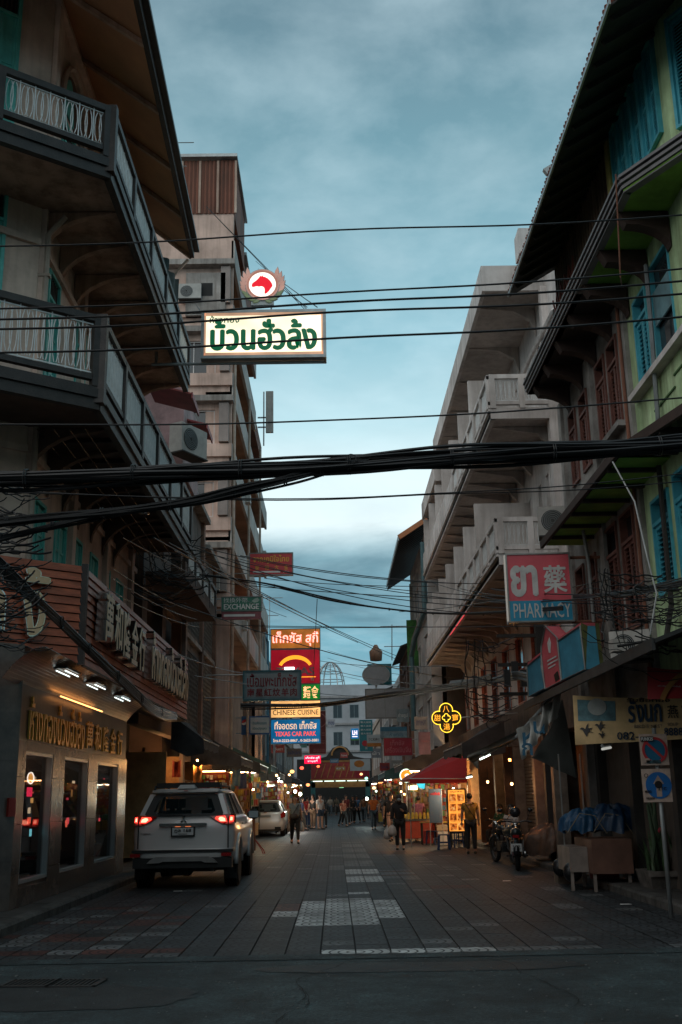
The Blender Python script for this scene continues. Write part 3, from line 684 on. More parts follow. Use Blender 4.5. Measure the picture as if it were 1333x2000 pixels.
s = MB(FR(-4.62, 15.75, -.78, -.63)); s.box(.03, .13, .02, .10, 1.42, 1.68); t = solo('letter_box', s, M('red_box', (.35, .03, .02), .5), 'small red metal box on the marble pier at the corner', 'letter box')

# ------------------------------------------------------------------ right corner building (green and weathered halves under one roof)
RX = 5.0
R1 = thing('corner_shophouse', 'green corner shophouse with blue shutters and a weathered grey half under one dark roof', 'building', (RX, 16.2, 0))
fr = FR(RX, 16.2, 0, 1)       # u away from the camera, v toward the street
ur = lambda Y: Y-16.2
gw = [(ur(13.8), ur(14.75), 7.85, 9.45), (ur(14.95), ur(15.65), 7.8, 9.3), (ur(13.6), ur(14.6), 4.45, 6.05), (ur(14.85), ur(15.7), 4.45, 5.95)]
b = MB(fr); holes(ur(12.85), 0, 3.0, 10.0, gw, b, -.3, .0); part('wall', b, GREEN, R1)
yw = [(ur(16.75), ur(17.4), 7.65, 9.3), (ur(17.6), ur(18.25), 7.65, 9.3), (ur(19.0), ur(19.65), 7.65, 9.2), (ur(20.0), ur(20.6), 7.65, 9.2),
      (ur(16.7), ur(17.5), 4.2, 6.2), (ur(17.75), ur(18.6), 4.2, 6.2), (ur(19.3), ur(20.0), 4.2, 6.0), (ur(20.3), ur(21.0), 4.2, 6.0)]
b = MB(fr); holes(0, ur(21.3), 3.0, 10.0, yw, b, -.3, .0); part('wall', b, GREY, R1)
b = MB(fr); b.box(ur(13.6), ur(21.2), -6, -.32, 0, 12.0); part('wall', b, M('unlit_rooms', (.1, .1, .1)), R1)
b = MB(); b.box(5.0, 11, 21.3, 21.36, 0, 12); part('wall', b, GREY, R1)
win_louvre(R1, fr, *gw[1], BLSH, BLSH, 2); win_louvre(R1, fr, *gw[2], BLSH, BLSH, 2); win_louvre(R1, fr, *gw[3], BLSH, BLSH, 2)
b = win_glass(R1, fr, *gw[0], BLSH, nx=1, nz=2)
p = MB(fr); p.box(gw[0][0]+.06, gw[0][1]-.06, -.03, .0, 8.45, 9.0); part('window_board', p, M('pale_blue_board', (.16, .30, .34), .6), R1)
for o in yw: win_louvre(R1, fr, *o, BRSH, BRSH, 2 if o[1]-o[0] > .66 else 2, tr=True)
for a, c, z in ((ur(13.1), ur(15.9), 7.68), (ur(16.6), ur(18.4), 7.56)):
    b = MB(fr); b.box(a, c, 0, .16, z, z+.10); part('window_sill', b, WHITE if z > 7.6 else GREY, R1)
# stepped green panel moulding
b = MB(fr); DG = M('dark_green_trim', (.07, .16, .05), .8)
for (a, c, z) in ((ur(13.7), ur(14.1), 7.4), (ur(14.1), ur(15.1), 7.22), (ur(15.1), ur(15.6), 7.05)): b.box(a, c, 0, .02, z, z+.03)
part('wall_moulding', b, DG, R1)
for x0 in (ur(16.2), ur(18.6), ur(21.2)):
    b = MB(fr); b.box(x0-.12, x0+.12, 0, .07, 3, 9.7); part('pilaster', b, GREY, R1)
b = MB(fr); b.tube([(0.05, .1, 3), (.05, .1, 9.8)], .03, 6); part('rain_pipe', b, M('rust_pipe', (.25, .10, .06), .7), R1)
b = MB(fr); b.tube([(ur(14.62), .08, 9.45), (ur(14.55), .1, 9.4), (ur(14.6), .1, 8.4), (ur(14.75), .09, 7.0), (ur(14.9), .1, 6.6)], .035, 6); part('rain_pipe', b, M('grey_pipe', (.22, .24, .25), .6), R1)
b = MB(fr); b.tube([(ur(14.9), .1, 6.3), (ur(14.9), .12, 4.2), (ur(14.8), .3, 3.6)], .04, 6); part('rain_pipe', b, DKWD, R1)
# moulded ledge below the top floor: street side, then diagonal round the corner
BXr = 4.2
ft = FR(BXr, 13.1, 0, 1)
fd = FR(BXr, 13.1, -.55, .95); fd.translation = (BXr, 13.1, 0)
b = MB(ft); b.box(0, 7.7, -.12, .03, 9.83, 9.88).box(0, 7.7, -.12, .055, 9.91, 9.955).box(0, 7.7, -.12, .08, 9.985, 10.03).box(0, 7.7, -.12, 0, 9.78, 10.03); part('edge_moulding', b, M('grey_moulding', (.17, .165, .17), .6, var=.2, bump=.1), R1)
b = MB(fd); b.box(-3.5, .0, -.12, .03, 9.83, 9.88).box(-3.5, 0, -.12, .055, 9.91, 9.955).box(-3.5, 0, -.12, .08, 9.985, 10.03).box(-3.5, 0, -.12, 0, 9.78, 10.03); part('edge_moulding', b, MATS['grey_moulding'], R1)
P = [(BXr, 13.1), (BXr, 20.8), (5.0, 20.8), (5.0, 13.3), (7.3, 9.3), (6.1, 9.8)]
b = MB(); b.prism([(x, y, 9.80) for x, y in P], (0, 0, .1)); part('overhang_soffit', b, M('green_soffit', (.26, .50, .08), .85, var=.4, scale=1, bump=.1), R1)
b = MB(); b.box(4.22, 5.0, 16.2, 20.8, 9.78, 9.799); part('overhang_soffit', b, DKWD, R1)
for k in range(7):
    y = 13.6+k*1.12; s = MB()
    Pp = [(4.98, y, 9.22)]+[(4.98-.62*(1-math.cos(R(a))), y, 9.22+.36*math.sin(R(a))) for a in range(15, 91, 15)]+[(4.25, y, 9.78), (4.98, y, 9.78)]
    s.prism(Pp, (0, .2, 0)); part('bracket', s, M('bracket_brown', (.05, .028, .022), .8), R1)
# top floor: walls in line with the walls below, the ledge runs in front of them
tw = [(ur(13.45)+k*.41, ur(13.45)+k*.41+.40, 11.0, 12.72) for k in range(6)]
bw = [(ur(16.5)+k*.88, ur(16.5)+k*.88+.8, 10.3, 12.5) for k in range(5)]
b = MB(fr); holes(ur(13.2), 0, 10.0, 12.85, tw, b, -.3, 0); part('top_floor_wall', b, GREEN, R1)
b = MB(fr); b.box(0, ur(20.9), -.3, -.05, 10.0, 12.85); part('top_floor_wall', b, M('weathered_boards', (.11, .07, .055), .85, var=.5, scale=2, bump=.4, stretch=(1, 1, .2)), R1)
for o in tw: win_louvre(R1, fr, *o, BLSH, BLSH, 1, v=.03, mid=.5, tr=False, pitch=.055)
for k in range(24):
    x = .2+k*.19; b = MB(fr); b.box(x, x+.035, -.05, .02, 10.1, 12.7); part('stud', b, M('stud_brown', (.24, .16, .12), .7, rnd=.35), R1)
for k in range(5):
    x = 2.9+k*.4; b = MB(fr); b.beam((x, .03, 11.2), (x+.4, .03, 12.1), .03, .03, up=(0, 1, 0)).beam((x+.4, .03, 11.2), (x, .03, 12.1), .03, .03, up=(0, 1, 0)); part('lattice', b, M('lattice_red', (.34, .09, .07), .7), R1)
b = MB(fr); b.box(-.16, .06, .0, .06, 10.0, 12.85); part('corner_post', b, M('yellow_green_post', (.40, .36, .12), .8), R1)
fu = FR(RX, 13.2, -.55, .95); fu.translation = (RX, 13.2, 0)      # chamfered face, beyond the pillar
b = MB(fu); holes(-4.0, 0, 10.0, 12.85, [(-1.5, -.16, 10.75, 12.6)], b, -.3, 0).box(-4.0, 0, -.3, 0, 3.0, 10.0); part('corner_wall', b, GREEN, R1)
win_louvre(R1, fu, -1.5, -.16, 10.75, 12.6, BLSH, BLSH, 1, v=.03, tr=False, pitch=.055)
b = MB(fu); b.box(-1.6, -.3, 0, .015, 10.45, 10.48); part('wall_moulding', b, DG, R1)
# roof: dark underside, tiled eave edge
def rz_(x): return 12.12+(x-4.0)*.62
b = MB(); b.prism([(3.98, 12.15, rz_(3.98)), (3.98, 20.9, rz_(3.98)), (8.5, 20.9, rz_(8.5)), (8.5, 12.15, rz_(8.5))], (0, 0, .05)); part('roof_underside', b, DKWD, R1)
b = MB(); b.prism([(4.0, 12.15, rz_(4)), (5.6, 9.0, rz_(4)), (8.5, 9.0, rz_(7)), (8.5, 12.15, rz_(8.5))], (0, 0, .05)); part('roof_underside', b, DKWD, R1)
for k in range(17):
    y = 12.4+k*.5; b = MB(); b.beam((4.05, y, rz_(4.05)-.05), (5.0, y, rz_(5)-.05), .05, .09); part('rafter', b, DKWD, R1)
tm = MB(); tm.tube([(-.01, 0, 0), (.9, 0, .56)], .05, 8); tme = tm.mesh('roof_tile'); tme.materials.append(TILEM)
for k in range(80): link('roof_tile', tme, None, R1, W=Matrix.Translation((3.97+.012*(k % 3 == 0), 12.2+k*.109, 12.2+.008*((k*7) % 3))))
for k in range(22): link('roof_tile', tme, None, R1, W=Matrix.Translation((4.0+.5*.109*k, 12.1-k*.105, 12.2)))
b = MB(); b.beam((3.95, 12.1, 12.13), (3.95, 20.9, 12.13), .03, .07); part('eave_batten', b, GALV, R1)
b = MB(); b.beam((3.93, 16.55, 12.36), (6, 16.55, 13.64), .1, .12); part('roof_verge', b, GALV, R1)
# lower canopy roof over the first floor
P = [(4.2, 20.3), (4.2, 13.9), (5.0, 10.5), (5.3, 10.5), (5.0, 14), (5.0, 20.3)]
b = MB(); b.prism([(4.2, 20.3, 6.36), (4.2, 14.6, 6.38), (5.0, 14.6, 6.95), (5.0, 20.3, 6.95)], (0, 0, .06)); part('lean_to_roof', b, DKWD, R1)
b = MB(); b.prism([(4.2, 14.6, 6.38), (5.0, 11.2, 6.38), (5.8, 11.2, 6.9), (5.0, 14.6, 6.9)], (0, 0, .06)); part('lean_to_roof', b, DKWD, R1)
b = MB(); b.beam((4.18, 20.3, 6.38), (4.18, 14.6, 6.40), .06, .14).beam((4.18, 14.6, 6.4), (4.98, 11.2, 6.4), .06, .14); part('lean_to_edge', b, M('bracket_brown', (.1, .1, .1)), R1)
for k in range(9):
    y = 12.6+k*.85; x = 4.2 if y > 14.6 else 4.2+(14.6-y)*.235; b = MB(); b.beam((x, y, 6.33), (5.0, y, 6.33), .06, .1); part('rafter', b, DKWD, R1)
b = MB(); b.box(4.25, 5.0, 14.65, 20.2, 6.345, 6.355); part('lean_to_soffit', b, M('green_soffit', (.1, .1, .1)), R1)
# street canopy above the ground floor and the dark open shop front
b = MB(); b.prism([(3.75, 12.2, 3.28), (3.75, 20.8, 3.28), (5.0, 20.8, 3.75), (5.0, 12.2, 3.75)], (0, 0, .05)); part('canopy', b, M('sheet_dark', (.045, .045, .045), .6, metal=.3, var=.4), R1)
b = MB(); b.box(3.72, 3.76, 12.2, 20.8, 3.2, 3.34); part('canopy_edge', b, M('sheet_dark', (.1, .1, .1)), R1)
b = MB(); b.box(5.6, 5.7, 12, 21.3, 0, 3.2); part('shop_front', b, M('roller_dark', (.022, .019, .018), .5, var=.3, bump=0), R1)
for k in range(40):
    b = MB(); b.box(5.56, 5.6, 12, 16.4, .2+k*.07, .235+k*.07)
    if k < 38: part('roller_slat', b, MATS['roller_dark'], R1)
for y in (12.1, 14.4, 16.5, 18.9, 21.2):
    b = MB(); b.box(5.15, 5.4, y-.12, y+.12, 0, 3.3); part('column', b, M('column_grimy', (.04, .036, .033), .8, var=.4), R1)

# ------------------------------------------------------------------ white balcony building
R2 = thing('balcony_building', 'long white building with two stepped rows of balconies on the right side of the street', 'building', (5.6, 21.4, 0))
f2 = FR(5.6, 21.4, 0, 1); u2 = lambda Y: Y-21.4
ops = []
for lv, (z0, z1) in enumerate(((7.9, 9.6), (11.6, 13.2), (4.2, 6.2))):
    for k in range(8):
        a = u2(25.6+k*2.6); ops.append((a, a+.45, z0, z1)); 
        if lv == 0: ops.append((a+1.0, a+1.5, z0, z1))
        if lv == 2: ops[-1] = (a, a+1.3, z0, z1)
b = MB(f2); holes(0, u2(45), 3.0, 15.2, ops, b, -.3, 0); part('wall', b, WHITE, R2)
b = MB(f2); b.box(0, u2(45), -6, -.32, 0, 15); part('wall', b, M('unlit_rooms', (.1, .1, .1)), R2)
b = MB(); b.box(5.6, 11, 45, 45.1, 0, 15.2).box(5.6, 11, 21.3, 21.4, 12, 15.2); part('wall', b, WHITE, R2)
for o in ops: win_glass(R2, f2, *o, WHITE if o[2] > 5 else M('varnished_plank', (.1, .1, .1)), nx=1, nz=2)
BX2 = 4.0
for lv, z in enumerate((6.95, 10.65)):
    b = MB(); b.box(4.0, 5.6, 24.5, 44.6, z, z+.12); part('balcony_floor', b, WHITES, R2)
    fb2 = FR(BX2, 24.5, 0, 1)
    b = MB(fb2); b.box(0, 20.1, -.12, .0, z-.05, z+.22).box(0, 20.1, 0, .05, z+.16, z+.24); part('edge_beam', b, WHITE, R2)
    for a in (0, 2.7, 5.4): railing(R2, fb2, a+.0, a+2.7, z+.22, z+1.12, WHITE, 1.35)
    b = MB(fb2); b.box(8.1, 20.1, -.08, .0, z+.22, z+1.12)
    for k in range(12): b.box(8.25+k*1.0, 9.05+k*1.0, 0, .02, z+.35, z+.95)
    part('parapet', b, WHITE, R2)
    fe = FR(4.0, 24.5, -1, 0); railing(R2, fe, -1.6, 0, z+.22, z+1.12, WHITE, .8)
    b = MB(fe); b.box(-1.6, 0, -.1, .03, z-.05, z+.24); part('edge_beam', b, WHITE, R2)
    for k in range(7):
        y = 28.4+k*2.62; s = MB(); s.box(4.02, 5.6, y-.06, y+.06, z+.12, z+2.55); part('dividing_wall', s, WHITE, R2)
    for k in range(16):
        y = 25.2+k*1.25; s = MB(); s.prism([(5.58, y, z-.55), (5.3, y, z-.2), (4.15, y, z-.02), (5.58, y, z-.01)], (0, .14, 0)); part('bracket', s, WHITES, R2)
for y in (22.9, 24.6): 
    b = MB(f2); b.box(u2(y)-.15, u2(y)+.15, 0, .15, 3, 14.2); part('pilaster', b, WHITE, R2)
b = MB(f2); b.tube([(u2(22.6), .12, 5), (u2(22.6), .12, 12.6), (u2(22.9), .2, 12.75), (u2(26), .2, 12.9), (u2(36), .2, 12.9)], .07, 6); part('rain_pipe', b, WHITE, R2)
# projecting roof with deep fascia
q0, q1, q2 = onX(936, 528, 4.0), onX(872, 880, 4.0), onX(826, 975, 4.0)
for (y0, y1, z) in ((24.7, 38.6, 14.3), (38.6, 44.6, 13.4)):
    b = MB(); b.box(4.0, 4.1, y0, y1, z-.1, z+.62); b.box(4.101, 5.6, y0, y0+.1, z-.1, z+.619); part('roof_fascia', b, WHITE, R2)
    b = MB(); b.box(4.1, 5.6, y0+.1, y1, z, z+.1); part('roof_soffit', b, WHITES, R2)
    k = 0
    while y0+1.2+k*2.6 < y1:
        y = y0+1.2+k*2.6; s = MB(); s.prism([(5.58, y, z-.8), (5.45, y, z-.35), (5.0, y, z-.1), (4.12, y, z-.02), (5.58, y, z)], (0, .16, 0)); part('bracket', s, WHITES, R2); k += 1
b = MB(); b.box(4.9, 9, 24.0, 24.6, 14.9, 15.6); part('parapet', b, WHITE, R2)
# ground floor: arcade
b = MB(); b.box(5.9, 6, 21.4, 45, 0, 3.2); part('shop_front', b, M('shop_brown', (.14, .075, .045), .7, var=.4, scale=3), R2)
for k in range(10):
    y = 22.8+k*2.45; b = MB(); b.box(5.3, 5.65, y-.14, y+.14, 0, 3.4); part('column', b, M('dingy_plaster', (.085, .066, .056), .8, var=.5), R2)
b = MB(); b.box(5.2, 5.9, 21.4, 45, 3.0, 4.0); part('shop_lintel', b, MATS['dingy_plaster'], R2)
b = MB(); b.box(3.98, 4.0, 31, 35.5, 6.86, 6.885); o = part('neon_strip', b, E('red_neon', (1, .06, .08), .55), R2)

# the rest of the junction: the cross street runs left and right behind the camera
for k, (x0, x1, y0, y1, h, lab) in enumerate(((-30, -9.5, 12.5, 22, 14, 'peach terrace continuing left along the cross street'), (9.5, 30, 11, 20, 13, 'dark terrace continuing right along the cross street'), (-30, -9, -18, -7, 15, 'tall terrace behind the camera on the left side of the junction'), (-8.6, 10, -20, -9, 13, 'terrace facing the street mouth from behind the camera'), (10.5, 30, -18, -7, 14, 'terrace behind the camera on the right side of the junction'))):
    t = thing('terrace', lab, 'building', ((x0+x1)/2, (y0+y1)/2, 0)); face = y0 if y0 > 0 else y1; sg = -1 if y0 > 0 else 1
    b = MB(); b.box(x0, x1, y0, y1, 0, h); part('wall', b, MATS['brown_render'] if 'brown_render' in MATS else GREY, t)
    n = int((x1-x0)/2.4)
    for q in range(n):
        for z in (4.2, 7.4, 10.4): b = MB(); xx = x0+.6+q*2.4; b.box(xx, xx+1.2, face, face+sg*.06, z, z+1.7); part('window', b, DGL, t)
    b = MB(); b.box(x0, x1, face, face+sg*1.6, 3.3, 3.5); part('canopy', b, DKWD, t)
# ------------------------------------------------------------------ left row: dark shophouse, lattice front, tall tan building
def U(y0): return lambda Y: (y0-Y)
LAT = M('lattice_grey', (.30, .29, .27), .7, var=.3, bump=0)
def lattice(parent, fr, u0, u1, z0, z1, p=.22, t=.018, name='screen'):
    b = MB(fr); w = u1-u0; h = z1-z0; d = -w
    while d < h:
        for sg in (1, -1):
            a0 = max(0, -d); a1 = min(w, h-d)
            if a1 > a0:
                q0 = (u0+a0 if sg > 0 else u1-a0, 0.0+.01*sg, z0+a0+d); q1 = (u0+a1 if sg > 0 else u1-a1, .01*sg, z0+a1+d); b.beam(q0, q1, t, t, up=(0, 1, 0))
        d += p*1.41
    return part(name, b, LAT, parent)
A1 = thing('shophouse', 'dark recessed shophouse with a balcony of potted plants beyond the peach corner building', 'building', (-4.7, 25.7, 0))
fa = FR(-4.7, 25.7, 0, -1); ua = lambda Y: 25.7-Y
b = MB(fa); holes(ua(33), 0, 3.4, 10.8, [(ua(32.4), ua(29.4), 4.3, 6.9), (ua(28.8), ua(26.4), 4.3, 6.9), (ua(32), ua(30), 8, 9.8), (ua(28.8), ua(27), 8, 9.8)], b, -.3, 0); part('wall', b, M('brown_render', (.11, .068, .052), .85, var=.3, scale=1), A1)
b = MB(fa); b.box(ua(33), 0, -5, -1.6, 0, 10.8); part('wall', b, BLACK, A1)
b = MB(fa); b.box(ua(33), ua(26), 0, 1.0, 7.05, 7.2).box(ua(33), ua(26), .92, 1.0, 7.2, 7.45); part('balcony_floor', b, MATS['brown_render'], A1)
railing(A1, FR(-3.75, 25.7, 0, -1), ua(33), ua(26.4), 7.2, 8.1, TIMB, 1.6)
b = MB(fa); b.box(ua(33)-.0, ua(33)+.35, 0, .12, 0, 10.8); part('pilaster', b, M('pale_plaster', (.32, .26, .235), .85, var=.25, scale=1), A1)
b = MB(fa); b.box(ua(33), 0, -.5, .25, 10.8, 11.0); part('parapet', b, TANG, A1)
for k, Y in enumerate((28.2, 30.4, 32.0)):
    t = thing('potted_plant', ('nearest', 'middle', 'farthest')[k]+' bushy potted plant on the dark balcony past the timber fascia', 'potted plant', (-3.98, Y, 7.21), 0, 'potted plants on the dark balcony')
    s = MB(); s.lathe([(.14, 0), (.2, .28), (.22, .3), (.2, .3)], (0, 0, 0), 12); part('pot', s, M('terracotta', (.34, .12, .07), .8), t, local=True)
    s = MB()
    for q in range(90):
        c = Vector((random.gauss(0, .17), random.gauss(0, .17), .55+random.gauss(0, .17))); d = Vector((random.uniform(-1, 1), random.uniform(-1, 1), random.uniform(-.4, .8))).normalized()*.1; e = d.cross(Vector((0, 0, 1))).normalized()*.035; s.quad(c, c+d*.5+e, c+d, c+d*.5-e)
    part('leaves', s, M('leaf', (.05, .10, .035), .6, var=.5, scale=9, bump=0), t, local=True)
# roof sheds with pink sheet awnings and an air conditioner
s0_ = thing('roof_shed', 'pink sheet metal roof shed with two red awnings past the peach building', 'shed', (-4.8, 28, 11))
b = MB(); b.box(-6.5, -4.35, 29.5, 33, 11, 13.6); part('wall', b, M('pink_sheet', (.42, .26, .26), .7, var=.4, scale=1.5), s0_)
for k, (Y, x1, z) in enumerate(((26.8, -3.75, 12.3), (30.2, -3.75, 12.65))):
    b = MB(); n = 9
    for q in range(n):
        y = Y+q*.16; b.prism([(-5.0, y, z+.35), (x1, y, z), (x1, y, z+.03), (-5.0, y, z+.38)], (0, .1, 0))
    b.prism([(-5.0, Y, z+.33), (x1, Y, z-.02), (x1, Y, z), (-5.0, Y, z+.35)], (0, n*.16, 0)); b.box(x1-.01, x1+.03, Y, Y+n*.16, z-.12, z+.05)
    part('awning', b, REDSH, s0_)
def ac_unit(loc, rz, lab, grp=None, s=1.0):
    t = thing('air_conditioner', lab, 'air conditioner', loc, rz, grp)
    W, D, H = .8*s, .3*s, .58*s
    b = MB(); b.box(-W/2, W/2, -D/2, D/2, 0, H); part('casing', b, M('ac_casing', (.42, .40, .37), .55, var=.2, bump=0), t, local=True)
    b = MB(); b.lathe([(.22*s, -D/2-.012), (.20*s, -D/2-.014)], (-.12*s, 0, H/2), 18, ax='y'); part('fan_opening', b, BLACK, t, local=True)
    b = MB()
    for k in range(5): r = (.05+.037*k)*s; b.tube([(-.12*s+r*math.cos(2*math.pi*q/14), -D/2-.02, H/2+r*math.sin(2*math.pi*q/14)) for q in range(14)], .004*s, 3, closed=True)
    part('fan_grille', b, GALV, t, local=True)
    b = MB(); b.box(-W/2, W/2, -D/2-.05, D/2, -.04, 0); part('bracket', b, DKWD, t, local=True)
    return t
ac_unit((-4.15, 29.2, 11.3), R(60), 'grey air conditioner beside the upper balcony end, under the red awning', s=1.5)
# lattice fronted pair
for k, (y0, y1, h, nm) in enumerate(((33, 37.2, 11.3, 'shophouse with a diamond lattice front and a peach pillar, nearer of the lattice pair'), (37.2, 41.2, 10.4, 'shophouse with a diamond lattice front under a drooping awning, farther of the lattice pair'))):
    t = thing('shophouse', nm, 'building', (-4.7, y0, 0)); f = FR(-4.7, y0, 0, -1); L_ = y0-y1
    ops = [(L_+.5, -.3, 3.9, 6.3), (L_+.5, -.3, 7.0, 9.6)]
    b = MB(f); holes(L_, 0, 3.2, h, ops, b, -.3, 0); part('wall', b, M('grey_dim', (.17, .145, .13), .9, var=.35, streak=.6), t)
    b = MB(f); b.box(L_, 0, -5, -.6, 0, h-.1); part('wall', b, M('brown_render', (.1, .1, .1)), t)
    for o in ops: lattice(t, f, *o)
    for z in (3.6, 6.6): b = MB(f); b.box(L_, 0, 0, .12, z, z+.15); part('cornice', b, TANG, t)
    b = MB(f); b.box(L_, L_+.38, 0, .12, 0, h); part('pilaster', b, M('peach_dim', (.30, .17, .12), .85, var=.3, streak=.6), t)
    b = MB(f); b.box(L_, 0, -.6, .3, h, h+.18); part('parapet', b, TANG, t)
    b = MB(f); b.box(L_, 0, -1.2, -1.1, 0, 3.2); part('shop_front', b, M('shop_brown', (.1, .1, .1)), t)

T2 = thing('apartment_block', 'tall tan apartment block with a rusty clad top and stacked balconies on the left', 'building', (-4.3, 41.3, 0))
TX = -4.1; TY = 41.4
zt_ = onY(455, 305, TY).z; zr_ = onY(440, 418, TY).z
ff = FR(TX, TY, -1, 0)      # near face toward the camera, u to the left
st = FR(TX, TY, 0, -1)
storeys = [(z, z+3.15) for z in (8.6, 11.75, 14.9, 18.05, 21.2)]
ops = [(.7, 2.6, z+1.0, z+2.5) for z, _ in storeys[:4]]+[(3.4, 4.6, z+1.0, z+2.4) for z, _ in storeys[:4]]+[(.5, 1.9, 21.9, 23.3)]
b = MB(ff); holes(0, 8, 0, zr_, ops, b, -.25, 0); part('wall', b, TAN, T2)
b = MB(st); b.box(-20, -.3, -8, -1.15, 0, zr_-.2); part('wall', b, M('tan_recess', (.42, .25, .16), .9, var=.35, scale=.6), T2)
for k, (z, z2) in enumerate(storeys):
    b = MB(ff); b.box(-.02, 8, .0, .16, z+.4, z+.95); part('parapet', b, TAN, T2)
    b = MB(ff); b.box(-.1, 8, 0, .45, z+2.75, z+3.0); part('ledge', b, TANG, T2)
    b = MB(ff); b.box(.1, .5, .02, .3, z+1.0, z+2.7); part('pillar', b, M('pale_plaster', (.1, .1, .1)), T2)
for o in ops[:4]:
    win_glass(T2, ff, o[0], o[1], o[2], o[3], WHITE, nx=2, nz=1, v=-.1); 
for o in ops[4:8]: win_glass(T2, ff, *o, M('brown_frame', (.15, .08, .06), .7), nx=2, v=-.1)
b = MB(ff); b.box(.3, 2.0, .02, .30, 21.6, 23.6); part('cement_box', b, TANG, T2)
b = MB(ff); b.box(.85, 1.35, .30, .32, 22.5, 23.1); part('vent_opening', b, BLACK, T2)
for k, (y0, y1, z) in enumerate(()): pass
rq = random.Random(17)
for k in range(26):
    y = TY+1.2+rq.uniform(0, 20); z = rq.choice((8.6, 11.75, 14.9, 18.05))+.16; b = MB()
    b.box(TX-1.14, TX-1.10, y, y+1.1, z+.0, z+2.3); part('balcony_door', b, (DGL, WHITE, M('door_brown', (.12, .06, .04), .6), TEALD)[k % 4], T2)
for k in range(5):
    y = TY+2+rq.uniform(0, 18); z = rq.choice((8.6, 11.75, 14.9, 18.05))+1.0; b = MB(); b.box(TX+.06, TX+.28, y, y+.6, z-.7, z-.3); part('air_conditioner', b, M('ac_casing', (.1, .1, .1)), T2)
for k in range(3): b = MB(); y = TY+.25+k*7.8; b.tube([(TX+.1, y, 3), (TX+.1, y, 21)], .07, 6); part('rain_pipe', b, M('pipe_cream', (.1, .1, .1)), T2)
# rusted cladding on top
n = 26
for k in range(n):
    u0 = -.1+k*.18; b = MB(ff); b.prism([(u0, .02, zr_), (u0+.09, .08, zr_), (u0+.17, .02, zr_)], (0, 0, zt_-zr_-.25)); part('cladding_sheet', b, RUST, T2)
for k in range(7): b = MB(ff); b.box(-.13+k*.8, -.03+k*.8, .08, .12, zr_, zt_-.3); part('cladding_batten', b, RUSTP, T2)
b = MB(st); b.box(-5.2, 0, -.6, .02, zr_, zt_-.2); part('cladding_side', b, RUST, T2)
b = MB(); b.box(TX-6, TX+.15, TY-.3, TY+5.4, zt_-.2, zt_-.05); part('roof', b, GALV, T2)
# street side balconies
steps = [(TY, 65.8, 8.6), (TY, 65.8, 11.75), (TY, 64, 14.9), (TY, 64, 18.05), (TY, 54.5, 21.2), (TY, 54.5, 24.3)]
for k, (y0, y1, z) in enumerate(steps):
    f = FR(TX, y0, 0, -1); L_ = y0-y1
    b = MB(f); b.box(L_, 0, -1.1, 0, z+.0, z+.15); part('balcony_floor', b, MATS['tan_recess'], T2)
    b = MB(f); b.box(L_, 0, -.08, .05, z-.1, z+1.0); part('balcony_front', b, M('pale_render', (.50, .44, .40), .85, var=.25, scale=.5), T2)
    q = 0
    while q*2.6 < -L_-.5:
        u = -q*2.6-.1; b = MB(f); b.prism([(u, -1.1, z+.15), (u, 0, z+.15), (u, 0, z+1.0), (u, -.75, z+3.0), (u, -1.1, z+3.0)], (-.1, 0, 0)); part('balcony_divider', b, ORNG if q % 3 == 1 else TAN, T2); q += 1
for (y0, y1, z0, z1) in ((TY+5.2, 54.5, 25.3, 27.6), (54.5, 60.5, 21.2, 22.2)):
    b = MB(); b.box(TX-1, TX-.05, y0, y1, z0, z1); part('cladding_side', b, RUST, T2)
b = MB(); b.box(TX-1.2, TX+.12, TY+5.4, 54.6, 27.6, 27.75); part('roof', b, GALV, T2)
c0 = onY(527, 765, 58); c1 = onY(527, 845, 58)
t = thing('antenna', 'pale flat antenna panel on a bracket at the edge of the tan block', 'antenna', (c1.x, 58, c1.z))
b = MB(); b.box(c1.x-.22, c1.x+.22, 57.9, 58.1, c1.z, c0.z); part('panel', b, M('ac_casing', (.1, .1, .1)), t)
b = MB(); b.box(c1.x-.7, c1.x-.1, 57.97, 58.03, c1.z+.9, c1.z+.98).box(c1.x-.7, c1.x-.1, 57.97, 58.03, c1.z+.3, c1.z+.38).box(c1.x-.38, c1.x-.3, 57.97, 58.03, c1.z-.8, c0.z); part('bracket', b, GALV, t)
ac_unit((-5.9, 41.1, 22.3), 0, 'air conditioner in a window bay of the tan block just past the roof eave', s=1.2)
ac_unit((-4.9, 41.1, 9.6), 0, 'air conditioner on the near face of the tan block above the lattice fronts', s=1.1)

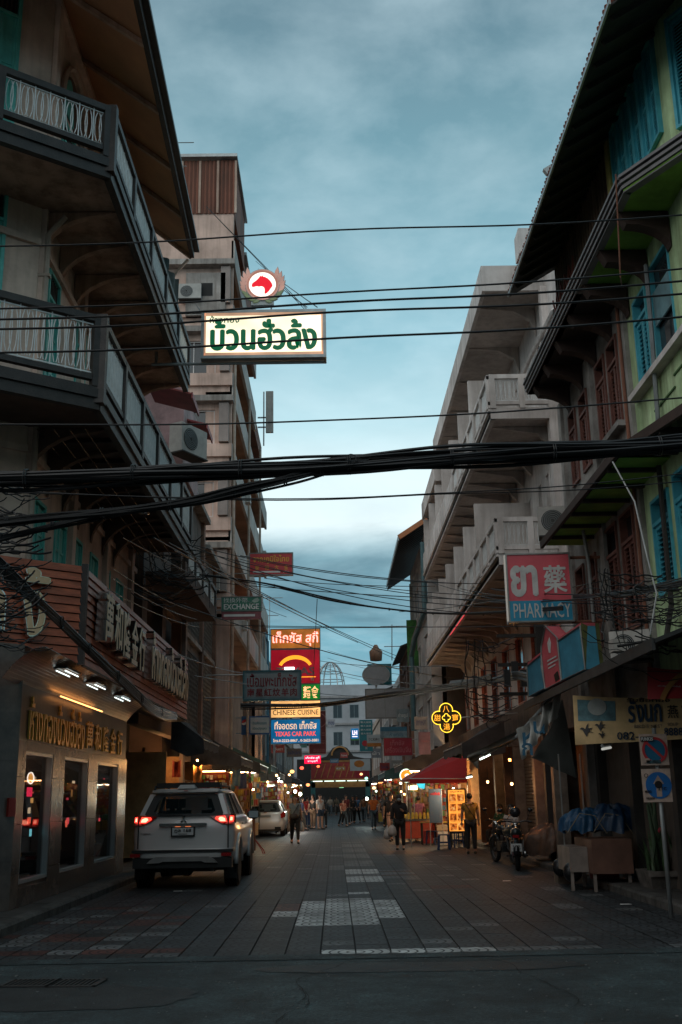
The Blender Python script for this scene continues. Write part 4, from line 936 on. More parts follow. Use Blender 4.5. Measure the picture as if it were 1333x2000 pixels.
# ------------------------------------------------------------------ shophouse rows down the street
def shophouse(side, y0, y1, h, wall, label, wk='glass', X=4.6, win=None, trim=None, bays=2, roof='flat', aw=None):
    x = side*X; t = thing('shophouse', label, 'building', (x, y0, 0))
    f = FR(x, y0, 0, 1 if side > 0 else -1); sg = 1 if side > 0 else -1
    a, c = sorted((0, sg*(y1-y0))); ops = []; z = 3.7; L_ = c-a
    while z+2.4 < h:
        for k in range(bays):
            w = L_/bays; ops.append((a+k*w+w*.2, a+k*w+w*.8, z+.7, z+2.2))
        z += 3.0
    b = MB(f); holes(a, c, 3.0, h, ops, b, -.3, 0); part('wall', b, wall, t)
    b = MB(f); b.box(a, c, -5, -.5, 0, h-.1); part('wall', b, MATS['unlit_rooms'], t)
    for o in ops: (win_glass if wk == 'glass' else win_louvre)(t, f, *o, win or WHITE, *( (2,) if wk == 'glass' else (win or WHITE, 2)))
    z = 3.5
    while z < h: b = MB(f); b.box(a, c, 0, .14, z, z+.14); part('cornice', b, trim or wall, t); z += 3.0
    for q in (a, c-.2): b = MB(f); b.box(q, q+.2, 0, .16, 0, h); part('pilaster', b, trim or wall, t)
    b = MB(f)
    if roof == 'flat': b.box(a, c, -.4, .1, h, h+.5)
    else: b.prism([(a, .6, h-.1), (a, -4, h+1.6), (a, -4, h+1.7), (a, .6, h+.0)], (L_, 0, 0))
    part('roof' if roof != 'flat' else 'parapet', b, trim or (DKWD if roof != 'flat' else wall), t)
    b = MB(f); b.box(a, c, -1.5, -1.4, 0, 3.0); part('shop_front', b, MATS['shop_brown'], t)
    if y0 < 90:
        ac = MB(f)
        ac.box(a+L_*.42, a+L_*.42+.7, .05, .4, 6.2, 6.7); part('air_conditioner', ac, M('ac_casing', (.1, .1, .1)), t)
    return t
C1 = M('row_grey', (.27, .25, .24), .9, var=.4, scale=.8); C2 = M('row_blue', (.10, .24, .32), .8, var=.3, scale=.8); C3 = M('row_cream', (.42, .33, .27), .9, var=.35, scale=.8); C4 = M('row_white', (.46, .45, .44), .9, var=.3, scale=.6); C5 = M('row_brown', (.22, .13, .10), .9, var=.3, scale=.8)
shophouse(-1, 66.2, 69, 13.4, C3, 'cream shophouse with louvred windows just past the tan block on the left', 'louvre', win=C2)
shophouse(-1, 69, 73, 12.2, C1, 'grey shophouse behind the hanging restaurant signs on the left', trim=C2)
shophouse(-1, 73, 82, 10.5, C5, 'brown shophouse in the middle of the far left row', 'louvre', win=C5)
shophouse(-1, 82, 95, 9.6, C1, 'long grey shophouse far down the left row', bays=3)
shophouse(-1, 95, 117, 9.0, C3, 'cream shophouse at the far end of the left row', bays=4)
shophouse(1, 57.5, 66, 9.6, C5, 'brown shophouse with a pitched dark roof behind the blank billboard', 'louvre', win=C5, roof='pitch', X=4.3)
shophouse(1, 66, 78, 8.6, C4, 'pale shophouse in the middle of the far right row', X=4.3, bays=3)
shophouse(1, 78, 94, 9.2, C1, 'long grey shophouse far down the right row', bays=4, X=4.2, roof='pitch')
shophouse(1, 94, 117, 8.4, C3, 'cream shophouse at the far end of the right row', bays=4, X=4.2)
# R3: building with the dark eave and green net
R3 = shophouse(1, 45.2, 56, 12.7, C4, 'pale building with a deep corrugated eave past the white balconies', X=4.35, bays=2)
b = MB(); b.prism([(3.05, 46, 12.85), (3.05, 57, 12.6), (4.6, 57, 13.6), (4.6, 46, 13.9)], (0, 0, .06)); part('eave', b, DKWD, R3)
for k in range(24): b = MB(); y = 46.2+k*.45; b.beam((3.07, y, 12.82), (4.4, y, 13.66), .1, .06); part('corrugation', b, DKWD, R3)
b = MB(); b.box(3.0, 3.06, 46, 57, 12.75, 12.95); part('eave_board', b, GALV, R3)
b = MB(); b.beam((3.05, 46, 12.9), (4.35, 46, 13.75), .08, .22); part('eave_end', b, ORNG, R3)
b = MB(); b.tube([(4.1, 45.8, 12.6), (4.1, 46, 9.6), (3.75, 48, 8.6), (3.65, 49, 7.9), (3.65, 49, 4.5)], .13, 10); part('duct', b, M('duct_teal', (.09, .17, .19), .4, metal=.3, var=.2), R3)
p0 = onY(794, 1211, 54); p1 = onY(838, 1300, 54)
b = MB(); b.box(p0.x, p1.x+.3, 54, 54.06, p1.z, p0.z); t = solo('green_hoarding', b, M('green_net', (.06, .22, .05), .8, var=.5, scale=3), 'bright green hoarding beside the dark duct on the right', 'hoarding')
# far end: white block, dome frame, market gate
FB = thing('apartment_block', 'grey white block closing the end of the street', 'building', (0, 128, 0)); f = FR(0, 128, -1, 0)
ops = []
for z in (3.8, 7.0, 10.2):
    for k in range(12): ops.append((-11+k*2.0, -11+k*2.0+1.1, z+.6, z+2.2))
b = MB(f); holes(-13, 14, 0, 14.8, ops, b, -.3, 0); part('wall', b, M('far_white', (.36, .37, .39), .9, var=.2, scale=.4), FB)
b = MB(f); b.box(-13, 14, -8, -.5, 0, 14.6); part('wall', b, MATS['unlit_rooms'], FB)
for o in ops: win_glass(FB, f, *o, M('far_frame', (.2, .25, .26), .7), nx=2)
for z in (3.6, 6.8, 10.0, 13.2): b = MB(f); b.box(-13, 14, 0, .3, z, z+.25); part('ledge', b, M('far_ledge', (.30, .29, .29), .9), FB)
DM = thing('dome_frame', 'bare steel dome frame on the roof at the end of the street', 'dome frame', (-1.5, 134, 14.8))
cx = onY(650, 1340, 134); top = onY(650, 1293, 134); rad = (onY(676, 1330, 134).x-onY(620, 1330, 134).x)/2
DMc = Vector((onY(646, 1340, 134).x, 134, 14.9)); hr = top.z-14.9
for k in range(6):
    a = math.pi*k/6; b = MB(); b.tube([DMc+Vector((rad*math.cos(a)*math.cos(R(t)), rad*math.sin(a)*math.cos(R(t)), hr*math.sin(R(t)))) for t in range(0, 181, 12)], .06, 4); part('arch_rib', b, GALV, DM)
for e in (.0, .3, .6, .85):
    r = rad*math.sqrt(1-e*e); b = MB(); b.tube([DMc+Vector((r*math.cos(R(t)), r*math.sin(R(t)), hr*e)) for t in range(0, 360, 20)], .05, 4, closed=True); part('ring', b, GALV, DM)
G = thing('market_gate', 'ornate red and gold market gate at the far end of the street', 'gate', (0, 119, 0))
GO = M('gate_gold', (.45, .22, .07), .5, metal=.3); GR = M('gate_red', (.34, .035, .03), .6)
for x in (-2.4, 3.6): b = MB(); b.box(x-.25, x+.25, 118.7, 119.3, 0, 4.6); part('pillar', b, M('gate_teal', (.05, .20, .20), .6), G)
b = MB(); b.box(-2.6, 3.8, 118.6, 119.2, 3.6, 5.4); part('sign_board', b, GR, G)
b = MB(); b.box(-2.7, 3.9, 118.55, 119.3, 5.4, 5.6).box(-2.7, 3.9, 118.55, 119.3, 3.45, 3.6); part('gold_trim', b, GO, G)
for k in range(9): b = MB(); x = -2.2+k*.68; b.beam((x, 118.57, 3.75), (x+.5, 118.57, 5.2), .09, .06, up=(0, 1, 0)); part('gold_motif', b, GO, G)
b = MB(); b.prism([(-2.7, 118.5, 5.6), (-.9, 118.5, 6.0), (-.2, 118.5, 6.9), (.6, 118.5, 7.2), (1.4, 118.5, 6.9), (2.1, 118.5, 6.0), (3.9, 118.5, 5.6)][::-1], (0, .8, 0)); part('gable', b, DKWD, G)
b = MB(); b.tube([(.6+.9*math.cos(R(a)), 118.4, 6.1+.9*math.sin(R(a))) for a in range(0, 181, 15)], .1, 5); part('gable_arch', b, GO, G)
b = MB(); b.box(-2.6, 3.8, 118.7, 119.2, 2.7, 3.3); part('valance', b, GO, G)
TB2 = E('gate_tube', (.8, 1, .85), 1.6)
for k in range(5): b = MB(); b.box(-2.4+k*1.25, -1.35+k*1.25, 118.5, 118.56, 3.34, 3.42); part('tube', b, TB2, G)
b = MB(); b.box(-4.4, 5, 126, 126.1, 0, 6); part('back_wall', b, BLACK, G)
for k, (x, z) in enumerate(((.1, 3.0), (.5, 2.7), (1.1, 2.9))): b = MB(); b.box(x, x+.5, 124, 124.1, z, z+.12); part('lamp', b, E('green_lamp', (.4, 1, .5), .8), G)
# ------------------------------------------------------------------ hanging signs
def ac2(x, y): return Vector((x, y, 0))
def board(name, label, px, Y, face, frame, fw=.05, depth=.22, rz=0, group=None, arm=None, cat='sign', fr_lip=.02):
    """box sign facing down the street; px = (x0,y0,x1,y1) seen at distance Y. returns (root, place(x,y)->matrix, w, h)"""
    a = onY(px[0], px[1], Y); b = onY(px[2], px[3], Y); w = b.x-a.x; h = a.z-b.z; c = Vector(((a.x+b.x)/2, Y, (a.z+b.z)/2))
    t = thing(name, label, cat, c, rz, group)
    m = MB(); m.box(-w/2, w/2, 0, depth, -h/2, h/2); part('panel', m, face, t, local=True)
    if frame is not None:
        m = MB(); e = fw; y0, y1 = -fr_lip, depth+fr_lip
        m.box(-w/2-e, -w/2, y0, y1, -h/2-e, h/2+e).box(w/2, w/2+e, y0, y1, -h/2-e, h/2+e).box(-w/2, w/2, y0, y1, h/2, h/2+e).box(-w/2, w/2, y0, y1, -h/2-e, -h/2); part('frame', m, frame, t, local=True)
    if arm:
        m = MB(); x1 = arm*w/2; Lr = abs((arm*4.6)-c.x)-w/2
        for z in (h*.42, -h*.42): m.tube([(x1, depth/2, z), (x1+arm*max(.2, Lr), depth/2, z)], .025, 6)
        part('bracket', m, GALV, t, local=True)
    W0 = WM[t.name] @ FACE
    def place(u, v, d=.004): return W0 @ Matrix.Translation((u*w, v*h, d))
    return t, place, w, h
RED_T = M('sign_red_print', (.45, .02, .03), .5, var=.1, bump=0); WHT_T = M('sign_white_print', (.62, .62, .60), .5, var=.1, bump=0)
NAVY = M('sign_navy_print', (.02, .05, .16), .5, bump=0); BLK_T = M('sign_black_print', (.02, .015, .015), .5, bump=0)
FRM = M('sign_frame', (.20, .20, .19), .5, metal=.4, bump=0)
def disc(t, W, r, mat, name='emblem', n=28, r0=None, d=.003, sx=1):
    m = MB()
    if r0:
        for k in range(n):
            a, b = 2*math.pi*k/n, 2*math.pi*(k+1)/n
            m.quad((r0*sx*math.cos(a), r0*math.sin(a), d), (r*sx*math.cos(a), r*math.sin(a), d), (r*sx*math.cos(b), r*math.sin(b), d), (r0*sx*math.cos(b), r0*math.sin(b), d))
    else: m.prism([(r*sx*math.cos(2*math.pi*k/n), r*math.sin(2*math.pi*k/n), 0) for k in range(n)], (0, 0, d))
    return link(name, m.mesh(name), mat, t, W=W)
def shape(t, W, P, mat, name='emblem', d=.004):
    m = MB(); m.prism([(x, y, 0) for x, y in P], (0, 0, d)); return link(name, m.mesh(name), mat, t, W=W)

# 1 the big lit sign of the gold shop
t, pl, w, h = board('lit_sign', 'long glowing cream signboard with green Thai lettering hanging over the street on the left', (400, 612, 632, 692), 22, LIT('lit_cream', (1.0, .86, .60), 1.12, 1.1), GALV, .07, .35)
GRN = E('sign_green', (.0, .16, .06), .35)
m = MB(); m.box(-w/2, w/2, -.012, 0, h/2-.07, h/2).box(-w/2, w/2, -.012, 0, -h/2, -h/2+.07).box(-w/2, -w/2+.04, -.012, 0, -h/2, h/2).box(w/2-.04, w/2, -.012, 0, -h/2, h/2); part('inner_band', m, LIT('lit_peach', (.72, .40, .24), .5), t, local=True)
text('บ้วนฮั่วล้ง', w*.90, h*.74, t, pl(0, -.02), GRN, bold=.042); text('ห้างทอง', w*.25, h*.17, t, pl(-.33, .35), GRN, bold=.02)
for s_ in (-1, 1):
    for z in (-h/2-.07, h/2+.07):
        pass
m = MB(); 
for z in (-h/2-.12,): m.tube([(-w/2-1.2, .17, z), (w/2, .17, z)], .035, 8)
m.tube([(-w/2-1.1, .17, -h/2-.12), (-w/2-1.1, .17, h/2+1.3)], .035, 6).tube([(-w/2-1.6, .17, h/2+.1), (-w/2, .17, h/2+.1)], .03, 6); part('bracket', m, GALV, t, local=True)
for a in (.1, .75):
    m = MB(); m.tube([(w/2-.3, .1+a*.2, h/2+.05), (-w/2-.2, 1.5, 4.2)], .008, 4); part('stay_wire', m, CABLE, t, local=True)
# medallion with the horse head
c = onY(513, 556, 22); md = thing('horse_medallion', 'glowing medallion with a red horse head in a pink wreath', 'emblem', (c.x, 22, c.z))
W0 = WM[md.name] @ FACE
m = MB(); m.prism([(.40*math.cos(2*math.pi*k/32), 0, .40*math.sin(2*math.pi*k/32)) for k in range(32)], (0, .2, 0)); part('case', m, GALV, md, local=True)
PINK = LIT('lit_pink', (.62, .34, .27), .42)
disc(md, W0, .385, PINK, 'rim', 36, .31, .012); disc(md, W0, .31, E('medallion_white', (1, .88, .76), 1.15), 'face', 36, None, .008)
for r in (.355, .335): disc(md, W0, r, E('rim_line', (.5, .12, .06), .4), 'rim_line', 36, r-.008, .016)
horse = [(-.245, -.015), (-.235, .02), (-.20, .055), (-.15, .09), (-.115, .125), (-.085, .16), (-.06, .20), (-.05, .235), (-.035, .20), (-.015, .205), (.0, .235), (.015, .195), (.06, .185), (.12, .15), (.17, .10), (.21, .04), (.235, -.02), (.225, -.06), (.195, -.10), (.16, -.16), (.11, -.215), (.055, -.245), (.05, -.21), (.055, -.15), (.045, -.09), (.01, -.055), (-.03, -.045), (-.08, -.055), (-.12, -.045), (-.16, -.05), (-.20, -.065), (-.225, -.065), (-.245, -.045)]
shape(md, W0 @ Matrix.Translation((0, 0, .012)), horse, E('horse_red', (.75, .0, .015), .75), 'horse_head', .012)
for sg in (-1, 1):
    for k in range(9):
        a = R(-74+k*14.5); rr_ = .43; cx_, cy_ = sg*rr_*math.cos(a)*1.02, rr_*math.sin(a)*.95-.02
        d = Vector((sg*(-math.sin(a)*.4+math.cos(a)*.55), math.cos(a)*.9+math.sin(a)*.45)).normalized()*(.10+.010*k); e = Vector((-d.y, d.x))*.26
        c2 = Vector((cx_, cy_)); P = [c2-d*.6, c2-d*.1+e, c2+d*.5+e*.8, c2+d, c2+d*.5-e*.8, c2-d*.1-e]
        shape(md, W0 @ Matrix.Translation((0, 0, -.03)), [(p.x, p.y) for p in P], PINK if k > 3 else E('leaf_green', (.20, .26, .14), .35), 'wreath_leaf', .05)
        shape(md, W0 @ Matrix.Translation((0, 0, -.05)), [(p.x*1.0+(p.x-c2.x)*.25, p.y+(p.y-c2.y)*.25) for p in P], GALV, 'leaf_backing', .03)
for x in (-.2, .2): m = MB(); m.tube([(x, .1, -.62), (x, .1, -.3)], .02, 6); part('post', m, GALV, md, local=True)
m = MB(); m.box(-.26, .26, .02, .16, -.50, -.34); part('base_scroll', m, GALV, md, local=True)

# 2 red and yellow sign
t, pl, w, h = board('hanging_sign', 'red signboard with yellow Thai and Chinese lettering, topmost of the signs on the left', (489, 1082, 571, 1121), 45, M('board_red', (.50, .03, .035), .5, var=.15, bump=0), FRM, .05, .2, arm=-1)
YEL = M('sign_yellow', (.72, .34, .03), .5, bump=0)
text('จาญภูมิใจไทย', w*.86, h*.42, t, pl(0, .22), YEL, bold=.03)
for k, ch in enumerate('泰裕大金'): text(ch, w*.10, h*.22, t, pl(-.33+k*.23, -.17), YEL, bold=.01)
m = MB(); m.box(-w*.43, w*.22, -.006, 0, -h*.42, -h*.34); part('white_bar', m, WHT_T, t, local=True); text('เปิด', w*.14, h*.09, t, pl(.36, -.38), WHT_T, bold=.01)
# 3 exchange
t, pl, w, h = board('hanging_sign', 'green EXCHANGE signboard with white lettering over a dull red strip', (434, 1167, 510, 1192), 40, M('board_green', (.03, .17, .11), .5, var=.15, bump=0), FRM, .03, .2, arm=-1)
text('找換外幣', w*.62, h*.36, t, pl(-.15, .28), WHT_T, bold=.0); text('EXCHANGE', w*.9, h*.42, t, pl(0, -.2), WHT_T, bold=.03)
shape(t, pl(.33, .18, .003), [(-.10, 0), (0, .10), (.13, .14), (.2, .05), (.13, -.03), (0, -.05)], M('hand_emblem', (.35, .45, .38), .5, bump=0), 'hand_emblem')
m = MB(); m.box(-w/2, w/2, -.01, .2, -h/2-.33, -h/2-.05); part('lower_strip', m, M('board_dull_red', (.25, .07, .08), .6), t, local=True)
m = MB(); m.box(-w*.45, w*.35, -.014, -.01, -h/2-.23, -h/2-.14); part('white_bar', m, WHT_T, t, local=True)
# 4 the restaurant stack
TY_ = 55
t, pl, w, h = board('restaurant_sign', 'orange top panel with pink neon Thai lettering, head of the tall sign stack', (530, 1230, 625, 1265), TY_, LIT('lit_orange', (.55, .17, .02), .42), FRM, .04, .25)
NEON = E('neon_pink', (1, .35, .30), 1.8)
text('เท็กซัส สุกี้', w*.94, h*.78, t, pl(0, 0, .02), NEON, bold=.012, depth=.02)
t, pl, w, h = board('restaurant_sign', 'dark red TEXAS panel with a glowing orange arch, second of the sign stack', (530, 1270, 625, 1334), TY_, LIT('lit_darkred', (.42, .0, .015), .42), FRM, .04, .25)
P = [(w*.36*math.cos(R(a)), h*.42*math.sin(R(a))-h*.08) for a in range(20, 161, 10)]+[(w*.30*math.cos(R(a)), h*.30*math.sin(R(a))-h*.08) for a in range(160, 19, -10)]
m = MB(); n = len(P)//2
for k in range(n-1): m.quad((*P[k], 0), (*P[k+1], 0), (*P[len(P)-2-k], 0), (*P[len(P)-1-k], 0))
link('arch_emblem', m.mesh('arch_emblem'), E('arch_orange', (1, .36, .02), 1.0), t, W=pl(0, 0, .01))
text('TEXAS', w*.80, h*.24, t, pl(0, -.14), M('sign_grey_letters', (.30, .20, .20), .5, bump=0), bold=.03)
m = MB(); m.box(-w*.4, w*.42, -.012, 0, -h*.325, -h*.30); part('orange_line', m, MATS['arch_orange'], t, local=True); text('新', w*.07, h*.12, t, pl(.35, -.37), WHT_T)
m = MB(); m.box(-w*.22, -w*.02, -.25, -.03, -h*.10, -h*.03); part('lamp', m, E('sign_lamp', (.9, 1, 1), 2.2), t, local=True)
t, pl, w, h = board('restaurant_sign', 'small green panel with two glowing orange Chinese characters, third of the sign stack', (530, 1338, 625, 1366), TY_, LIT('lit_green', (.0, .22, .02), .5), FRM, .03, .25)
text('麵食', w*.32, h*.8, t, pl(.32, 0, .01), E('peach_neon', (1, .45, .20), 1.3), bold=.02)
t, pl, w, h = board('restaurant_sign', 'glowing peach AUTHENTIC CHINESE CUISINE panel, fourth of the sign stack', (530, 1370, 626, 1400), TY_, LIT('lit_amber', (1.0, .52, .18), .85, 1.4), FRM, .02, .25)
text('AUTHENTIC', w*.6, h*.30, t, pl(0, .2), BLK_T, bold=.005); text('CHINESE CUISINE', w*.93, h*.32, t, pl(0, -.2), BLK_T, bold=.008)
t, pl, w, h = board('restaurant_sign', 'glowing blue TEXAS CAR PARK panel, lowest of the sign stack', (530, 1406, 626, 1451), TY_-.5, LIT('lit_blue', (.0, .14, .34), .55), FRM, .04, .25)
text('ที่จอดรถ เท็กซัส', w*.86, h*.34, t, pl(0, .26, .01), E('cream_lit', (1, .66, .42), .7), bold=.018); text('TEXAS CAR PARK', w*.84, h*.2, t, pl(0, -.1, .01), E('red_lit', (1, .10, .07), .75), bold=.03); text('โทร.0-2222-8867 , 0-2623-3881', w*.92, h*.15, t, pl(0, -.38, .01), MATS['cream_lit'], bold=.02)
m = MB(); 
for X in (-3.1,): m.box(X-.06, X+.06, TY_+.3, TY_+.42, 0, 10.2)
solo('sign_post', m, GALV, 'steel post carrying the tall stack of restaurant signs', 'post')
# 5 goat meat sign
t, pl, w, h = board('hanging_sign', 'pale blue-edged signboard with dark red Thai over Chinese characters, in front of the sign stack', (478, 1313, 586, 1364), 38, M('board_paleblue', (.17, .26, .29), .5, var=.2, bump=0), M('frame_teal', (.05, .16, .19), .5, bump=0), .06, .22, arm=-1)
m = MB(); m.box(-w*.46, w*.46, -.004, 0, -h*.43, h*.43); part('face', m, M('board_pale', (.27, .31, .32), .5, var=.15, bump=0), t, local=True)
DR = M('sign_darkred', (.22, .015, .025), .5, bump=0)
text('เนื้อแพะเท็กซัส', w*.9, h*.5, t, pl(0, .2, .008), DR, bold=.02)
text('南星紅炆羊肉', w*.9, h*.3, t, pl(0, -.26, .008), DR, bold=.02, spacing=1.15)
# 6 blue drinks sign
t, pl, w, h = board('hanging_sign', 'deep blue signboard with a round red, white and blue emblem and a pale panel', (472, 1399, 527, 1434), 50, M('board_blue', (.015, .09, .24), .5, var=.15, bump=0), None, arm=-1)
m = MB(); m.box(-w*.18, w*.48, -.006, 0, -h*.42, h*.42); part('face', m, M('board_white', (.36, .42, .45), .5, var=.1, bump=0), t, local=True)
disc(t, pl(-.36, .12), .17, WHT_T, 'emblem_white'); shape(t, pl(-.36, .12, .006), [(.17*math.cos(R(a)), .17*math.sin(R(a))) for a in range(10, 181, 10)]+[(-.05, .02), (.08, .09)], RED_T, 'emblem_red'); shape(t, pl(-.36, .12, .006), [(.17*math.cos(R(a)), .17*math.sin(R(a))) for a in range(200, 351, 10)]+[(.05, -.04), (-.06, -.09)], NAVY, 'emblem_blue')
for v, s_ in ((.12, 'ร้านเพื่อนเกษตร'), (-.2, 'เปิดปรุงสด')): text(s_, w*.5, h*.17, t, pl(.15, v, .01), M('sign_teal_print', (.01, .16, .2), .5, bump=0), bold=.015)
# 7 maroon sign behind the stack
t, pl, w, h = board('hanging_sign', 'tall maroon signboard with a pale ring emblem, behind the blue car park panel', (604, 1389, 637, 1472), 62, M('board_maroon', (.10, .012, .02), .5, var=.2, bump=0), GALV, .03, .15)
disc(t, pl(.12, .28), .42, M('maroon_print', (.30, .15, .15), .5, bump=0), 'ring_emblem', 28, .37)
for v in (-.02, -.07, -.2, -.25, -.4, -.44): text('สกาลาชารค', w*.7, h*.03, t, pl(.1, v), MATS['maroon_print'], bold=.01)
# 8 small red lit sign
t, pl, w, h = board('lit_sign', 'small glowing crimson sign with white lettering beneath the maroon signboard', (595, 1476, 627, 1491), 60, E('lit_crimson', (.95, .0, .05), 1.1), None, depth=.15)
text('เท็กซัส สุกี้', w*.85, h*.35, t, pl(0, .2, .01), E('white_lit', (1, .85, .9), 1.1), bold=.02); text('ชาบูสุกี้', w*.6, h*.3, t, pl(0, -.2, .01), MATS['white_lit'], bold=.01)
# 9 oval board, teal board, blank billboard
t, pl, w, h = board('hanging_sign', 'teal signboard behind the grey oval board above the blank billboard', (718, 1297, 766, 1337), 63, M('board_teal', (.02, .20, .24), .5, var=.2, bump=0), None)
c = onY(735, 1318, 62); t = thing('oval_sign', 'plain grey oval board standing above the blank billboard', 'sign', (c.x, 62, c.z)); r = onY(761, 1318, 62).x-c.x
m = MB(); m.prism([(r*math.cos(2*math.pi*k/32), 0, r*.72*math.sin(2*math.pi*k/32)) for k in range(32)], (0, .2, 0)); part('panel', m, M('board_grey', (.27, .28, .29), .6, var=.12, bump=0), t, local=True)
m = MB(); m.tube([(r*1.02*math.cos(2*math.pi*k/32), -.01, r*.74*math.sin(2*math.pi*k/32)) for k in range(32)], .03, 5, closed=True); part('rim', m, GALV, t, local=True)
m = MB(); m.box(-.05, .05, .2, .3, -2, 0); part('post', m, GALV, t, local=True)
t, pl, w, h = board('billboard', 'wide blank grey billboard over the right side of the street', (715, 1347, 827, 1400), 60, MATS['board_grey'], FRM, .05, .25, arm=1)
for k in range(1, 3): m = MB(); m.box(-w/2+w*k/3-.01, -w/2+w*k/3+.01, -.006, 0, -h/2, h/2); part('panel_joint', m, FRM, t, local=True)
# 10 small boards in the distance on the right
t, pl, w, h = board('hanging_sign', 'small glowing blue sign reading LH with a green lower edge', (686, 1423, 701, 1443), 85, E('lh_blue', (.0, .16, .42), .5), None, depth=.2)
text('LH', w*.65, h*.45, t, pl(0, .1, .01), MATS['white_lit'], bold=.04); m = MB(); m.box(-w*.35, w*.35, -.012, 0, -h*.32, -h*.24); part('underline', m, MATS['white_lit'], t, local=True); m = MB(); m.box(-w/2, w/2, -.012, .2, -h/2-.1, -h/2); part('green_edge', m, M('edge_green', (.1, .35, .05), .5, bump=0), t, local=True)
t, pl, w, h = board('hanging_sign', 'narrow tall teal signboard with pale lines of print beside the LH sign', (702, 1406, 729, 1467), 75, M('board_teal', (.1, .1, .1)), None)
for v in (.42, .3, .18, .06): text('豐大潮菜', w*.8, h*.06, t, pl(0, v), WHT_T, bold=.01)
disc(t, pl(-.1, -.25), .2, RED_T, 'emblem'); text('夜', w*.2, h*.08, t, pl(0, -.4), WHT_T)
t, pl, w, h = board('hanging_sign', 'white and orange signboard with small Chinese print below the teal board', (717, 1435, 745, 1458), 70, M('board_white', (.1, .1, .1)), None)
text('寸仁和商行', w*.8, h*.25, t, pl(0, .1), BLK_T, bold=.01); m = MB(); m.box(-w/2, w/2, -.01, 0, -h/2, -h*.2); part('orange_band', m, M('orange_band', (.42, .15, .02), .6, bump=0), t, local=True)
t, pl, w, h = board('hanging_sign', 'crimson signboard with faint pink Thai print on the right of the street', (750, 1442, 806, 1475), 50, M('board_crimson', (.30, .012, .03), .5, var=.2, bump=0), FRM, .02, .15, arm=1)
text('เท็กซัส', w*.5, h*.32, t, pl(-.02, .24), M('print_pink', (.42, .12, .14), .5, bump=0), bold=.01); text('เครื่องเงินจีน', w*.9, h*.36, t, pl(0, -.15), MATS['print_pink'], bold=.01)
t, pl, w, h = board('hanging_sign', 'faded blue and white signboard above the crimson signboard', (743, 1420, 796, 1440), 52, M('board_faded', (.20, .29, .33), .5, var=.4, scale=3, bump=0), None)
m = MB(); m.box(-w/2, w/2, -.01, 0, h*.1, h/2); part('blue_band', m, M('board_blue2', (.03, .14, .22), .5, bump=0), t, local=True); text('ห้างทอง', w*.5, h*.35, t, pl(.1, -.2), MATS['board_blue2'], bold=.01)
t, pl, w, h = board('hanging_sign', 'white signboard with an orange oval emblem near the far gate', (684, 1483, 724, 1505), 95, M('board_white', (.1, .1, .1)), None)
disc(t, pl(-.05, .1), h*.3, M('orange_band', (.1, .1, .1)), 'emblem', sx=1.5)
t, pl, w, h = board('hanging_sign', 'low maroon signboard under the white board near the far gate', (694, 1506, 722, 1520), 95, MATS['board_crimson'], None)
t, pl, w, h = board('hanging_sign', 'tall faded pink banner board on the right above the red canopy', (818, 1430, 842, 1473), 40, M('board_pinkgrey', (.22, .12, .15), .6, var=.3, bump=0), None)
text('โปรโมชั่น', w*.6, h*.12, t, pl(0, .1), MATS['print_pink'])
# 11 quatrefoil neon
c = onY(872, 1402, 30); t = thing('neon_sign', 'yellow neon quatrefoil sign with four Chinese characters on a dark board', 'neon sign', (c.x, 30, c.z)); r = (onY(900, 1402, 30).x-onY(844, 1402, 30).x)/2
NY = E('neon_yellow', (1, .58, .04), 2.2)
m = MB(); m.prism([(p[0], 0, p[1]) for p in [((r*.58+ (r*.42)*1.0*abs(math.cos(2*R(a)))**.6)*math.cos(R(a)), (r*.58+r*.42*abs(math.cos(2*R(a)))**.6)*math.sin(R(a))) for a in range(0, 360, 6)]], (0, .08, 0)); part('board', m, M('neon_board', (.02, .03, .015), .6), t, local=True)
def quatre(rad, lobe, off): return [(p[0], -.03, p[1]) for p in [x for q in range(4) for x in [(off*math.cos(R(90*q))+lobe*math.cos(R(90*q+a)), off*math.sin(R(90*q))+lobe*math.sin(R(90*q+a))) for a in range(-105, 106, 15)]]]
m = MB(); m.tube(quatre(r, r*.46, r*.54), .010, 5, closed=True); part('outline_tube', m, NY, t, local=True)
m = MB(); m.tube(quatre(r, r*.14, r*.14), .008, 5, closed=True); part('centre_tube', m, NY, t, local=True)
W0 = WM[t.name] @ FACE
for ch, x, y in (('八', 0, .60), ('甜', -.62, 0), ('寶', .62, 0), ('湯', 0, -.62)): text(ch, r*.44, r*.44, t, W0 @ Matrix.Translation((x*r, y*r, .02)), E('neon_amber', (1, .40, .03), 1.4), bold=-.004, depth=.01)
m = MB(); m.tube([(r*.9, .05, 0), (5.2-c.x, .05, .1)], .02, 6); part('bracket', m, GALV, t, local=True)
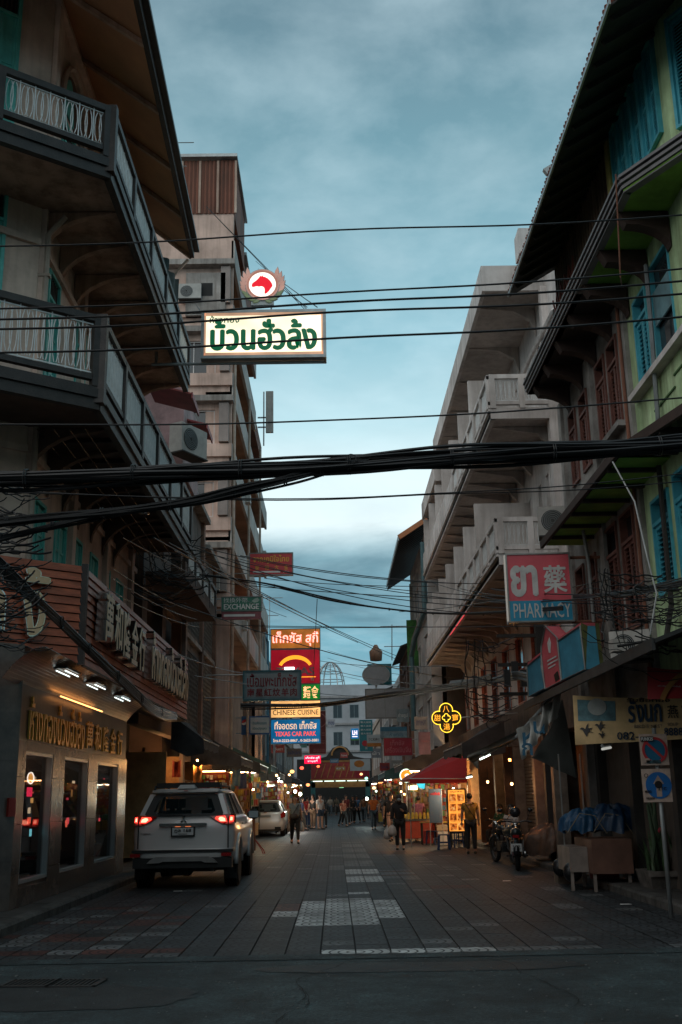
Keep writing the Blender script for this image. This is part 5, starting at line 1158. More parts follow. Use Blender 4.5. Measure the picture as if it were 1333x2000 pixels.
# 12 pharmacy sign
t, pl, w, h = board('pharmacy_sign', 'square red and blue PHARMACY box sign hanging from the weathered shophouse', (990, 1084, 1119, 1211), 19, M('board_pharm_red', (.60, .085, .11), .45, var=.12, bump=0), M('frame_steel', (.32, .30, .28), .35, metal=.6, bump=0), .03, .25, rz=R(-2))
m = MB(); m.box(-w/2, w/2, -.008, .25, -h/2, -h*.20); part('blue_band', m, M('board_pharm_blue', (.02, .26, .42), .45, var=.12, bump=0), t, local=True)
text('ยา', w*.44, h*.48, t, pl(-.24, .10), M('print_grey', (.58, .58, .56), .5, bump=0), bold=.055); text('藥', w*.38, h*.42, t, pl(.26, .12), MATS['print_grey'], bold=.02); text('PHARMACY', w*.92, h*.22, t, pl(.02, -.35, .014), MATS['print_grey'], bold=.005)
m = MB(); m.tube([(w/2, .12, h*.46), (w/2+.75, .12, h*.46)], .03, 6).tube([(w/2, .12, -h*.52), (w/2+.8, .12, -h*.5)], .03, 6); part('bracket', m, M('rust_pipe', (.1, .1, .1)), t, local=True)
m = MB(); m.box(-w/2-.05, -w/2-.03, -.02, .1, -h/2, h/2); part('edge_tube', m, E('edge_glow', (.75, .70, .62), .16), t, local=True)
# house shaped pharmacy box below, running along the facade
t = thing('pharmacy_sign', 'blue and red house-shaped box sign with a pale cross, below the square PHARMACY sign', 'sign', (4.3, 17.5, 3.9))
def seg(p, q): return onX(*p, 4.15) if False else None
A_, B_ = Vector((3.42, 20.4, 0)), Vector((4.05, 17.2, 0)); dr = (B_-A_).normalized(); nn = Vector((dr.y, -dr.x, 0)); nn = nn if nn.y < 0 else -nn
def quadsheet(px, Yf):
    P = []
    for x, y in px:
        d = ray(x, y); # meet the vertical plane through A_,B_
        k = (A_.x*nn.x+A_.y*nn.y)/(d.x*nn.x+d.y*nn.y); P.append(Vector((d.x*k, d.y*k, EYE+d.z*k)))
    return P
BL = M('box_blue', (.05, .24, .35), .5, var=.25, bump=0); RDP = M('box_red', (.55, .10, .12), .5, var=.2, bump=0)
for name, px, mt_ in (('blue_panel', [(1031, 1301), (1059, 1278), (1066, 1344), (1034, 1361)], BL), ('red_panel', [(1059, 1262), (1067, 1223), (1090, 1246), (1098, 1330), (1067, 1346), (1059, 1300)], RDP), ('blue_panel', [(1091, 1252), (1135, 1222), (1145, 1307), (1099, 1329)], BL), ('red_band', [(1091, 1247), (1135, 1216), (1135, 1223), (1091, 1254)], RDP), ('red_band', [(1031, 1294), (1059, 1272), (1059, 1279), (1031, 1302)], RDP)):
    m = MB(); m.prism(quadsheet(px, 0), -nn*.25 if name != 'red_band' else -nn*.252); part(name, m, mt_, t)
m = MB(); m.prism([p+nn*.004 for p in quadsheet([(1070, 1256), (1074, 1245), (1077, 1256), (1076, 1275), (1073, 1275)], 0)], nn*.004); part('cross_emblem', m, M('print_grey', (.1, .1, .1)), t)
m = MB(); m.prism([p+nn*.004 for p in quadsheet([(1083, 1318), (1090, 1310), (1094, 1326), (1086, 1332)], 0)], nn*.004); part('emblem', m, BLK_T, t)
for q4 in ([(1059, 1262), (1067, 1223), (1090, 1246), (1098, 1330), (1067, 1346), (1059, 1300)], [(1031, 1301), (1059, 1278), (1066, 1344), (1034, 1361)], [(1091, 1252), (1135, 1222), (1145, 1307), (1099, 1329)]):
    m = MB(); m.tube([p+nn*.012 for p in quadsheet(q4, 0)], .016, 4, closed=True); part('edge_trim', m, FRM, t)
for (x_, y_, w_) in ((1070, 1290, 18), (1071, 1297, 20), (1072, 1304, 14)):
    m = MB(); m.prism([p+nn*.006 for p in quadsheet([(x_, y_), (x_+w_, y_-w_*.55), (x_+w_, y_-w_*.55+3), (x_, y_+3)], 0)], nn*.003); part('pale_print', m, M('print_grey', (.1, .1, .1)), t)
pe = quadsheet([(1135, 1216), (1145, 1307)], 0); m = MB(); m.prism([pe[0], pe[1], pe[1]+Vector((.32, .1, 0)), pe[0]+Vector((.32, .1, 0))], (0, .22, 0)); part('box_end', m, M('box_end_green', (.12, .13, .05), .25, var=.3, bump=0), t)
# 13 banners
def cloth(name, label, cat, P00, P10, P11, P01, mat, nu=24, nv=10, amp=.03, fr=5, seed=1, group=None):
    rs = random.Random(seed); n = ((P10-P00).cross(P01-P00)).normalized(); ph = [rs.uniform(0, 6.28) for _ in range(6)]
    def at(u, v):
        p = (P00.lerp(P10, u)).lerp(P01.lerp(P11, u), v)
        return p+n*(amp*(math.sin(fr*u*2+ph[0]+2*v)+.6*math.sin(fr*1.9*u+ph[1]-3*v)+.4*math.sin(7*v+ph[2]+4*u)))-Vector((0, 0, .06*math.sin(math.pi*u)*(1-v)))
    m = MB(); g = [[at(i/nu, j/nv) for i in range(nu+1)] for j in range(nv+1)]
    k = m.pts([p for r in g for p in r])
    for j in range(nv):
        for i in range(nu): a = k+j*(nu+1)+i; m.f.append([a, a+1, a+nu+2, a+nu+1])
    c = (P00+P11)/2; t = thing(name, label, cat, c, 0, group); o = part('cloth', m, mat, t, smooth=True)
    return t, at, n
P00, P10, P11, P01 = onY(1119, 1358, 16.6), onY(1400, 1352, 16.0), onY(1400, 1440, 16.0), onY(1124, 1455, 16.6)
t, at, n = cloth('banner', "sagging yellow cloth banner for BIRD'S NEST SOUP with swallows and a telephone number", 'banner', P00, P10, P11, P01, M('banner_cloth', (.72, .50, .25), .8, var=.35, scale=1.6, bump=.1), amp=.018)
def on_cloth(u, v, up=.012):
    p = at(u, v); r_v = (at(u+.02, v)-at(u-.02, v)).normalized(); u_v = (at(u, v-.04)-at(u, v+.04)).normalized(); nn_ = r_v.cross(u_v); m = Matrix((r_v, u_v, nn_)).transposed().to_4x4(); m.translation = p+nn_*up; return m
wd = (P10-P00).length; NV = M('banner_navy', (.015, .05, .10), .6, bump=0)
for q, (ch, u) in enumerate((('รั', .415), ('ง', .47), ('น', .53), ('ก', .595))): text(ch, wd*.055, .27 if q else .36, t, on_cloth(u, .36 if q else .30), NV, bold=.03)
for ch, u in (('燕', .70), ('窩', .80)): text(ch, .16, .20, t, on_cloth(u, .36), BLK_T, bold=.01)
text('รับซื้อทอง', wd*.3, .07, t, on_cloth(.53, .05), BLK_T, bold=.02)
text("BIRD'S NEST", wd*.20, .055, t, on_cloth(.53, .66), M('banner_grey_print', (.12, .13, .13), .6, bump=0), bold=-.005); text('SOUP', wd*.07, .055, t, on_cloth(.70, .65), MATS['banner_grey_print'], bold=-.005)
text('082-', wd*.15, .12, t, on_cloth(.38, .86), NV, bold=.01); text('88888', wd*.16, .12, t, on_cloth(.72, .82), NV, bold=.01)
m = MB(); A_1, B_1 = .03, .30
for i in range(8):
    for j in range(4):
        a, b = A_1+(B_1-A_1)*i/8, A_1+(B_1-A_1)*(i+1)/8; c_, d_ = .08+.44*j/4, .08+.44*(j+1)/4; m.quad(*[at(x, y)-n*.006*(1 if n.y > 0 else -1) for x, y in ((a, c_), (b, c_), (b, d_), (a, d_))])
part('photo_print', m, M('banner_photo', (.10, .22, .25), .6, var=.8, scale=6, bump=0, dirt=(.03, .06, .07)), t)
disc(t, on_cloth(.17, .22, .016), .13, M('bowl_print', (.36, .38, .36), .5, bump=0), 'bowl_print', sx=1.1)
bird = [(-.10, .02), (-.07, .045), (-.045, .04), (-.02, .02), (.0, .07), (.03, .10), (.015, .03), (.09, .035), (.03, .0), (.10, -.035), (.02, -.02), (.0, -.09), (-.03, -.045), (-.06, .01)]
for u, v, s_ in ((.09, .72, 1.0), (.19, .64, .8), (.20, .82, .55)): shape(t, on_cloth(u, v, .014), [(x*s_*1.1, y*s_*1.1) for x, y in bird], BLK_T, 'swallow_print')
# red banner top right
P00, P10, P11, P01 = onY(1265, 1302, 14.6), onY(1400, 1297, 14.2), onY(1400, 1362, 14.2), onY(1265, 1366, 14.6)
t, at, n = cloth('banner', 'plain red banner with small white print and a gold arc above the yellow cloth banner', 'banner', P00, P10, P11, P01, M('banner_red', (.34, .008, .012), .6, var=.15, bump=0), amp=.004)
text('เปิดบัญชีทองคำวันนี้', .30, .025, t, on_cloth(.32, .58, .012), WHT_T, bold=.0)
m = MB(); P = [(.55*math.cos(R(a)), .55*math.sin(R(a))) for a in range(100, 175, 6)]
Pc = on_cloth(.9, 1.55, .013); m2 = MB()
for k in range(12):
    a, b = R(112+k*4.4), R(112+(k+1)*4.4); m2.quad(*[(q*math.cos(c_)*1.0, q*math.sin(c_), 0) for q, c_ in ((.60, a), (.67, a), (.67, b), (.60, b))])
link('gold_arc', m2.mesh('gold_arc'), M('banner_gold', (.40, .17, .03), .5, bump=0), t, W=Pc)
# 14 traffic signs
post = onY(1290, 1500, 14.6)
Wd = .42
t, pl, w, h = board('traffic_sign', 'square no-parking sign with a red ring and slash, a FUNK25 sticker across its top', (1248, 1434, 1308, 1494), 14.6, M('sign_plate', (.62, .46, .38), .5, var=.25, scale=8, bump=0), None, depth=.012)
SRED = M('sign_red', (.50, .04, .045), .5, var=.1, bump=0); SBL = M('sign_blue', (.015, .14, .26), .5, var=.15, bump=0)
disc(t, pl(.02, -.02), w*.46, SRED, 'ring', 40, w*.37, .006); disc(t, pl(.02, -.02, .001), w*.37, SBL, 'blue_disc', 40, None, .004)
m = MB(); m.beam((-w*.28, -.009, w*.26), (w*.30, -.009, -w*.30), w*.09, .004, up=(0, 1, 0)); part('slash', m, SRED, t, local=True)
m = MB(); m.box(-w*.46, w*.0, -.014, -.008, h*.26, h*.42); part('sticker', m, BLK_T, t, local=True); text('FUNK25', w*.42, h*.11, t, pl(-.23, .34, .016), WHT_T, bold=.03)
m = MB(); m.box(-w*.32, w*.2, -.010, -.007, -h*.44, -h*.34); part('sticker', m, M('sticker_scrap', (.05, .10, .12), .5, bump=0), t, local=True); m = MB(); m.box(-w*.42, -w*.2, -.010, -.007, -h*.42, -h*.28); part('sticker', m, M('sign_plate', (.1, .1, .1)), t, local=True)
t, pl, w, h = board('traffic_sign', 'square blue one-way sign with a white arrow and stickers, under the no-parking sign', (1253, 1502, 1315, 1566), 14.6, MATS['sign_plate'], None, depth=.012)
disc(t, pl(.05, 0), w*.45, M('sign_blue2', (.015, .14, .42), .5, var=.15, bump=0), 'blue_disc', 40, None, .004)
shape(t, pl(.05, 0, .006), [(-.03*1.2, -w*.38), (.036, -w*.38), (.036, w*.05), (w*.19, w*.05), (0, w*.34), (-w*.19, w*.05), (-.036, w*.05)], M('arrow_print', (.45, .33, .27), .5, bump=0), 'arrow')
disc(t, pl(.04, .02, .012), w*.13, BLK_T, 'sticker'); text('MICRO', w*.22, h*.08, t, pl(-.34, -.18, .010), BLK_T, bold=.02); text('ONE PIZZA', w*.3, h*.06, t, pl(-.28, -.38, .010), BLK_T, bold=.02); text('2TC', w*.3, h*.09, t, pl(.16, -.1, .013), BLK_T, bold=.01); disc(t, pl(-.36, .3, .008), w*.07, BLK_T, 'sticker', r0=w*.05)
m = MB(); x = onY(1286, 1500, 14.63).x; m.lathe([(.03, 0), (.03, 2.45)], (x, 14.66, 0), 10); solo('sign_post', m, GALV, 'thin steel post carrying the two square traffic signs', 'post', smooth=True)

rs = random.Random(31)
FS = [(640, 1405, 655, 1420, 105, (.3, .3, .32)), (665, 1470, 680, 1480, 110, (.35, .05, .04)), (645, 1482, 662, 1490, 100, (.1, .2, .3)), (742, 1490, 762, 1505, 70, (.32, .04, .04)), (765, 1485, 790, 1500, 60, (.25, .25, .24)), (588, 1436, 600, 1460, 90, (.12, .25, .2)), (560, 1462, 590, 1478, 66, (.15, .12, .1)), (530, 1455, 556, 1470, 60, (.28, .05, .04)), (725, 1462, 745, 1480, 80, (.2, .22, .25)), (810, 1400, 836, 1424, 44, (.30, .28, .26)), (655, 1497, 675, 1505, 108, (.4, .2, .05)), (775, 1385, 800, 1410, 58, (.22, .28, .3))]
WD = ('ทอง', 'ร้านอาหาร', 'กาแฟ', 'โรงแรม', 'ขายส่ง', 'ของฝาก', 'คลินิก', 'แว่นตา', 'ผ้า', 'เกาเหลา', 'ยา', 'ถ่ายรูป')
CN = ('pale grey', 'small dark red', 'dull blue', 'red', 'whitish', 'sea-green', 'brownish', 'brick red', 'slate', 'cream-grey', 'orange', 'blue-grey')
for k, (x0, y0, x1, y1, Y, c_) in enumerate(FS):
    t, pl, w, h = board('hanging_sign', '%s small signboard %s far street, %s' % (CN[k], 'in the left' if x0 < 655 else 'in the right', ('over the gate roof', 'just above the gate', 'left above the gate', 'over the right stalls', 'left of the red canopy', 'beside the maroon board', 'over the left awnings', 'under the drinks sign', 'under the teal board', 'beside the neon quatrefoil', 'at the gate gable', 'under the blank billboard')[k]), (x0, y0, x1, y1), Y, M('far_board%d' % k, c_, .6, var=.3, bump=0), None, depth=.15)
    text(WD[k], w*.75, h*.4, t, pl(0, 0, .008), WHT_T if k % 3 else MATS['sign_navy_print'], bold=.01)
for k, (x, y, Y, c_) in enumerate(((590, 1500, 70, (1, .1, .05)), (571, 1507, 64, (1, .5, .15)), (622, 1497, 90, (1, .15, .05)), (757, 1512, 66, (1, .35, .1)), (772, 1520, 60, (1, .6, .3)), (706, 1512, 95, (1, .5, .2)), (716, 1520, 90, (.3, .9, .6)), (744, 1527, 70, (1, .25, .08)), (731, 1539, 76, (1, .6, .3)), (602, 1533, 74, (1, .3, .1)))):
    c = onY(x, y, Y); t = thing('lantern', 'small glowing lantern number-less and round, %s' % ('left row by the crimson sign', 'left row over the awnings', 'left row by the gate', 'right row under the red board', 'right row by the whitish board', 'right row before the gate, warm', 'right row before the gate, green', 'right row over the green-edged awning', 'right row low over the walkers', 'left row low by the white bulbs')[k], 'lantern', c, 0, 'small lanterns down the street')
    t['label'] = t['label'].replace(' number-less and round', '')
    m = MB(); m.ball((0, 0, 0), .13, 10, 8, (1, 1, .8)); part('shade', m, E('lantern_%d' % k, c_, 2.2), t, local=True); m = MB(); m.tube([(0, 0, .1), (0, 0, .6)], .01, 4); part('cord', m, CABLE, t, local=True)
# ------------------------------------------------------------------ cars
PAINT = M('white_car_paint', (.50, .485, .475), .28, var=.04, scale=1, bump=0, spec=.6); PAINT.node_tree.nodes['Principled BSDF'].inputs['Coat Weight'].default_value = .5
BPL = M('black_plastic', (.012, .012, .012), .55, var=.1, bump=0); RUB = M('tyre_rubber', (.012, .012, .012), .85, var=.2, bump=.1)
CGL = GLASS('car_glass', (.012, .03, .035), .04, .66); SCR = M('dusty_windscreen', (.50, .64, .68), .25, var=.1, bump=0, alpha=.75); SEAT = M('seat_fabric', (.02, .02, .022), .8, bump=0)  # pale windscreen colour has the sheen of reflected sky painted in
TLR = M('tail_lens', (.25, .006, .008), .12, var=.05, bump=0); TLG = E('tail_lamp_glow', (1, .05, .03), 1.5); TLH = E('tail_lamp_hot', (1, .26, .16), 3.0)
def loop(z, yr, yf, hw, rc, n=5):
    P = []
    for cx, cy, a0 in ((hw-rc, yr+rc, -90), (hw-rc, yf-rc, 0), (-hw+rc, yf-rc, 90), (-hw+rc, yr+rc, 180)):
        for k in range(n+1): a = R(a0+90*k/n); P.append((cx+rc*math.cos(a), cy+rc*math.sin(a), z))
    return P
def lofted(levels, cap=True):
    m = MB(); n = None
    for l in levels: P = loop(*l); n = len(P); m.pts(P)
    for i in range(len(levels)-1):
        for j in range(n): jj = (j+1) % n; m.f.append([i*n+j, i*n+jj, (i+1)*n+jj, (i+1)*n+j])
    if cap: m.f.append(list(range(n))[::-1]); m.f.append([(len(levels)-1)*n+j for j in range(n)])
    return m
def wheel(t, x, y, r, w):
    s = 1 if x > 0 else -1
    m = MB(); m.lathe([(r*.62, -w/2), (r*.93, -w/2), (r, -w/2+.03), (r, w/2-.03), (r*.93, w/2), (r*.62, w/2)], (x, y, r), 28, ax='x'); wl = part('wheel', m, RUB, t, local=True, smooth=False)
    m = MB(); m.lathe([(r*.64, s*(w/2-.02)), (r*.6, s*(w/2-.06)), (.05, s*(w/2-.05))], (x, y, r), 20, ax='x'); part('rim', m, CHROME, wl, local=True)
    m = MB()
    for k in range(6): a = k*math.pi/3; m.beam((x+s*(w/2-.03), y, r), (x+s*(w/2-.03), y+r*.6*math.cos(a), r+r*.6*math.sin(a)), .05, .03, up=(1, 0, 0))
    part('spokes', m, CHROME, wl, local=True)
def car(t, sv):
    P = lambda name, m, mat, sm=False: part(name, m, mat, t, smooth=sm, local=True)
    if sv:
        lo = [(.46, .10, 4.45, .84, .25), (.52, .02, 4.58, .89, .28), (.68, .0, 4.62, .905, .28), (.705, .03, 4.62, .90, .26), (.72, .035, 4.62, .90, .26), (1.0, .04, 4.6, .91, .24), (1.14, .06, 4.5, .905, .24), (1.22, .09, 3.45, .88, .22), (1.27, .11, 3.35, .84, .20)]
        up_ = [(1.70, .40, 2.62, .655, .12), (1.745, .36, 2.55, .64, .14), (1.785, .50, 2.4, .56, .2)]
        gz0, gz1, gy0, gy1, gh0, gh1 = 1.28, 1.69, .105, .385, .80, .655
    else:
        lo = [(.22, .10, 3.75, .76, .25), (.30, .02, 3.83, .83, .30), (.62, .0, 3.85, .85, .30), (.66, .03, 3.85, .845, .3), (.92, .06, 3.7, .845, .28), (.98, .08, 3.0, .83, .25), (1.02, .10, 2.95, .80, .24)]
        up_ = [(1.42, .38, 2.0, .60, .14), (1.47, .34, 1.95, .58, .16), (1.52, .55, 1.8, .48, .2)]
        gz0, gz1, gy0, gy1, gh0, gh1 = 1.02, 1.41, .10, .36, .78, .60
    P('body', lofted(lo), PAINT, True); P('roof', lofted(up_), PAINT, True)
    yfw0, yfw1 = lo[-1][2], up_[0][2]
    def gp(x, z): q = (z-gz0)/(gz1-gz0); return gy0+(gy1-gy0)*q, gh0+(gh1-gh0)*q
    # pillars
    for s in (-1, 1):
        (ya, ha), (yb, hb) = gp(0, gz0), gp(0, gz1)
        for nm, y0, y1, y0t, y1t in (('rear_pillar', 0, .50, 0, .30), ('mid_pillar', 1.25, 1.37, 1.0, 1.1), ('centre_pillar', 2.15, 2.27, 1.55, 1.65) if sv else ('centre_pillar', 1.9, 2.0, 1.35, 1.45)):
            m = MB(); P0 = [(s*ha, ya+y0, gz0), (s*ha, ya+y1, gz0), (s*hb, yb+y1t, gz1), (s*hb, yb+y0t, gz1)]
            m.prism(P0, (-s*.05, 0, 0)); P(nm, m, PAINT if nm == 'rear_pillar' else BPL)
        m = MB(); a, b = (s*(ha-.01), ya, gz0), (s*(hb-.01), yb, gz1); wi0, wi1 = (ha-.70 if sv else .13), (hb-.56 if sv else .08)
        m.prism([a, b, (s*(hb-wi1), yb-.008, gz1), (s*(ha-wi0), ya-.008, gz0)], (0, .05, 0)); P('rear_pillar', m, PAINT)
        m = MB(); m.beam((s*(ha-.02), yfw0-.1, gz0), (s*(hb-.02), yfw1, gz1), .06, .05); P('windscreen_pillar', m, PAINT)
        m = MB(); m.quad((s*(ha-.012), ya+.45, gz0), (s*(ha-.012), yfw0-.12, gz0), (s*(hb-.012), yfw1-.02, gz1), (s*(hb-.012), yb+.28, gz1)); P('side_window', m, CGL)
        m = MB(); m.beam((s*(ha+.005), ya+.3, gz0-.0), (s*(ha+.005), yfw0-.3, gz0-.0), .012, .03); P('window_trim', m, CHROME)
    w0, w1 = (.70, .565) if sv else (.66, .52)
    y0, _ = gp(0, gz0); y1, _ = gp(0, gz1)
    G = []; corner = .07
    def R2(x, q): return (x, y0-.012+(y1-y0)*q, gz0+(gz1-gz0)*q)
    G = [R2(-w0+.06, 0), R2(w0-.06, 0), R2(w0, .12), R2(w1+.015, .9), R2(w1-.05, 1), R2(-w1+.05, 1), R2(-w1-.015, .9), R2(-w0, .12)]
    m = MB(); m.quad(*G); P('rear_window', m, CGL)
    # dark printed border of the glass
    ins = [R2(x*.82, .5+(q-.5)*.74) for x, q in ((-w0+.1, 0), (w0-.1, 0), (w0-.03, .15), (w1, .85), (w1-.08, 1), (-w1+.08, 1), (-w1, .85), (-w0+.03, .15))]
    m = MB()
    for k in range(8): a, b = Vector(G[k])-Vector((0, .003, 0)), Vector(G[(k+1) % 8])-Vector((0, .003, 0)); m.quad(a, b, ins[(k+1) % 8], ins[k])
    P('window_border', m, BPL)
    m = MB(); m.quad((-.70, yfw0-.12, gz0), (.70, yfw0-.12, gz0), (.60, yfw1, gz1), (-.60, yfw1, gz1)); P('windscreen', m, SCR)
    m = MB(); m.box(-.8, .8, .5, yfw0-.3, gz0-.25, gz0-.15); P('cabin_floor', m, SEAT)
    for s in (-1, 1):
        for yy in ((1.35, 2.3) if sv else (1.1, 1.9)):
            m = MB(); m.box(s*.4-.24, s*.4+.24, yy, yy+.12, gz0-.3, gz0+.10).box(s*.4-.12, s*.4+.12, yy, yy+.09, gz0+.14, gz0+.32).box(s*.4-.05, s*.4+.05, yy+.03, yy+.05, gz0+.1, gz0+.15); P('seat', m, SEAT)
    rear = lambda z: next(l0[1]+(l1[1]-l0[1])*(z-l0[0])/(l1[0]-l0[0]) for l0, l1 in zip(lo, lo[1:]) if l0[0] <= z <= l1[0])
    if sv:
        for s in (-1, 1):
            q = [(.905, 1.31, .34), (.905, 1.15, .30), (.86, 1.14, .10), (.70, 1.14, .045), (.58, 1.20, .06), (.47, 1.285, .085), (.72, 1.31, .095), (.84, 1.315, .13)]
            m = MB(); m.prism([(s*x, y-.02, z) for x, z, y in q], (0, .06, 0)); P('tail_light', m, TLR)
            m = MB(); m.prism([(s*x, y-.026, z) for x, z, y in ((.78, 1.175, .05), (.66, 1.175, .04), (.56, 1.235, .06), (.58, 1.275, .075), (.74, 1.285, .09))], (0, .01, 0)); P('lamp_glow', m, TLG)
            m = MB(); m.prism([(s*x, y-.029, z) for x, z, y in ((.75, 1.19, .05), (.66, 1.19, .04), (.62, 1.23, .06), (.64, 1.265, .075), (.73, 1.27, .09))], (0, .01, 0)); P('lamp_core', m, TLH)
            m = MB(); m.prism([(s*x, y-.026, z) for x, z, y in ((.885, 1.18, .17), (.815, 1.18, .07), (.82, 1.285, .12), (.885, 1.28, .22))], (0, .01, 0)); P('lamp_glow', m, TLG)
            m = MB(); m.prism([(s*x, y-.030, z) for x, z, y in ((.865, 1.20, .14), (.825, 1.20, .08), (.83, 1.265, .12), (.865, 1.26, .18))], (0, .01, 0)); P('lamp_core', m, TLH)
            m = MB(); m.box(s*.80-.12, s*.80+.06, -.012, .05, .58, .64); P('reflector', m, TLR)
            m = MB(); m.beam((s*.795, -.01+.06, .72), (s*.795, .05, 1.27), .010, .02); P('panel_gap', m, BPL)
            # roof rail
            m = MB(); m.tube([(s*.60, .55, 1.77), (s*.60, .62, 1.83), (s*.60, 2.2, 1.83), (s*.60, 2.3, 1.77)], .02, 6); P('roof_rail', m, BPL)
            m = MB(); m.ball((s*1.02, 3.05, 1.26), .13, 12, 8, (1, .5, .75)); P('door_mirror', m, BPL, True)
            m = MB(); m.quad((s*.93, 2.98, 1.20), (s*1.12, 2.98, 1.20), (s*1.12, 2.98, 1.33), (s*.93, 2.98, 1.33)); P('mirror_glass', m, GLASS('mirror', (.35, .40, .42), .05))
            m = MB(); m.box(s*.905, s*.93, 1.5, 1.62, 1.10, 1.13).box(s*.905, s*.93, 2.4, 2.52, 1.10, 1.13); P('door_handle', m, CHROME)
            for yy in (.95, 3.75):
                m = MB(); m.tube([(s*.905, yy+.52*math.cos(R(a)), .42+.50*math.sin(R(a))) for a in range(0, 181, 15)], .045, 6); P('wheel_arch', m, PAINT, True)
                m = MB(); m.prism([(s*.87, yy+.46*math.cos(R(a)), .42+.46*math.sin(R(a))) for a in range(0, 360, 20)], (s*.036, 0, 0)); P('wheel_well', m, BLACK)
        m = MB(); m.box(-.42, .42, -.01, .03, 1.12, 1.165).box(-.40, .40, -.03, .0, 1.125, 1.158); P('chrome_bar', m, CHROME)
        m = MB()
        for a in (90, 210, 330):
            c = Vector((.035*math.cos(R(a)), 1.215+.035*math.sin(R(a)))); d = Vector((math.cos(R(a)), math.sin(R(a))))*.03; e = Vector((-d.y, d.x))*.55
            m.prism([((c+v).x, .045, (c+v).y) for v in (-d, e, d, -e)], (0, .02, 0))
        P('emblem', m, CHROME)
        m = MB(); m.box(-.21, .21, -.005, .05, .93, 1.10); P('plate_frame', m, BPL)
        m = MB(); m.box(-.185, .185, -.014, -.004, .955, 1.085); P('number_plate', m, M('plate_white', (.55, .56, .56), .5, var=.1, bump=0))
        Wp = WM[t.name] @ FACE
        text('ฎล 168', .30, .075, t, Wp @ Matrix.Translation((0, 1.03, .016)), BLK_T, bold=.02, name='plate_number'); text('กรุงเทพมหานคร', .16, .022, t, Wp @ Matrix.Translation((0, .972, .016)), BLK_T, bold=.02, name='plate_number')
        text('PAJERO', .17, .022, t, Wp @ Matrix.Translation((-.66, .985, -.025)), BPL, bold=.02, name='badge_lettering')
        for x in (-.09, .09): m = MB(); m.box(x-.05, x+.05, -.012, .0, 1.102, 1.112); P('plate_lamp', m, E('plate_lamp', (1, .25, .08), .6))
        m = MB(); m.box(-.89, .89, -.02, .12, .655, .70); P('bumper_strip', m, BPL)
        m = MB(); m.box(-.87, .87, .01, .25, .38, .56); P('bumper_lower', m, BPL)
        Q = [(-.62, .47), (-.56, .53), (-.46, .58), (.46, .58), (.56, .53), (.62, .47), (.40, .475), (.34, .50), (-.34, .50), (-.40, .475)]
        m = MB(); m.prism([(x, -.045, z) for x, z in Q], (0, .08, 0)); P('skid_plate', m, M('silver_plastic', (.33, .32, .31), .35, metal=.3, bump=0))
        m = MB(); m.box(-.55, .55, .3, 4.2, .30, .48).box(-.25, .05, .25, .6, .24, .35); P('underbody', m, BLACK)
        m = MB(); m.tube([(-.75, .5, .36), (.75, .5, .36)], .05, 8).ball((.0, .55, .34), .14); P('axle', m, BLACK)
        m = MB(); m.lathe([(.04, 0), (.04, .35)], (.52, .05, .36), 10, ax='y'); P('exhaust', m, BPL)
        m = MB(); m.box(-.60, .60, .75, 1.75, 1.83, 1.90).box(-.58, .58, .62, .78, 1.80, 1.88); P('roof_rack', m, BPL)
        m = MB(); m.prism([(-.17, .36, 1.785), (.17, .36, 1.785), (.12, .42, 1.855), (-.12, .42, 1.855)], (0, .3, 0)); P('antenna_cover', m, PAINT)
        m = MB(); m.beam((.0, .10, 1.30), (-.45, .085, 1.33), .02, .03).ball((0, .08, 1.29), .03); P('wiper', m, BPL)
        m = MB(); m.prism([(-.60, .33, 1.765), (.60, .33, 1.765), (.58, .31, 1.72), (-.58, .31, 1.72)], (0, .12, 0)); P('spoiler', m, M('silver_plastic', (.1, .1, .1)))
        m = MB(); m.box(-.04, .04, .305, .32, 1.738, 1.75); P('stop_lamp', m, TLR)
        for s in (-1, 1):
            for y in (.95, 3.75): wheel(t, s*.80, y, .385, .26)
            m = MB(); m.box(s*.70, s*.92, .52, .54, .16, .50); P('mud_flap', m, BPL)
    else:
        for s in (-1, 1):
            m = MB(); m.prism([(s*.86, .12, .80), (s*.70, .025, .76), (s*.66, .03, .92), (s*.80, .09, 1.04), (s*.87, .2, .98)], (0, .05, 0)); P('tail_light', m, TLR)
            m = MB(); m.ball((s*.95, 2.5, 1.02), .10, 10, 6, (1, .5, .7)); P('door_mirror', m, PAINT, True)
            for y in (.70, 3.1): wheel(t, s*.74, y, .30, .2)
        m = MB(); m.box(-.24, .24, .01, .06, .80, .90); P('number_plate', m, M('plate_grey', (.25, .26, .26), .5, bump=0))
        m = MB(); m.box(-.7, .7, .02, .2, .24, .30); P('bumper_lower', m, BPL)
        m = MB(); m.box(.42, .68, -.01, .05, .28, .40); P('bumper_vent', m, BLACK)
        m = MB(); m.beam((0, .08, 1.04), (-.35, .08, 1.06), .02, .03); P('wiper', m, BPL)
        m = MB(); m.box(-.07, .07, .045, .06, .985, 1.01); P('emblem', m, CHROME)
        m = MB(); m.prism([(-.56, .26, 1.47), (.56, .26, 1.47), (.56, .4, 1.49), (-.56, .4, 1.49)], (0, 0, .03)); P('spoiler', m, PAINT)
suv = thing('parked_car', 'white sport utility car with glowing red tail lights and roof rack, parked on the left', 'car', (-2.86, 20.55, 0)); car(suv, True); suv.scale = (1.06, 1.04, 1.02)
hc = onZ(524, 1632); hat = thing('parked_car', 'small white hatchback with unlit tail lights parked farther down on the left', 'car', (hc.x-.05, 48.5, 0)); car(hat, False); hat.scale = (1.02, 1, 1.02)

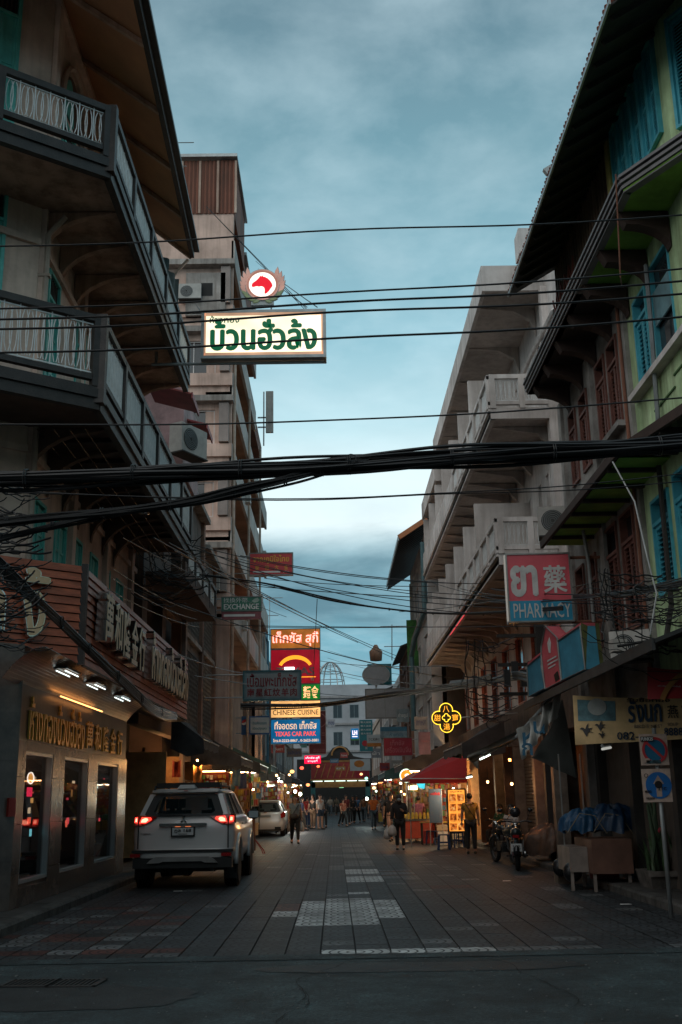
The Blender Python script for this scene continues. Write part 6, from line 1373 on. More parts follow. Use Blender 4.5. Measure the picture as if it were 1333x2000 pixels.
# ------------------------------------------------------------------ people
SKIN = M('skin', (.38, .21, .14), .55, var=.08, scale=20, bump=0); HAIR = M('black_hair', (.012, .010, .009), .5, var=.3, bump=0); HAIRG = M('grey_hair', (.18, .17, .16), .6, var=.3, bump=0)
def skinmesh(name, V, Ed, Rd, sub=1):
    me = bpy.data.meshes.new(name); me.from_pydata([tuple(v) for v in V], Ed, []); o = bpy.data.objects.new('tmp', me); col.objects.link(o)
    md_ = o.modifiers.new('s', 'SKIN'); md_.use_smooth_shade = True
    for k, sv_ in enumerate(me.skin_vertices[0].data): sv_.radius = Rd[k] if isinstance(Rd[k], tuple) else (Rd[k], Rd[k]); sv_.use_root = (k == 0)
    s_ = o.modifiers.new('d', 'SUBSURF'); s_.levels = sub; s_.render_levels = sub
    bpy.context.view_layer.update(); dg = bpy.context.evaluated_depsgraph_get(); m2 = bpy.data.meshes.new_from_object(o.evaluated_get(dg)); m2.name = name
    bpy.data.objects.remove(o); bpy.data.meshes.remove(me)
    for p in m2.polygons: p.use_smooth = True
    return m2
def CLO(name, c): return M('cloth_'+name, c, .85, var=.25, scale=9, bump=.1)
def person(label, loc, h, rz, top, bottom, pose='walk', sleeve='short', legs='long', hair='short', hm=None, mask=False, shoe=None, ph=1, group=None, fat=1.0, head_tilt=0., step=.2):
    h *= 1.10; s = h/1.70; t = thing('person', label, 'person', loc, rz, group)
    def q(x, y, z): return Vector((x, y, z))*s
    sit = pose == 'sit'; dz = -.47 if sit else 0
    a = step*ph if pose == 'walk' else .03
    J = dict(pel=(0, 0, .93+dz), wai=(0, 0, 1.06+dz), che=(0, .0, 1.26+dz), nck=(0, .01, 1.43+dz), nk2=(0, -.005-head_tilt*.03, 1.50+dz), jaw=(0, -.02-head_tilt*.06, 1.545+dz), mid=(0, -.01-head_tilt*.07, 1.61+dz), crn=(0, .0-head_tilt*.06, 1.665+dz))
    for sg, n in ((-1, 'l'), (1, 'r')):
        sw = a*sg
        J['h'+n] = (sg*.09, 0, .88+dz)
        if sit: J['k'+n] = (sg*.12, -.42, .46); J['a'+n] = (sg*.12, -.40, .08); J['t'+n] = (sg*.12, -.55, .03)
        else: J['k'+n] = (sg*.10, -sw*.9, .49); J['a'+n] = (sg*.10, -sw*1.1+(.22 if sw < -.05 else 0.), .085+(.03 if sw < -.05 else 0)); J['t'+n] = (sg*.11, -sw*1.1+(.22 if sw < -.05 else 0.)-.15, .03)
        J['s'+n] = (sg*.175, .0, 1.385+dz)
        if pose == 'phone' and n == 'r' or pose == 'reach' : J['e'+n] = (sg*.23, -.03, 1.12+dz); J['w'+n] = (sg*.10 if pose == 'phone' else sg*.16, -.25, 1.22+dz if pose == 'phone' else 1.08+dz)
        elif sit: J['e'+n] = (sg*.23, -.05, 1.13+dz); J['w'+n] = (sg*.12, -.28, 1.08+dz)
        else: J['e'+n] = (sg*.235, a*sg*.35, 1.13+dz); J['w'+n] = (sg*.25, a*sg*.7-.05, .90+dz)
    N = list(J); idx = {k: i for i, k in enumerate(N)}; V = [q(*J[k]) for k in N]
    Ed = [(idx[a_], idx[b_]) for a_, b_ in (('pel', 'wai'), ('wai', 'che'), ('che', 'nck'), ('nck', 'nk2'), ('nk2', 'jaw'), ('jaw', 'mid'), ('mid', 'crn'), ('pel', 'hl'), ('pel', 'hr'), ('hl', 'kl'), ('hr', 'kr'), ('kl', 'al'), ('kr', 'ar'), ('al', 'tl'), ('ar', 'tr'), ('che', 'sl'), ('che', 'sr'), ('sl', 'el'), ('sr', 'er'), ('el', 'wl'), ('er', 'wr'))]
    rad = dict(pel=(.15, .12), wai=(.135, .10), che=(.155, .115), nck=(.065, .06), nk2=(.055, .055), jaw=(.066, .08), mid=(.084, .098), crn=(.062, .075), h=.10, k=.066, a=.045, t=.034, s=.062, e=.046, w=.031)
    gr = lambda k: rad[k] if k in rad else rad[k[0]]
    def sc_(v, e=0., f=1.): return tuple((x*f+e)*s for x in v) if isinstance(v, tuple) else (v*f+e)*s
    bm = skinmesh('body', V, Ed, [sc_(gr(k)) for k in N]); link('body', bm, SKIN, t)
    # clothes follow the same skeleton
    def sub(name, keys, edges, ex, mat, f=1.0, extra={}):
        ks = list(keys)+list(extra); ii = {k: i for i, k in enumerate(ks)}
        VV = [q(*(extra[k][0] if k in extra else J[k])) for k in ks]; RR = [sc_(extra[k][1] if k in extra else gr(k), ex, f) for k in ks]
        link(name, skinmesh(name, VV, [(ii[x], ii[y]) for x, y in edges], RR), mat, t)
    mixp = lambda a_, b_, w: tuple(J[a_][i]*(1-w)+J[b_][i]*w for i in range(3))
    ks = ['wai', 'pel', 'che', 'sl', 'sr']; ed = [('pel', 'wai'), ('wai', 'che'), ('che', 'cu'), ('che', 'sl'), ('che', 'sr')]; ex = {'cu': (mixp('che', 'nck', .75), (.075, .06))}
    if sleeve == 'short': ex['ul'] = (mixp('sl', 'el', .6), .052); ex['ur'] = (mixp('sr', 'er', .6), .052); ed += [('sl', 'ul'), ('sr', 'ur')]
    elif sleeve == 'long': ks += ['el', 'er']; ex['ul'] = (mixp('el', 'wl', .85), .036); ex['ur'] = (mixp('er', 'wr', .85), .036); ed += [('sl', 'el'), ('sr', 'er'), ('el', 'ul'), ('er', 'ur')]
    if not sit: ex['hem'] = ((0, 0, .86+dz), (.135, .11)); ed += [('pel', 'hem')]
    sub('shirt', ks, ed, .016, top, fat, ex)
    if legs == 'skirt': sub('skirt', ['pel'], [('pel', 'm1'), ('m1', 'm2')], .02, bottom, 1, {'m1': ((0, 0, .7), (.17, .13)), 'm2': ((0, 0, .42), (.20, .16))})
    else:
        w = {'long': .93, 'capri': .55, 'shorts': 0.}[legs]
        ks = ['pel', 'hl', 'hr']; ex = {}; ed = [('pel', 'hl'), ('pel', 'hr')]
        for n in 'lr':
            if legs == 'shorts': ex['c'+n] = (mixp('h'+n, 'k'+n, .75), .08); ed += [('h'+n, 'c'+n)]
            else: ks.append('k'+n); ex['c'+n] = (mixp('k'+n, 'a'+n, w), .045 if legs == 'long' else .05); ed += [('h'+n, 'k'+n), ('k'+n, 'c'+n)]
        sub('trousers', ks, ed, .014, bottom, 1, ex)
    for n in 'lr':
        m = MB(); A, T = q(*J['a'+n]), q(*J['t'+n]); m.tube([A+Vector((0, .05*s, -.055*s)), A+Vector((0, .0, -.04*s)), A.lerp(T, .6)+Vector((0, 0, -.01*s)), T+Vector((0, -.04*s, -.005*s))], [.042*s, .046*s, .042*s, .02*s], 8); part('shoe', m, shoe or M('shoe_dark', (.03, .025, .022), .6, bump=0), t, local=True, smooth=True)
        W_, E_ = q(*J['w'+n]), q(*J['e'+n]); d = (W_-E_).normalized(); sd = d.cross(Vector((0, 1, 0))).normalized() if abs(d.y) < .9 else Vector((1, 0, 0)); m = MB()
        m.tube([W_, W_+d*.045*s, W_+d*.085*s], [.024*s, .036*s, .032*s], 8)
        fw_ = d.cross(sd)
        for k in range(4):
            b0 = W_+d*.075*s+fw_*((k-1.5)*.016*s); l = (.05, .062, .06, .048)[k]*s; m.tube([b0, b0+d*l*.6, b0+d*l*.9+sd*(-.25*l)], [.010*s, .009*s, .007*s], 5)
        b0 = W_+d*.03*s-fw_*.03*s; m.tube([b0, b0+d*.03*s-fw_*.02*s, b0+d*.055*s-fw_*.018*s], [.011*s, .010*s, .008*s], 5); part('hand', m, SKIN, t, local=True, smooth=True)
    hc_ = q(*J['mid']); hm = hm or HAIR; m = MB()
    if hair == 'short': m.ball(hc_+Vector((0, .018, .022))*s, .102*s, 14, 9, (.88, .95, .88))
    elif hair == 'bun': m.ball(hc_+Vector((0, .018, .022))*s, .105*s, 14, 9, (.9, .95, .9)); m.ball(hc_+Vector((0, .11, .03))*s, .045*s)
    elif hair == 'long': m.ball(hc_+Vector((0, .018, .022))*s, .108*s, 14, 9, (.92, .95, .92)); m.tube([hc_+Vector((0, .04, .02))*s, hc_+Vector((0, .055, -.12))*s, hc_+Vector((0, .06, -.30))*s], [.09*s, .10*s, .07*s], 10)
    elif hair == 'bald': m.ball(hc_+Vector((0, .03, .0))*s, .094*s, 12, 8, (.92, .85, .7))
    part('hair', m, hm, t, local=True, smooth=True)
    for sg in (-1, 1):
        m = MB(); m.ball(hc_+Vector((sg*.033, -.083, .004))*s, .010*s, 8, 6, (1.3, .5, .8)); part('eye', m, BLK_T, t, local=True)
        m = MB(); m.ball(hc_+Vector((sg*.083, .0, -.005))*s, .026*s, 8, 6, (.4, .7, 1.2)); part('ear', m, SKIN, t, local=True)
    if mask: m = MB(); m.ball(hc_+Vector((0, -.045, -.045))*s, .060*s, 12, 8, (1, .85, .75)); part('face_mask', m, M('mask_blue', (.30, .40, .45), .8, bump=0), t, local=True, smooth=True)
    else:
        m = MB(); m.prism([hc_+Vector((-.014, -.082, -.03))*s, hc_+Vector((.014, -.082, -.03))*s, hc_+Vector((.004, -.082, .01))*s, hc_+Vector((-.004, -.082, .01))*s], Vector((0, -.022, -.004))*s); part('nose', m, SKIN, t, local=True)
        m = MB(); m.box(-.022*s, .022*s, (hc_.y/s-.083)*s, (hc_.y/s-.079)*s, hc_.z-.055*s, hc_.z-.049*s); part('mouth', m, M('lips', (.22, .07, .06), .6, bump=0), t, local=True)
    t['_J'] = 0; del t['_J']
    return t, {k: q(*v) for k, v in J.items()}, s
def local(t, m, mat, name, sm=False): return part(name, m, mat, t, smooth=sm, local=True)
def carried_bag(label, t, hand, s, mat, name='plastic_bag', cat='bag', sz=.16):
    p = WM[t.name] @ hand; b = MB(); k = sz
    b.lathe([(.012, 0), (.02, -.08), (k*.45, -.16), (k*.62, -.30), (k*.55, -.40), (k*.2, -.43)], p-Vector((0, 0, .03)), 10)
    return solo(name, b, mat, label, cat, smooth=True)
def fit(px, foot, ): return onZ(px, foot)
WB = M('white_plastic_bag', (.45, .44, .43), .5, var=.2, scale=12, bump=.3)
p = fit(577, 1648); t, J, s = person('grey-haired man in a grey patterned shirt walking toward the camera with a crossbody bag', p, 1.52, R(8), CLO('grey', (.16, .19, .21)), CLO('black', (.012, .012, .014)), hair='bald', hm=HAIRG, fat=1.15, step=.12)
m = MB(); m.tube([(.13*s, -.11, 1.42*s), (.0, -.14, 1.2*s), (-.14*s, -.12, 1.0*s)], .014, 5).tube([(.13*s, .08, 1.42*s), (.0, .12, 1.2*s), (-.1, .1, 1.0*s)], .012, 5); local(t, m, BPL, 'bag_strap')
pb = WM[t.name] @ Vector((-.06, -.17, .98*s)); m = MB(); m.ball(pb, .15, 12, 8, (1.1, .45, .8)); solo('shoulder_bag', m, M('bag_brown', (.03, .02, .018), .6), 'dark round shoulder bag worn on the front of the grey-shirted man', 'bag', smooth=True)
carried_bag('white plastic bag with a brown bottom in the hand of the grey-shirted man', t, J['wr'], s, WB)
carried_bag('small pale plastic bag in the other hand of the grey-shirted man', t, J['wl'], s, M('pale_bag', (.2, .15, .13), .5), sz=.10)
p = fit(783, 1660); t, J, s = person('masked woman all in black walking toward the camera looking at her phone', p, 1.50, R(-6), CLO('black', (.1, .1, .1)), CLO('black', (.1, .1, .1)), pose='phone', sleeve='long', hair='long', mask=True, fat=1.18, head_tilt=.6)
m = MB(); m.box(.02, .09, -.30, -.29, 1.24*s, 1.34*s); local(t, m, GLASS('phone_glass'), 'phone')
carried_bag('tall white shopping bag hanging beside the woman in black', t, J['wl'], s, WB, 'shopping_bag', sz=.24); carried_bag('second white plastic bag just behind the shopping bag of the woman in black', t, J['wl']+Vector((-.16, .12, -.1)), s, WB, sz=.2)
p = fit(765, 1643); person('long-haired woman in a black top and dark teal skirt walking behind the woman in black', p, 1.58, R(10), CLO('black', (.1, .1, .1)), CLO('teal', (.02, .07, .085)), legs='skirt', sleeve='short', hair='long', ph=-1)
p = fit(731, 1621); person('man in a bright orange T-shirt and blue jeans walking up the middle of the street', p, 1.56, R(4), CLO('orange', (.55, .13, .02)), CLO('jeans', (.05, .08, .10)), hair='short', ph=-1, fat=1.1)
p = fit(820, 1643); person('woman in a pink flowered blouse at the food stall, seen from behind', p, 1.45, R(170), M('flowered_cloth', (.42, .16, .22), .85, var=.6, scale=22, bump=0, dirt=(.12, .05, .14)), CLO('black', (.1, .1, .1)), pose='reach', legs='capri', hair='bun', fat=1.12, shoe=SKIN)
p = fit(922, 1668); t, J, s = person('man in a mustard yellow T-shirt and dark trousers standing with his back to the camera', p, 1.50, R(178), CLO('mustard', (.30, .17, .03)), CLO('charcoal', (.02, .02, .022)), pose='stand', hair='short', fat=1.08)
m = MB(); m.tube([(.13*s, .115, 1.42*s), (.0, .135, 1.2*s), (-.15*s, .12, .98*s)], .012, 5); local(t, m, BPL, 'bag_strap')
far = [(677, 1602, 'person in a dark red top and black trousers in the middle distance', 1.55, (.16, .02, .02), (.015, .015, .018), 'short', 'long'),
       (698, 1602, 'person in a blue T-shirt standing in the middle distance beside a brown top', 1.5, (.03, .12, .25), (.015, .015, .018), 'short', 'long'),
       (712, 1602, 'person in a brown top and faded jeans in the middle distance', 1.5, (.20, .09, .04), (.07, .10, .12), 'short', 'long'),
       (690, 1600, 'person in a black top between the red and the blue one', 1.5, (.02, .02, .02), (.02, .02, .02), 'long', 'long'),
       (601, 1605, 'person in a red shirt and blue trousers at the left stalls', 1.5, (.40, .03, .03), (.03, .06, .14), 'short', 'long'),
       (612, 1605, 'person in a black T-shirt and tan trousers at the left stalls', 1.58, (.015, .015, .015), (.22, .14, .09), 'short', 'long'),
       (626, 1604, 'person in a white T-shirt and dark blue shorts at the left stalls', 1.58, (.50, .48, .46), (.03, .05, .08), 'short', 'shorts'),
       (634, 1603, 'person in dark clothes leaning beside the one in shorts', 1.45, (.03, .04, .05), (.02, .02, .02), 'long', 'long'),
       (646, 1590, 'distant person in a cream top before the market gate', 1.5, (.42, .36, .28), (.12, .16, .18), 'long', 'long'),
       (658, 1590, 'distant person in an olive top before the market gate', 1.5, (.14, .12, .08), (.10, .09, .08), 'long', 'long'),
       (671, 1600, 'person in a rust coloured top at the edge of the right stalls', 1.35, (.30, .08, .04), (.02, .02, .02), 'short', 'long')]
far += [(752, 1600, 'person in a grey top walking behind the long-haired woman', 1.55, (.14, .15, .16), (.03, .03, .035), 'short', 'long'),
       (765, 1598, 'person in a pale shirt at the far right stalls', 1.5, (.35, .33, .30), (.03, .04, .07), 'short', 'long'),
       (776, 1606, 'person in a maroon shirt buying at the right stalls', 1.5, (.18, .03, .04), (.02, .02, .02), 'short', 'capri'),
       (722, 1596, 'person in a mustard top beyond the orange shirt', 1.5, (.30, .18, .04), (.02, .02, .03), 'short', 'long'),
       (590, 1612, 'person in a navy shirt bending at the left stall', 1.45, (.03, .04, .09), (.06, .05, .04), 'short', 'long'),
       (843, 1628, 'cook in a white apron behind the food stall', 1.5, (.45, .42, .40), (.03, .03, .03), 'short', 'long')]
for k, (x, y, lab, h, c1_, c2_, sl, lg) in enumerate(far):
    Yp = (66, 71, 73, 69, 62, 59, 58, 61, 100, 103, 63, 60, 64, 56, 84, 57, 42)[k]; d_ = onZ(x, 1700); p_ = Vector((onY(x, 1610, Yp).x, Yp, 0)); h = h*1.03
    person(lab, p_, h, R((20, -15, 170, 5, 160, -30, 40, -150, 0, 10, 30, 15, -60, 120, 175, 80, 20)[k]), CLO('far%d' % k, c1_), CLO('farb%d' % k, c2_), sleeve=sl, legs=lg, hair=('short', 'long')[k % 2], ph=(-1)**k, pose='walk' if k < 4 or k > 7 else 'stand')
person('woman in a white blouse sitting on a stool on the right pavement', (4.75, 29.5, .14), 1.5, R(-35), CLO('white', (.42, .42, .42)), CLO('charcoal', (.1, .1, .1)), pose='sit', hair='long')
person('person in a dark green top sitting behind the man in mustard yellow', (4.9, 32.5, .14), 1.5, R(-60), CLO('green', (.03, .12, .07)), CLO('charcoal', (.1, .1, .1)), pose='sit', hair='short')
person('stallholder in a yellow shirt behind the white hatchback', (-4.1, 51.5, .0), 1.6, R(-60), CLO('yellow', (.42, .22, .03)), CLO('charcoal', (.1, .1, .1)), pose='stand', hair='short')
# ------------------------------------------------------------------ shops and stalls
def bulb(loc, label, group, power=25, colr=(1, .55, .22), r=.05, e=12, cord=.4):
    t = thing('hanging_bulb', label, 'lamp', loc, 0, group)
    m = MB(); m.ball((0, 0, 0), r, 10, 8, (1, 1, 1.15)); part('bulb', m, E('bulb_%d_%d' % (int(colr[2]*100), e), colr, e), t, local=True)
    m = MB(); m.tube([(0, 0, r), (0, 0, r+cord)], .008, 4).lathe([(.02, r*.8), (.025, r+.06)], n=8); part('cord', m, CABLE, t, local=True)
    if power:
        l = bpy.data.lights.new('bulb_light', 'POINT'); l.energy = power*(1.5 if colr[2] > .5 else 2.9); l.color = colr; l.shadow_soft_size = r*1.6; lo_ = bpy.data.objects.new('bulb_light', l); col.objects.link(lo_); lo_.parent = t; lo_.location = (0, 0, -r*2.4)
    return t
PAL = [M('goods_%d' % k, c, .6, var=.2, bump=0) for k, c in enumerate([(.5, .25, .05), (.45, .05, .04), (.55, .45, .3), (.08, .2, .3), (.5, .38, .06), (.35, .12, .2), (.1, .25, .08), (.6, .55, .5), (.2, .08, .04)])]
def lit_shop(side, y0, y1, label, wall, strength, seed=0, X=4.6, h=2.9):
    rs = random.Random(seed); x = side*(X+1.3); t = thing('shop_interior', label, 'shop', (side*(X+.8), (y0+y1)/2, .14)); sx = side
    m = MB(); m.box(x, x+sx*.05, y0+.05, y1-.05, .14, h); part('back_wall', m, wall, t)
    m = MB(); m.box(x-sx*.02, x-sx*1.2, y0, y0+.05, .14, h).box(x-sx*.02, x-sx*1.2, y1-.05, y1, .14, h); m2 = m; part('side_wall', MB().box(x-sx*.02, x-sx*1.2, y0, y0+.05, .14, h), wall, t); part('side_wall', MB().box(x-sx*.02, x-sx*1.2, y1-.05, y1, .14, h), wall, t)
    for z in (.6, 1.1, 1.6, 2.1):
        m = MB(); m.box(x-sx*.01, x-sx*.35, y0+.1, y1-.1, z, z+.03); part('shelf', m, M('shelf_wood', (.25, .13, .06), .6), t)
        groups = {}
        y = y0+.15
        while y < y1-.3:
            w = rs.uniform(.08, .28); hh = rs.uniform(.12, .38); k = rs.randrange(len(PAL)); groups.setdefault(k, MB()).box(x-sx*.05, x-sx*rs.uniform(.2, .33), y, y+w*.9, z+.03, z+.03+hh); y += w
        for k, mb_ in groups.items(): part('shelf_goods', mb_, PAL[k], t, kind='stuff')
    m = MB(); m.box(x-sx*.6, x-sx*.64, y0+.3, y1-.3, h-.12, h-.08); part('ceiling_tube', m, E('shop_tube_%d' % int(strength*10), (1, .56, .24), strength*2.2), t)
    return t
WW = M('warm_wall', (.50, .28, .12), .8, var=.3, scale=3); WR = M('red_shop_wall', (.45, .07, .03), .7, var=.3, scale=3); WC = M('cream_shop_wall', (.55, .42, .30), .8, var=.3, scale=3)
lit_shop(-1, 29.5, 33, 'dim orange lit shop with stacked goods just beyond the sport utility car', WW, 10, 1, X=4.5)
lit_shop(-1, 37.5, 41, 'amber lit shop front behind the grey awning on the left', WW, 9, 2)
lit_shop(-1, 43, 49, 'warm bright shop with packed shelves next to the white hatchback', WC, 14, 3)
lit_shop(-1, 51, 58, 'pink and cream lit shop beyond the white hatchback', WC, 22, 4)
lit_shop(-1, 60, 68, 'brightly lit shop behind the standing group on the left', WW, 24, 5)
lit_shop(-1, 72, 84, 'far lit shop on the left before the market gate', WC, 12, 6)
lit_shop(1, 30, 35.4, 'dim amber lit shop with shutters behind the man in mustard yellow', M('dark_amber_wall', (.20, .09, .04), .8, var=.5, scale=2), 1.6, 7)
lit_shop(1, 37.5, 41.5, 'orange lit food shop under the red canopy', WW, 26, 8)
lit_shop(1, 42, 47, 'red lit shop just beyond the red canopy', WR, 22, 9)
lit_shop(1, 50, 58, 'warm lit shop in the middle of the right row', WW, 16, 10)
lit_shop(1, 62, 74, 'small lit shop far down the right row', WC, 9, 11)
lit_shop(1, 80, 96, 'farthest lit shop of the right row', WW, 7, 12)
# sloping awnings on the left
AWC = [M('awning_%d' % k, c, .85, var=.4, scale=2, bump=.1) for k, c in enumerate([(.055, .05, .05), (.10, .10, .10), (.05, .13, .14), (.14, .06, .05), (.16, .15, .14), (.04, .04, .045)])]
def awning(label, side, y0, y1, xw, xo, zw, zo, mat, drop=.25, group=None, seed=0):
    rs = random.Random(seed); t = thing('awning', label, 'awning', (side*(xw+xo)/2, (y0+y1)/2, zo), 0, group); ny, nx = 14, 8; m = MB(); k = len(m.v)
    for i in range(nx+1):
        u = i/nx
        for j in range(ny+1):
            v = j/ny; z = zw+(zo-zw)*u-.10*math.sin(math.pi*u)*(1+.5*math.sin(9*v+seed))+.02*rs.uniform(-1, 1); m.pts([(side*(xw+(xo-xw)*u), y0+(y1-y0)*v, z)])
    for j in range(ny+1): v = j/ny; m.pts([(side*xo+.01*rs.uniform(-1, 1), y0+(y1-y0)*v, zo-drop-.05*abs(math.sin(11*v+seed)))])
    for i in range(nx+1):
        for j in range(ny): a = i*(ny+1)+j; m.f.append([a, a+1, a+ny+2, a+ny+1])
    part('cloth', m, mat, t, smooth=True)
    m = MB(); m.prism([(side*xw, y0-.02, zw-.02), (side*xo, y0-.02, zo-.02), (side*(xo+.02*side), y0-.02, zo-drop-.1-.1*rs.random()), (side*(xo+(xw-xo)*.5), y0-.02, zo-drop-.25*rs.random()), (side*xw, y0-.02, zo-drop-.3*rs.random())], (0, .012, 0)); part('end_flap', m, mat, t)
    for y in (y0+.05, (y0+y1)/2, y1-.05): m = MB(); m.tube([(side*xw, y, zw-.35), (side*(xo+.03*0), y, zo-.06)], .018, 5); part('arm', m, GALV, t)
    m = MB(); m.tube([(side*xo, y0, zo-.03), (side*xo, y1, zo-.03)], .02, 5); part('front_bar', m, GALV, t)
    return t
specs = [(29.6, 33.5, 4.5, 3.6, 3.9, 3.25, 0), (34.5, 39.5, 4.6, 3.0, 3.75, 2.95, 1), (40.5, 45.5, 4.6, 2.8, 3.8, 2.9, 0), (46.5, 52, 4.6, 2.75, 3.9, 3.05, 2), (53, 58.5, 4.6, 2.7, 3.6, 2.85, 4), (60, 67, 4.6, 2.4, 3.7, 2.8, 5), (69, 77, 4.6, 2.5, 3.8, 2.9, 3), (80, 90, 4.6, 2.6, 3.6, 2.9, 1)]
names = ['dark sagging cloth awning nearest the sport utility car', 'grey tarpaulin awning over the left stalls, before the hatchback', 'black patched awning over the shop before the hatchback', 'teal-edged awning above the white hatchback', 'pale grey awning just beyond the white hatchback', 'long dark awning over the standing group on the left', 'dull red awning far down the left side', 'last grey awning on the left before the gate']
for k, (a, b, xw, xo, zw, zo, c) in enumerate(specs): awning(names[k], -1, a, b, xw, xo, zw, zo, AWC[c], seed=k)
awning('dark cloth awning over the dim amber shop on the right', 1, 29.5, 34.5, 4.7, 3.5, 3.6, 3.0, AWC[0], seed=11)
awning('torn grey awning stretching from the wall beside the red canopy', 1, 43, 49, 4.6, 2.7, 3.7, 2.9, AWC[5], seed=12)
awning('green-edged awning in the middle of the right row', 1, 52, 60, 4.3, 2.4, 3.6, 2.8, AWC[2], seed=13)
awning('small dark awning far down the right row', 1, 64, 75, 4.3, 2.3, 3.6, 2.8, AWC[0], seed=14)
# red canopy
t = thing('canopy', 'red fabric market canopy sloping down toward the street on the right', 'canopy', (3.7, 37.3, 2.3))
RC = M('red_canopy', (.42, .012, .012), .7, var=.15, scale=2, bump=.05)
tl, tr_, br, bl = onY(868, 1478, 37.4), onY(912, 1476, 37.0), onY(913, 1521, 35.6), onY(800, 1521, 35.6)
blb = Vector((bl.x, 39.4, bl.z)); brb = Vector((br.x, 39.4, br.z))
for P in ((tl, tr_, br, bl), (tr_, Vector((tr_.x, 39.3, br.z)), brb, br), (tl, bl, blb)):
    m = MB(); m.prism(P, (0, .01, -.01)); part('panel', m, RC, t)
m = MB(); m.box(bl.x, br.x, bl.y-.01, bl.y+.005, bl.z-.16, bl.z-.01); part('valance', m, RC, t)
for p in (bl, br, blb, brb): m = MB(); m.tube([(p.x, p.y+.03, 0), (p.x, p.y+.03, p.z)], .02, 6); part('post', m, GALV, t)
m = MB(); m.tube([bl, br], .02, 5).tube([bl, tl], .02, 5); part('frame_bar', m, GALV, t)
# menu light box, blue banner stand, lamp stall, round lit sign
a, b = onY(875, 1543, 35.2), onY(911, 1623, 35.2)
t = thing('menu_board', 'tall glowing orange menu board with rows of food pictures on two legs', 'menu board', ((a.x+b.x)/2, 35.2, .3)); w, h = b.x-a.x, a.z-b.z; W0 = Matrix.Translation(((a.x+b.x)/2, 35.2, (a.z+b.z)/2)) @ FACE
m = MB(); m.box(a.x, b.x, 35.2, 35.35, b.z, a.z); part('panel', m, LIT('menu_glow', (1, .36, .05), .95, 2.5), t)
m = MB(); e = .04; m.box(a.x-e, a.x, 35.17, 35.37, b.z-e, a.z+e).box(b.x, b.x+e, 35.17, 35.37, b.z-e, a.z+e).box(a.x, b.x, 35.17, 35.37, a.z, a.z+e).box(a.x, b.x, 35.17, 35.37, b.z-e, b.z); part('frame', m, BPL, t)
MP = LIT('menu_photo', (.8, .20, .04), .5, 9)
nt = MP.node_tree; cr = nt.nodes.new('ShaderNodeValToRGB'); tcn = nt.nodes.new('ShaderNodeTexCoord'); nn2 = nt.nodes.new('ShaderNodeTexNoise'); nn2.inputs['Scale'].default_value = 9; nt.links.new(tcn.outputs['Object'], nn2.inputs[0])
els = cr.color_ramp.elements; els.new(.5); els[0].position = .35; els[0].color = (.10, .02, .005, 1); els[1].color = (.9, .20, .02, 1); els[2].position = .68; els[2].color = (1, .62, .2, 1)
nt.links.new(nn2.outputs[0], cr.inputs[0]); nt.links.new(cr.outputs[0], nt.nodes['Principled BSDF'].inputs['Emission Color'])
for j in range(4):
    for i in range(2):
        cx, cy = (-.24+.48*i)*w, (.31-.235*j)*h; m = MB(); ww, hh_ = w*.20, h*.085; m.prism([(cx-ww, cy-hh_, 0), (cx+ww, cy-hh_, 0), (cx+ww, cy+hh_, 0), (cx-ww, cy+hh_, 0)], (0, 0, .006)); link('food_picture', m.mesh('food_picture'), MP, t, W=W0)
        text('ข้าวผัด', w*.3, h*.016, t, W0 @ Matrix.Translation((cx, cy-.105*h, .006)), BLK_T, bold=.01)
text('เมนูอาหาร', w*.7, h*.05, t, W0 @ Matrix.Translation((0, .45*h, .006)), BLK_T, bold=.02)
for x in (a.x+.05, b.x-.05): m = MB(); m.tube([(x, 35.28, 0), (x, 35.28, b.z)], .025, 5); part('leg', m, BPL, t)
a, b = onY(838, 1541, 37.0), onY(865, 1607, 37.0); t = thing('banner_stand', 'dark blue upright banner with pale print beside the menu board', 'banner', ((a.x+b.x)/2, 37.0, 0)); w, h = b.x-a.x, a.z-b.z
m = MB(); m.box(a.x, b.x, 37, 37.02, b.z, a.z); part('cloth', m, M('banner_blue', (.015, .045, .09), .6, var=.7, scale=4, bump=0, dirt=(.04, .06, .09)), t)
text('บะหมี่เกี๊ยวกุ้ง', w*.8, h*.12, t, Matrix.Translation(((a.x+b.x)/2, 36.99, a.z-h*.15)) @ FACE, RED_T, bold=.02)
m = MB(); m.tube([(a.x, 37.03, 0), (a.x, 37.03, a.z)], .015, 5).tube([(b.x, 37.03, 0), (b.x, 37.03, a.z)], .015, 5); part('pole', m, GALV, t)
c = onY(808, 1527, 39.5); t = thing('food_stall', 'small food stall with a dim red parasol, steel counter and glowing lamp', 'food stall', (c.x, 39.5, 0))
m = MB(); r = .55
m.lathe([(.02, c.z+.32), (r*.5, c.z+.2), (r, c.z)], (c.x, 39.5, 0), 16, caps=False); part('parasol', m, M('parasol_pink', (.35, .16, .12), .8, bump=0), t)
m = MB(); m.tube([(c.x, 39.5, 0), (c.x, 39.5, c.z+.32)], .02, 6); part('pole', m, GALV, t)
m = MB(); m.box(c.x-.6, c.x+.75, 39.2, 40.0, .75, .82); part('counter', m, CHROME, t); m = MB(); m.box(c.x-.55, c.x+.7, 39.25, 39.95, .15, .74); part('cabinet', m, M('stall_red', (.42, .05, .02), .6, bump=0), t)
m = MB(); m.box(c.x-.2, c.x+.12, 39.35, 39.45, c.z-.28, c.z-.14); part('lamp', m, E('stall_lamp', (1, .68, .38), 5), t)
m = MB()
for k in range(9): m.lathe([(.05, .82), (.06, .95), (.03, 1.05)], (c.x-.5+k*.14, 39.4+.06*(k % 3), 0), 8)
part('jars', m, PAL[4], t, kind='stuff')
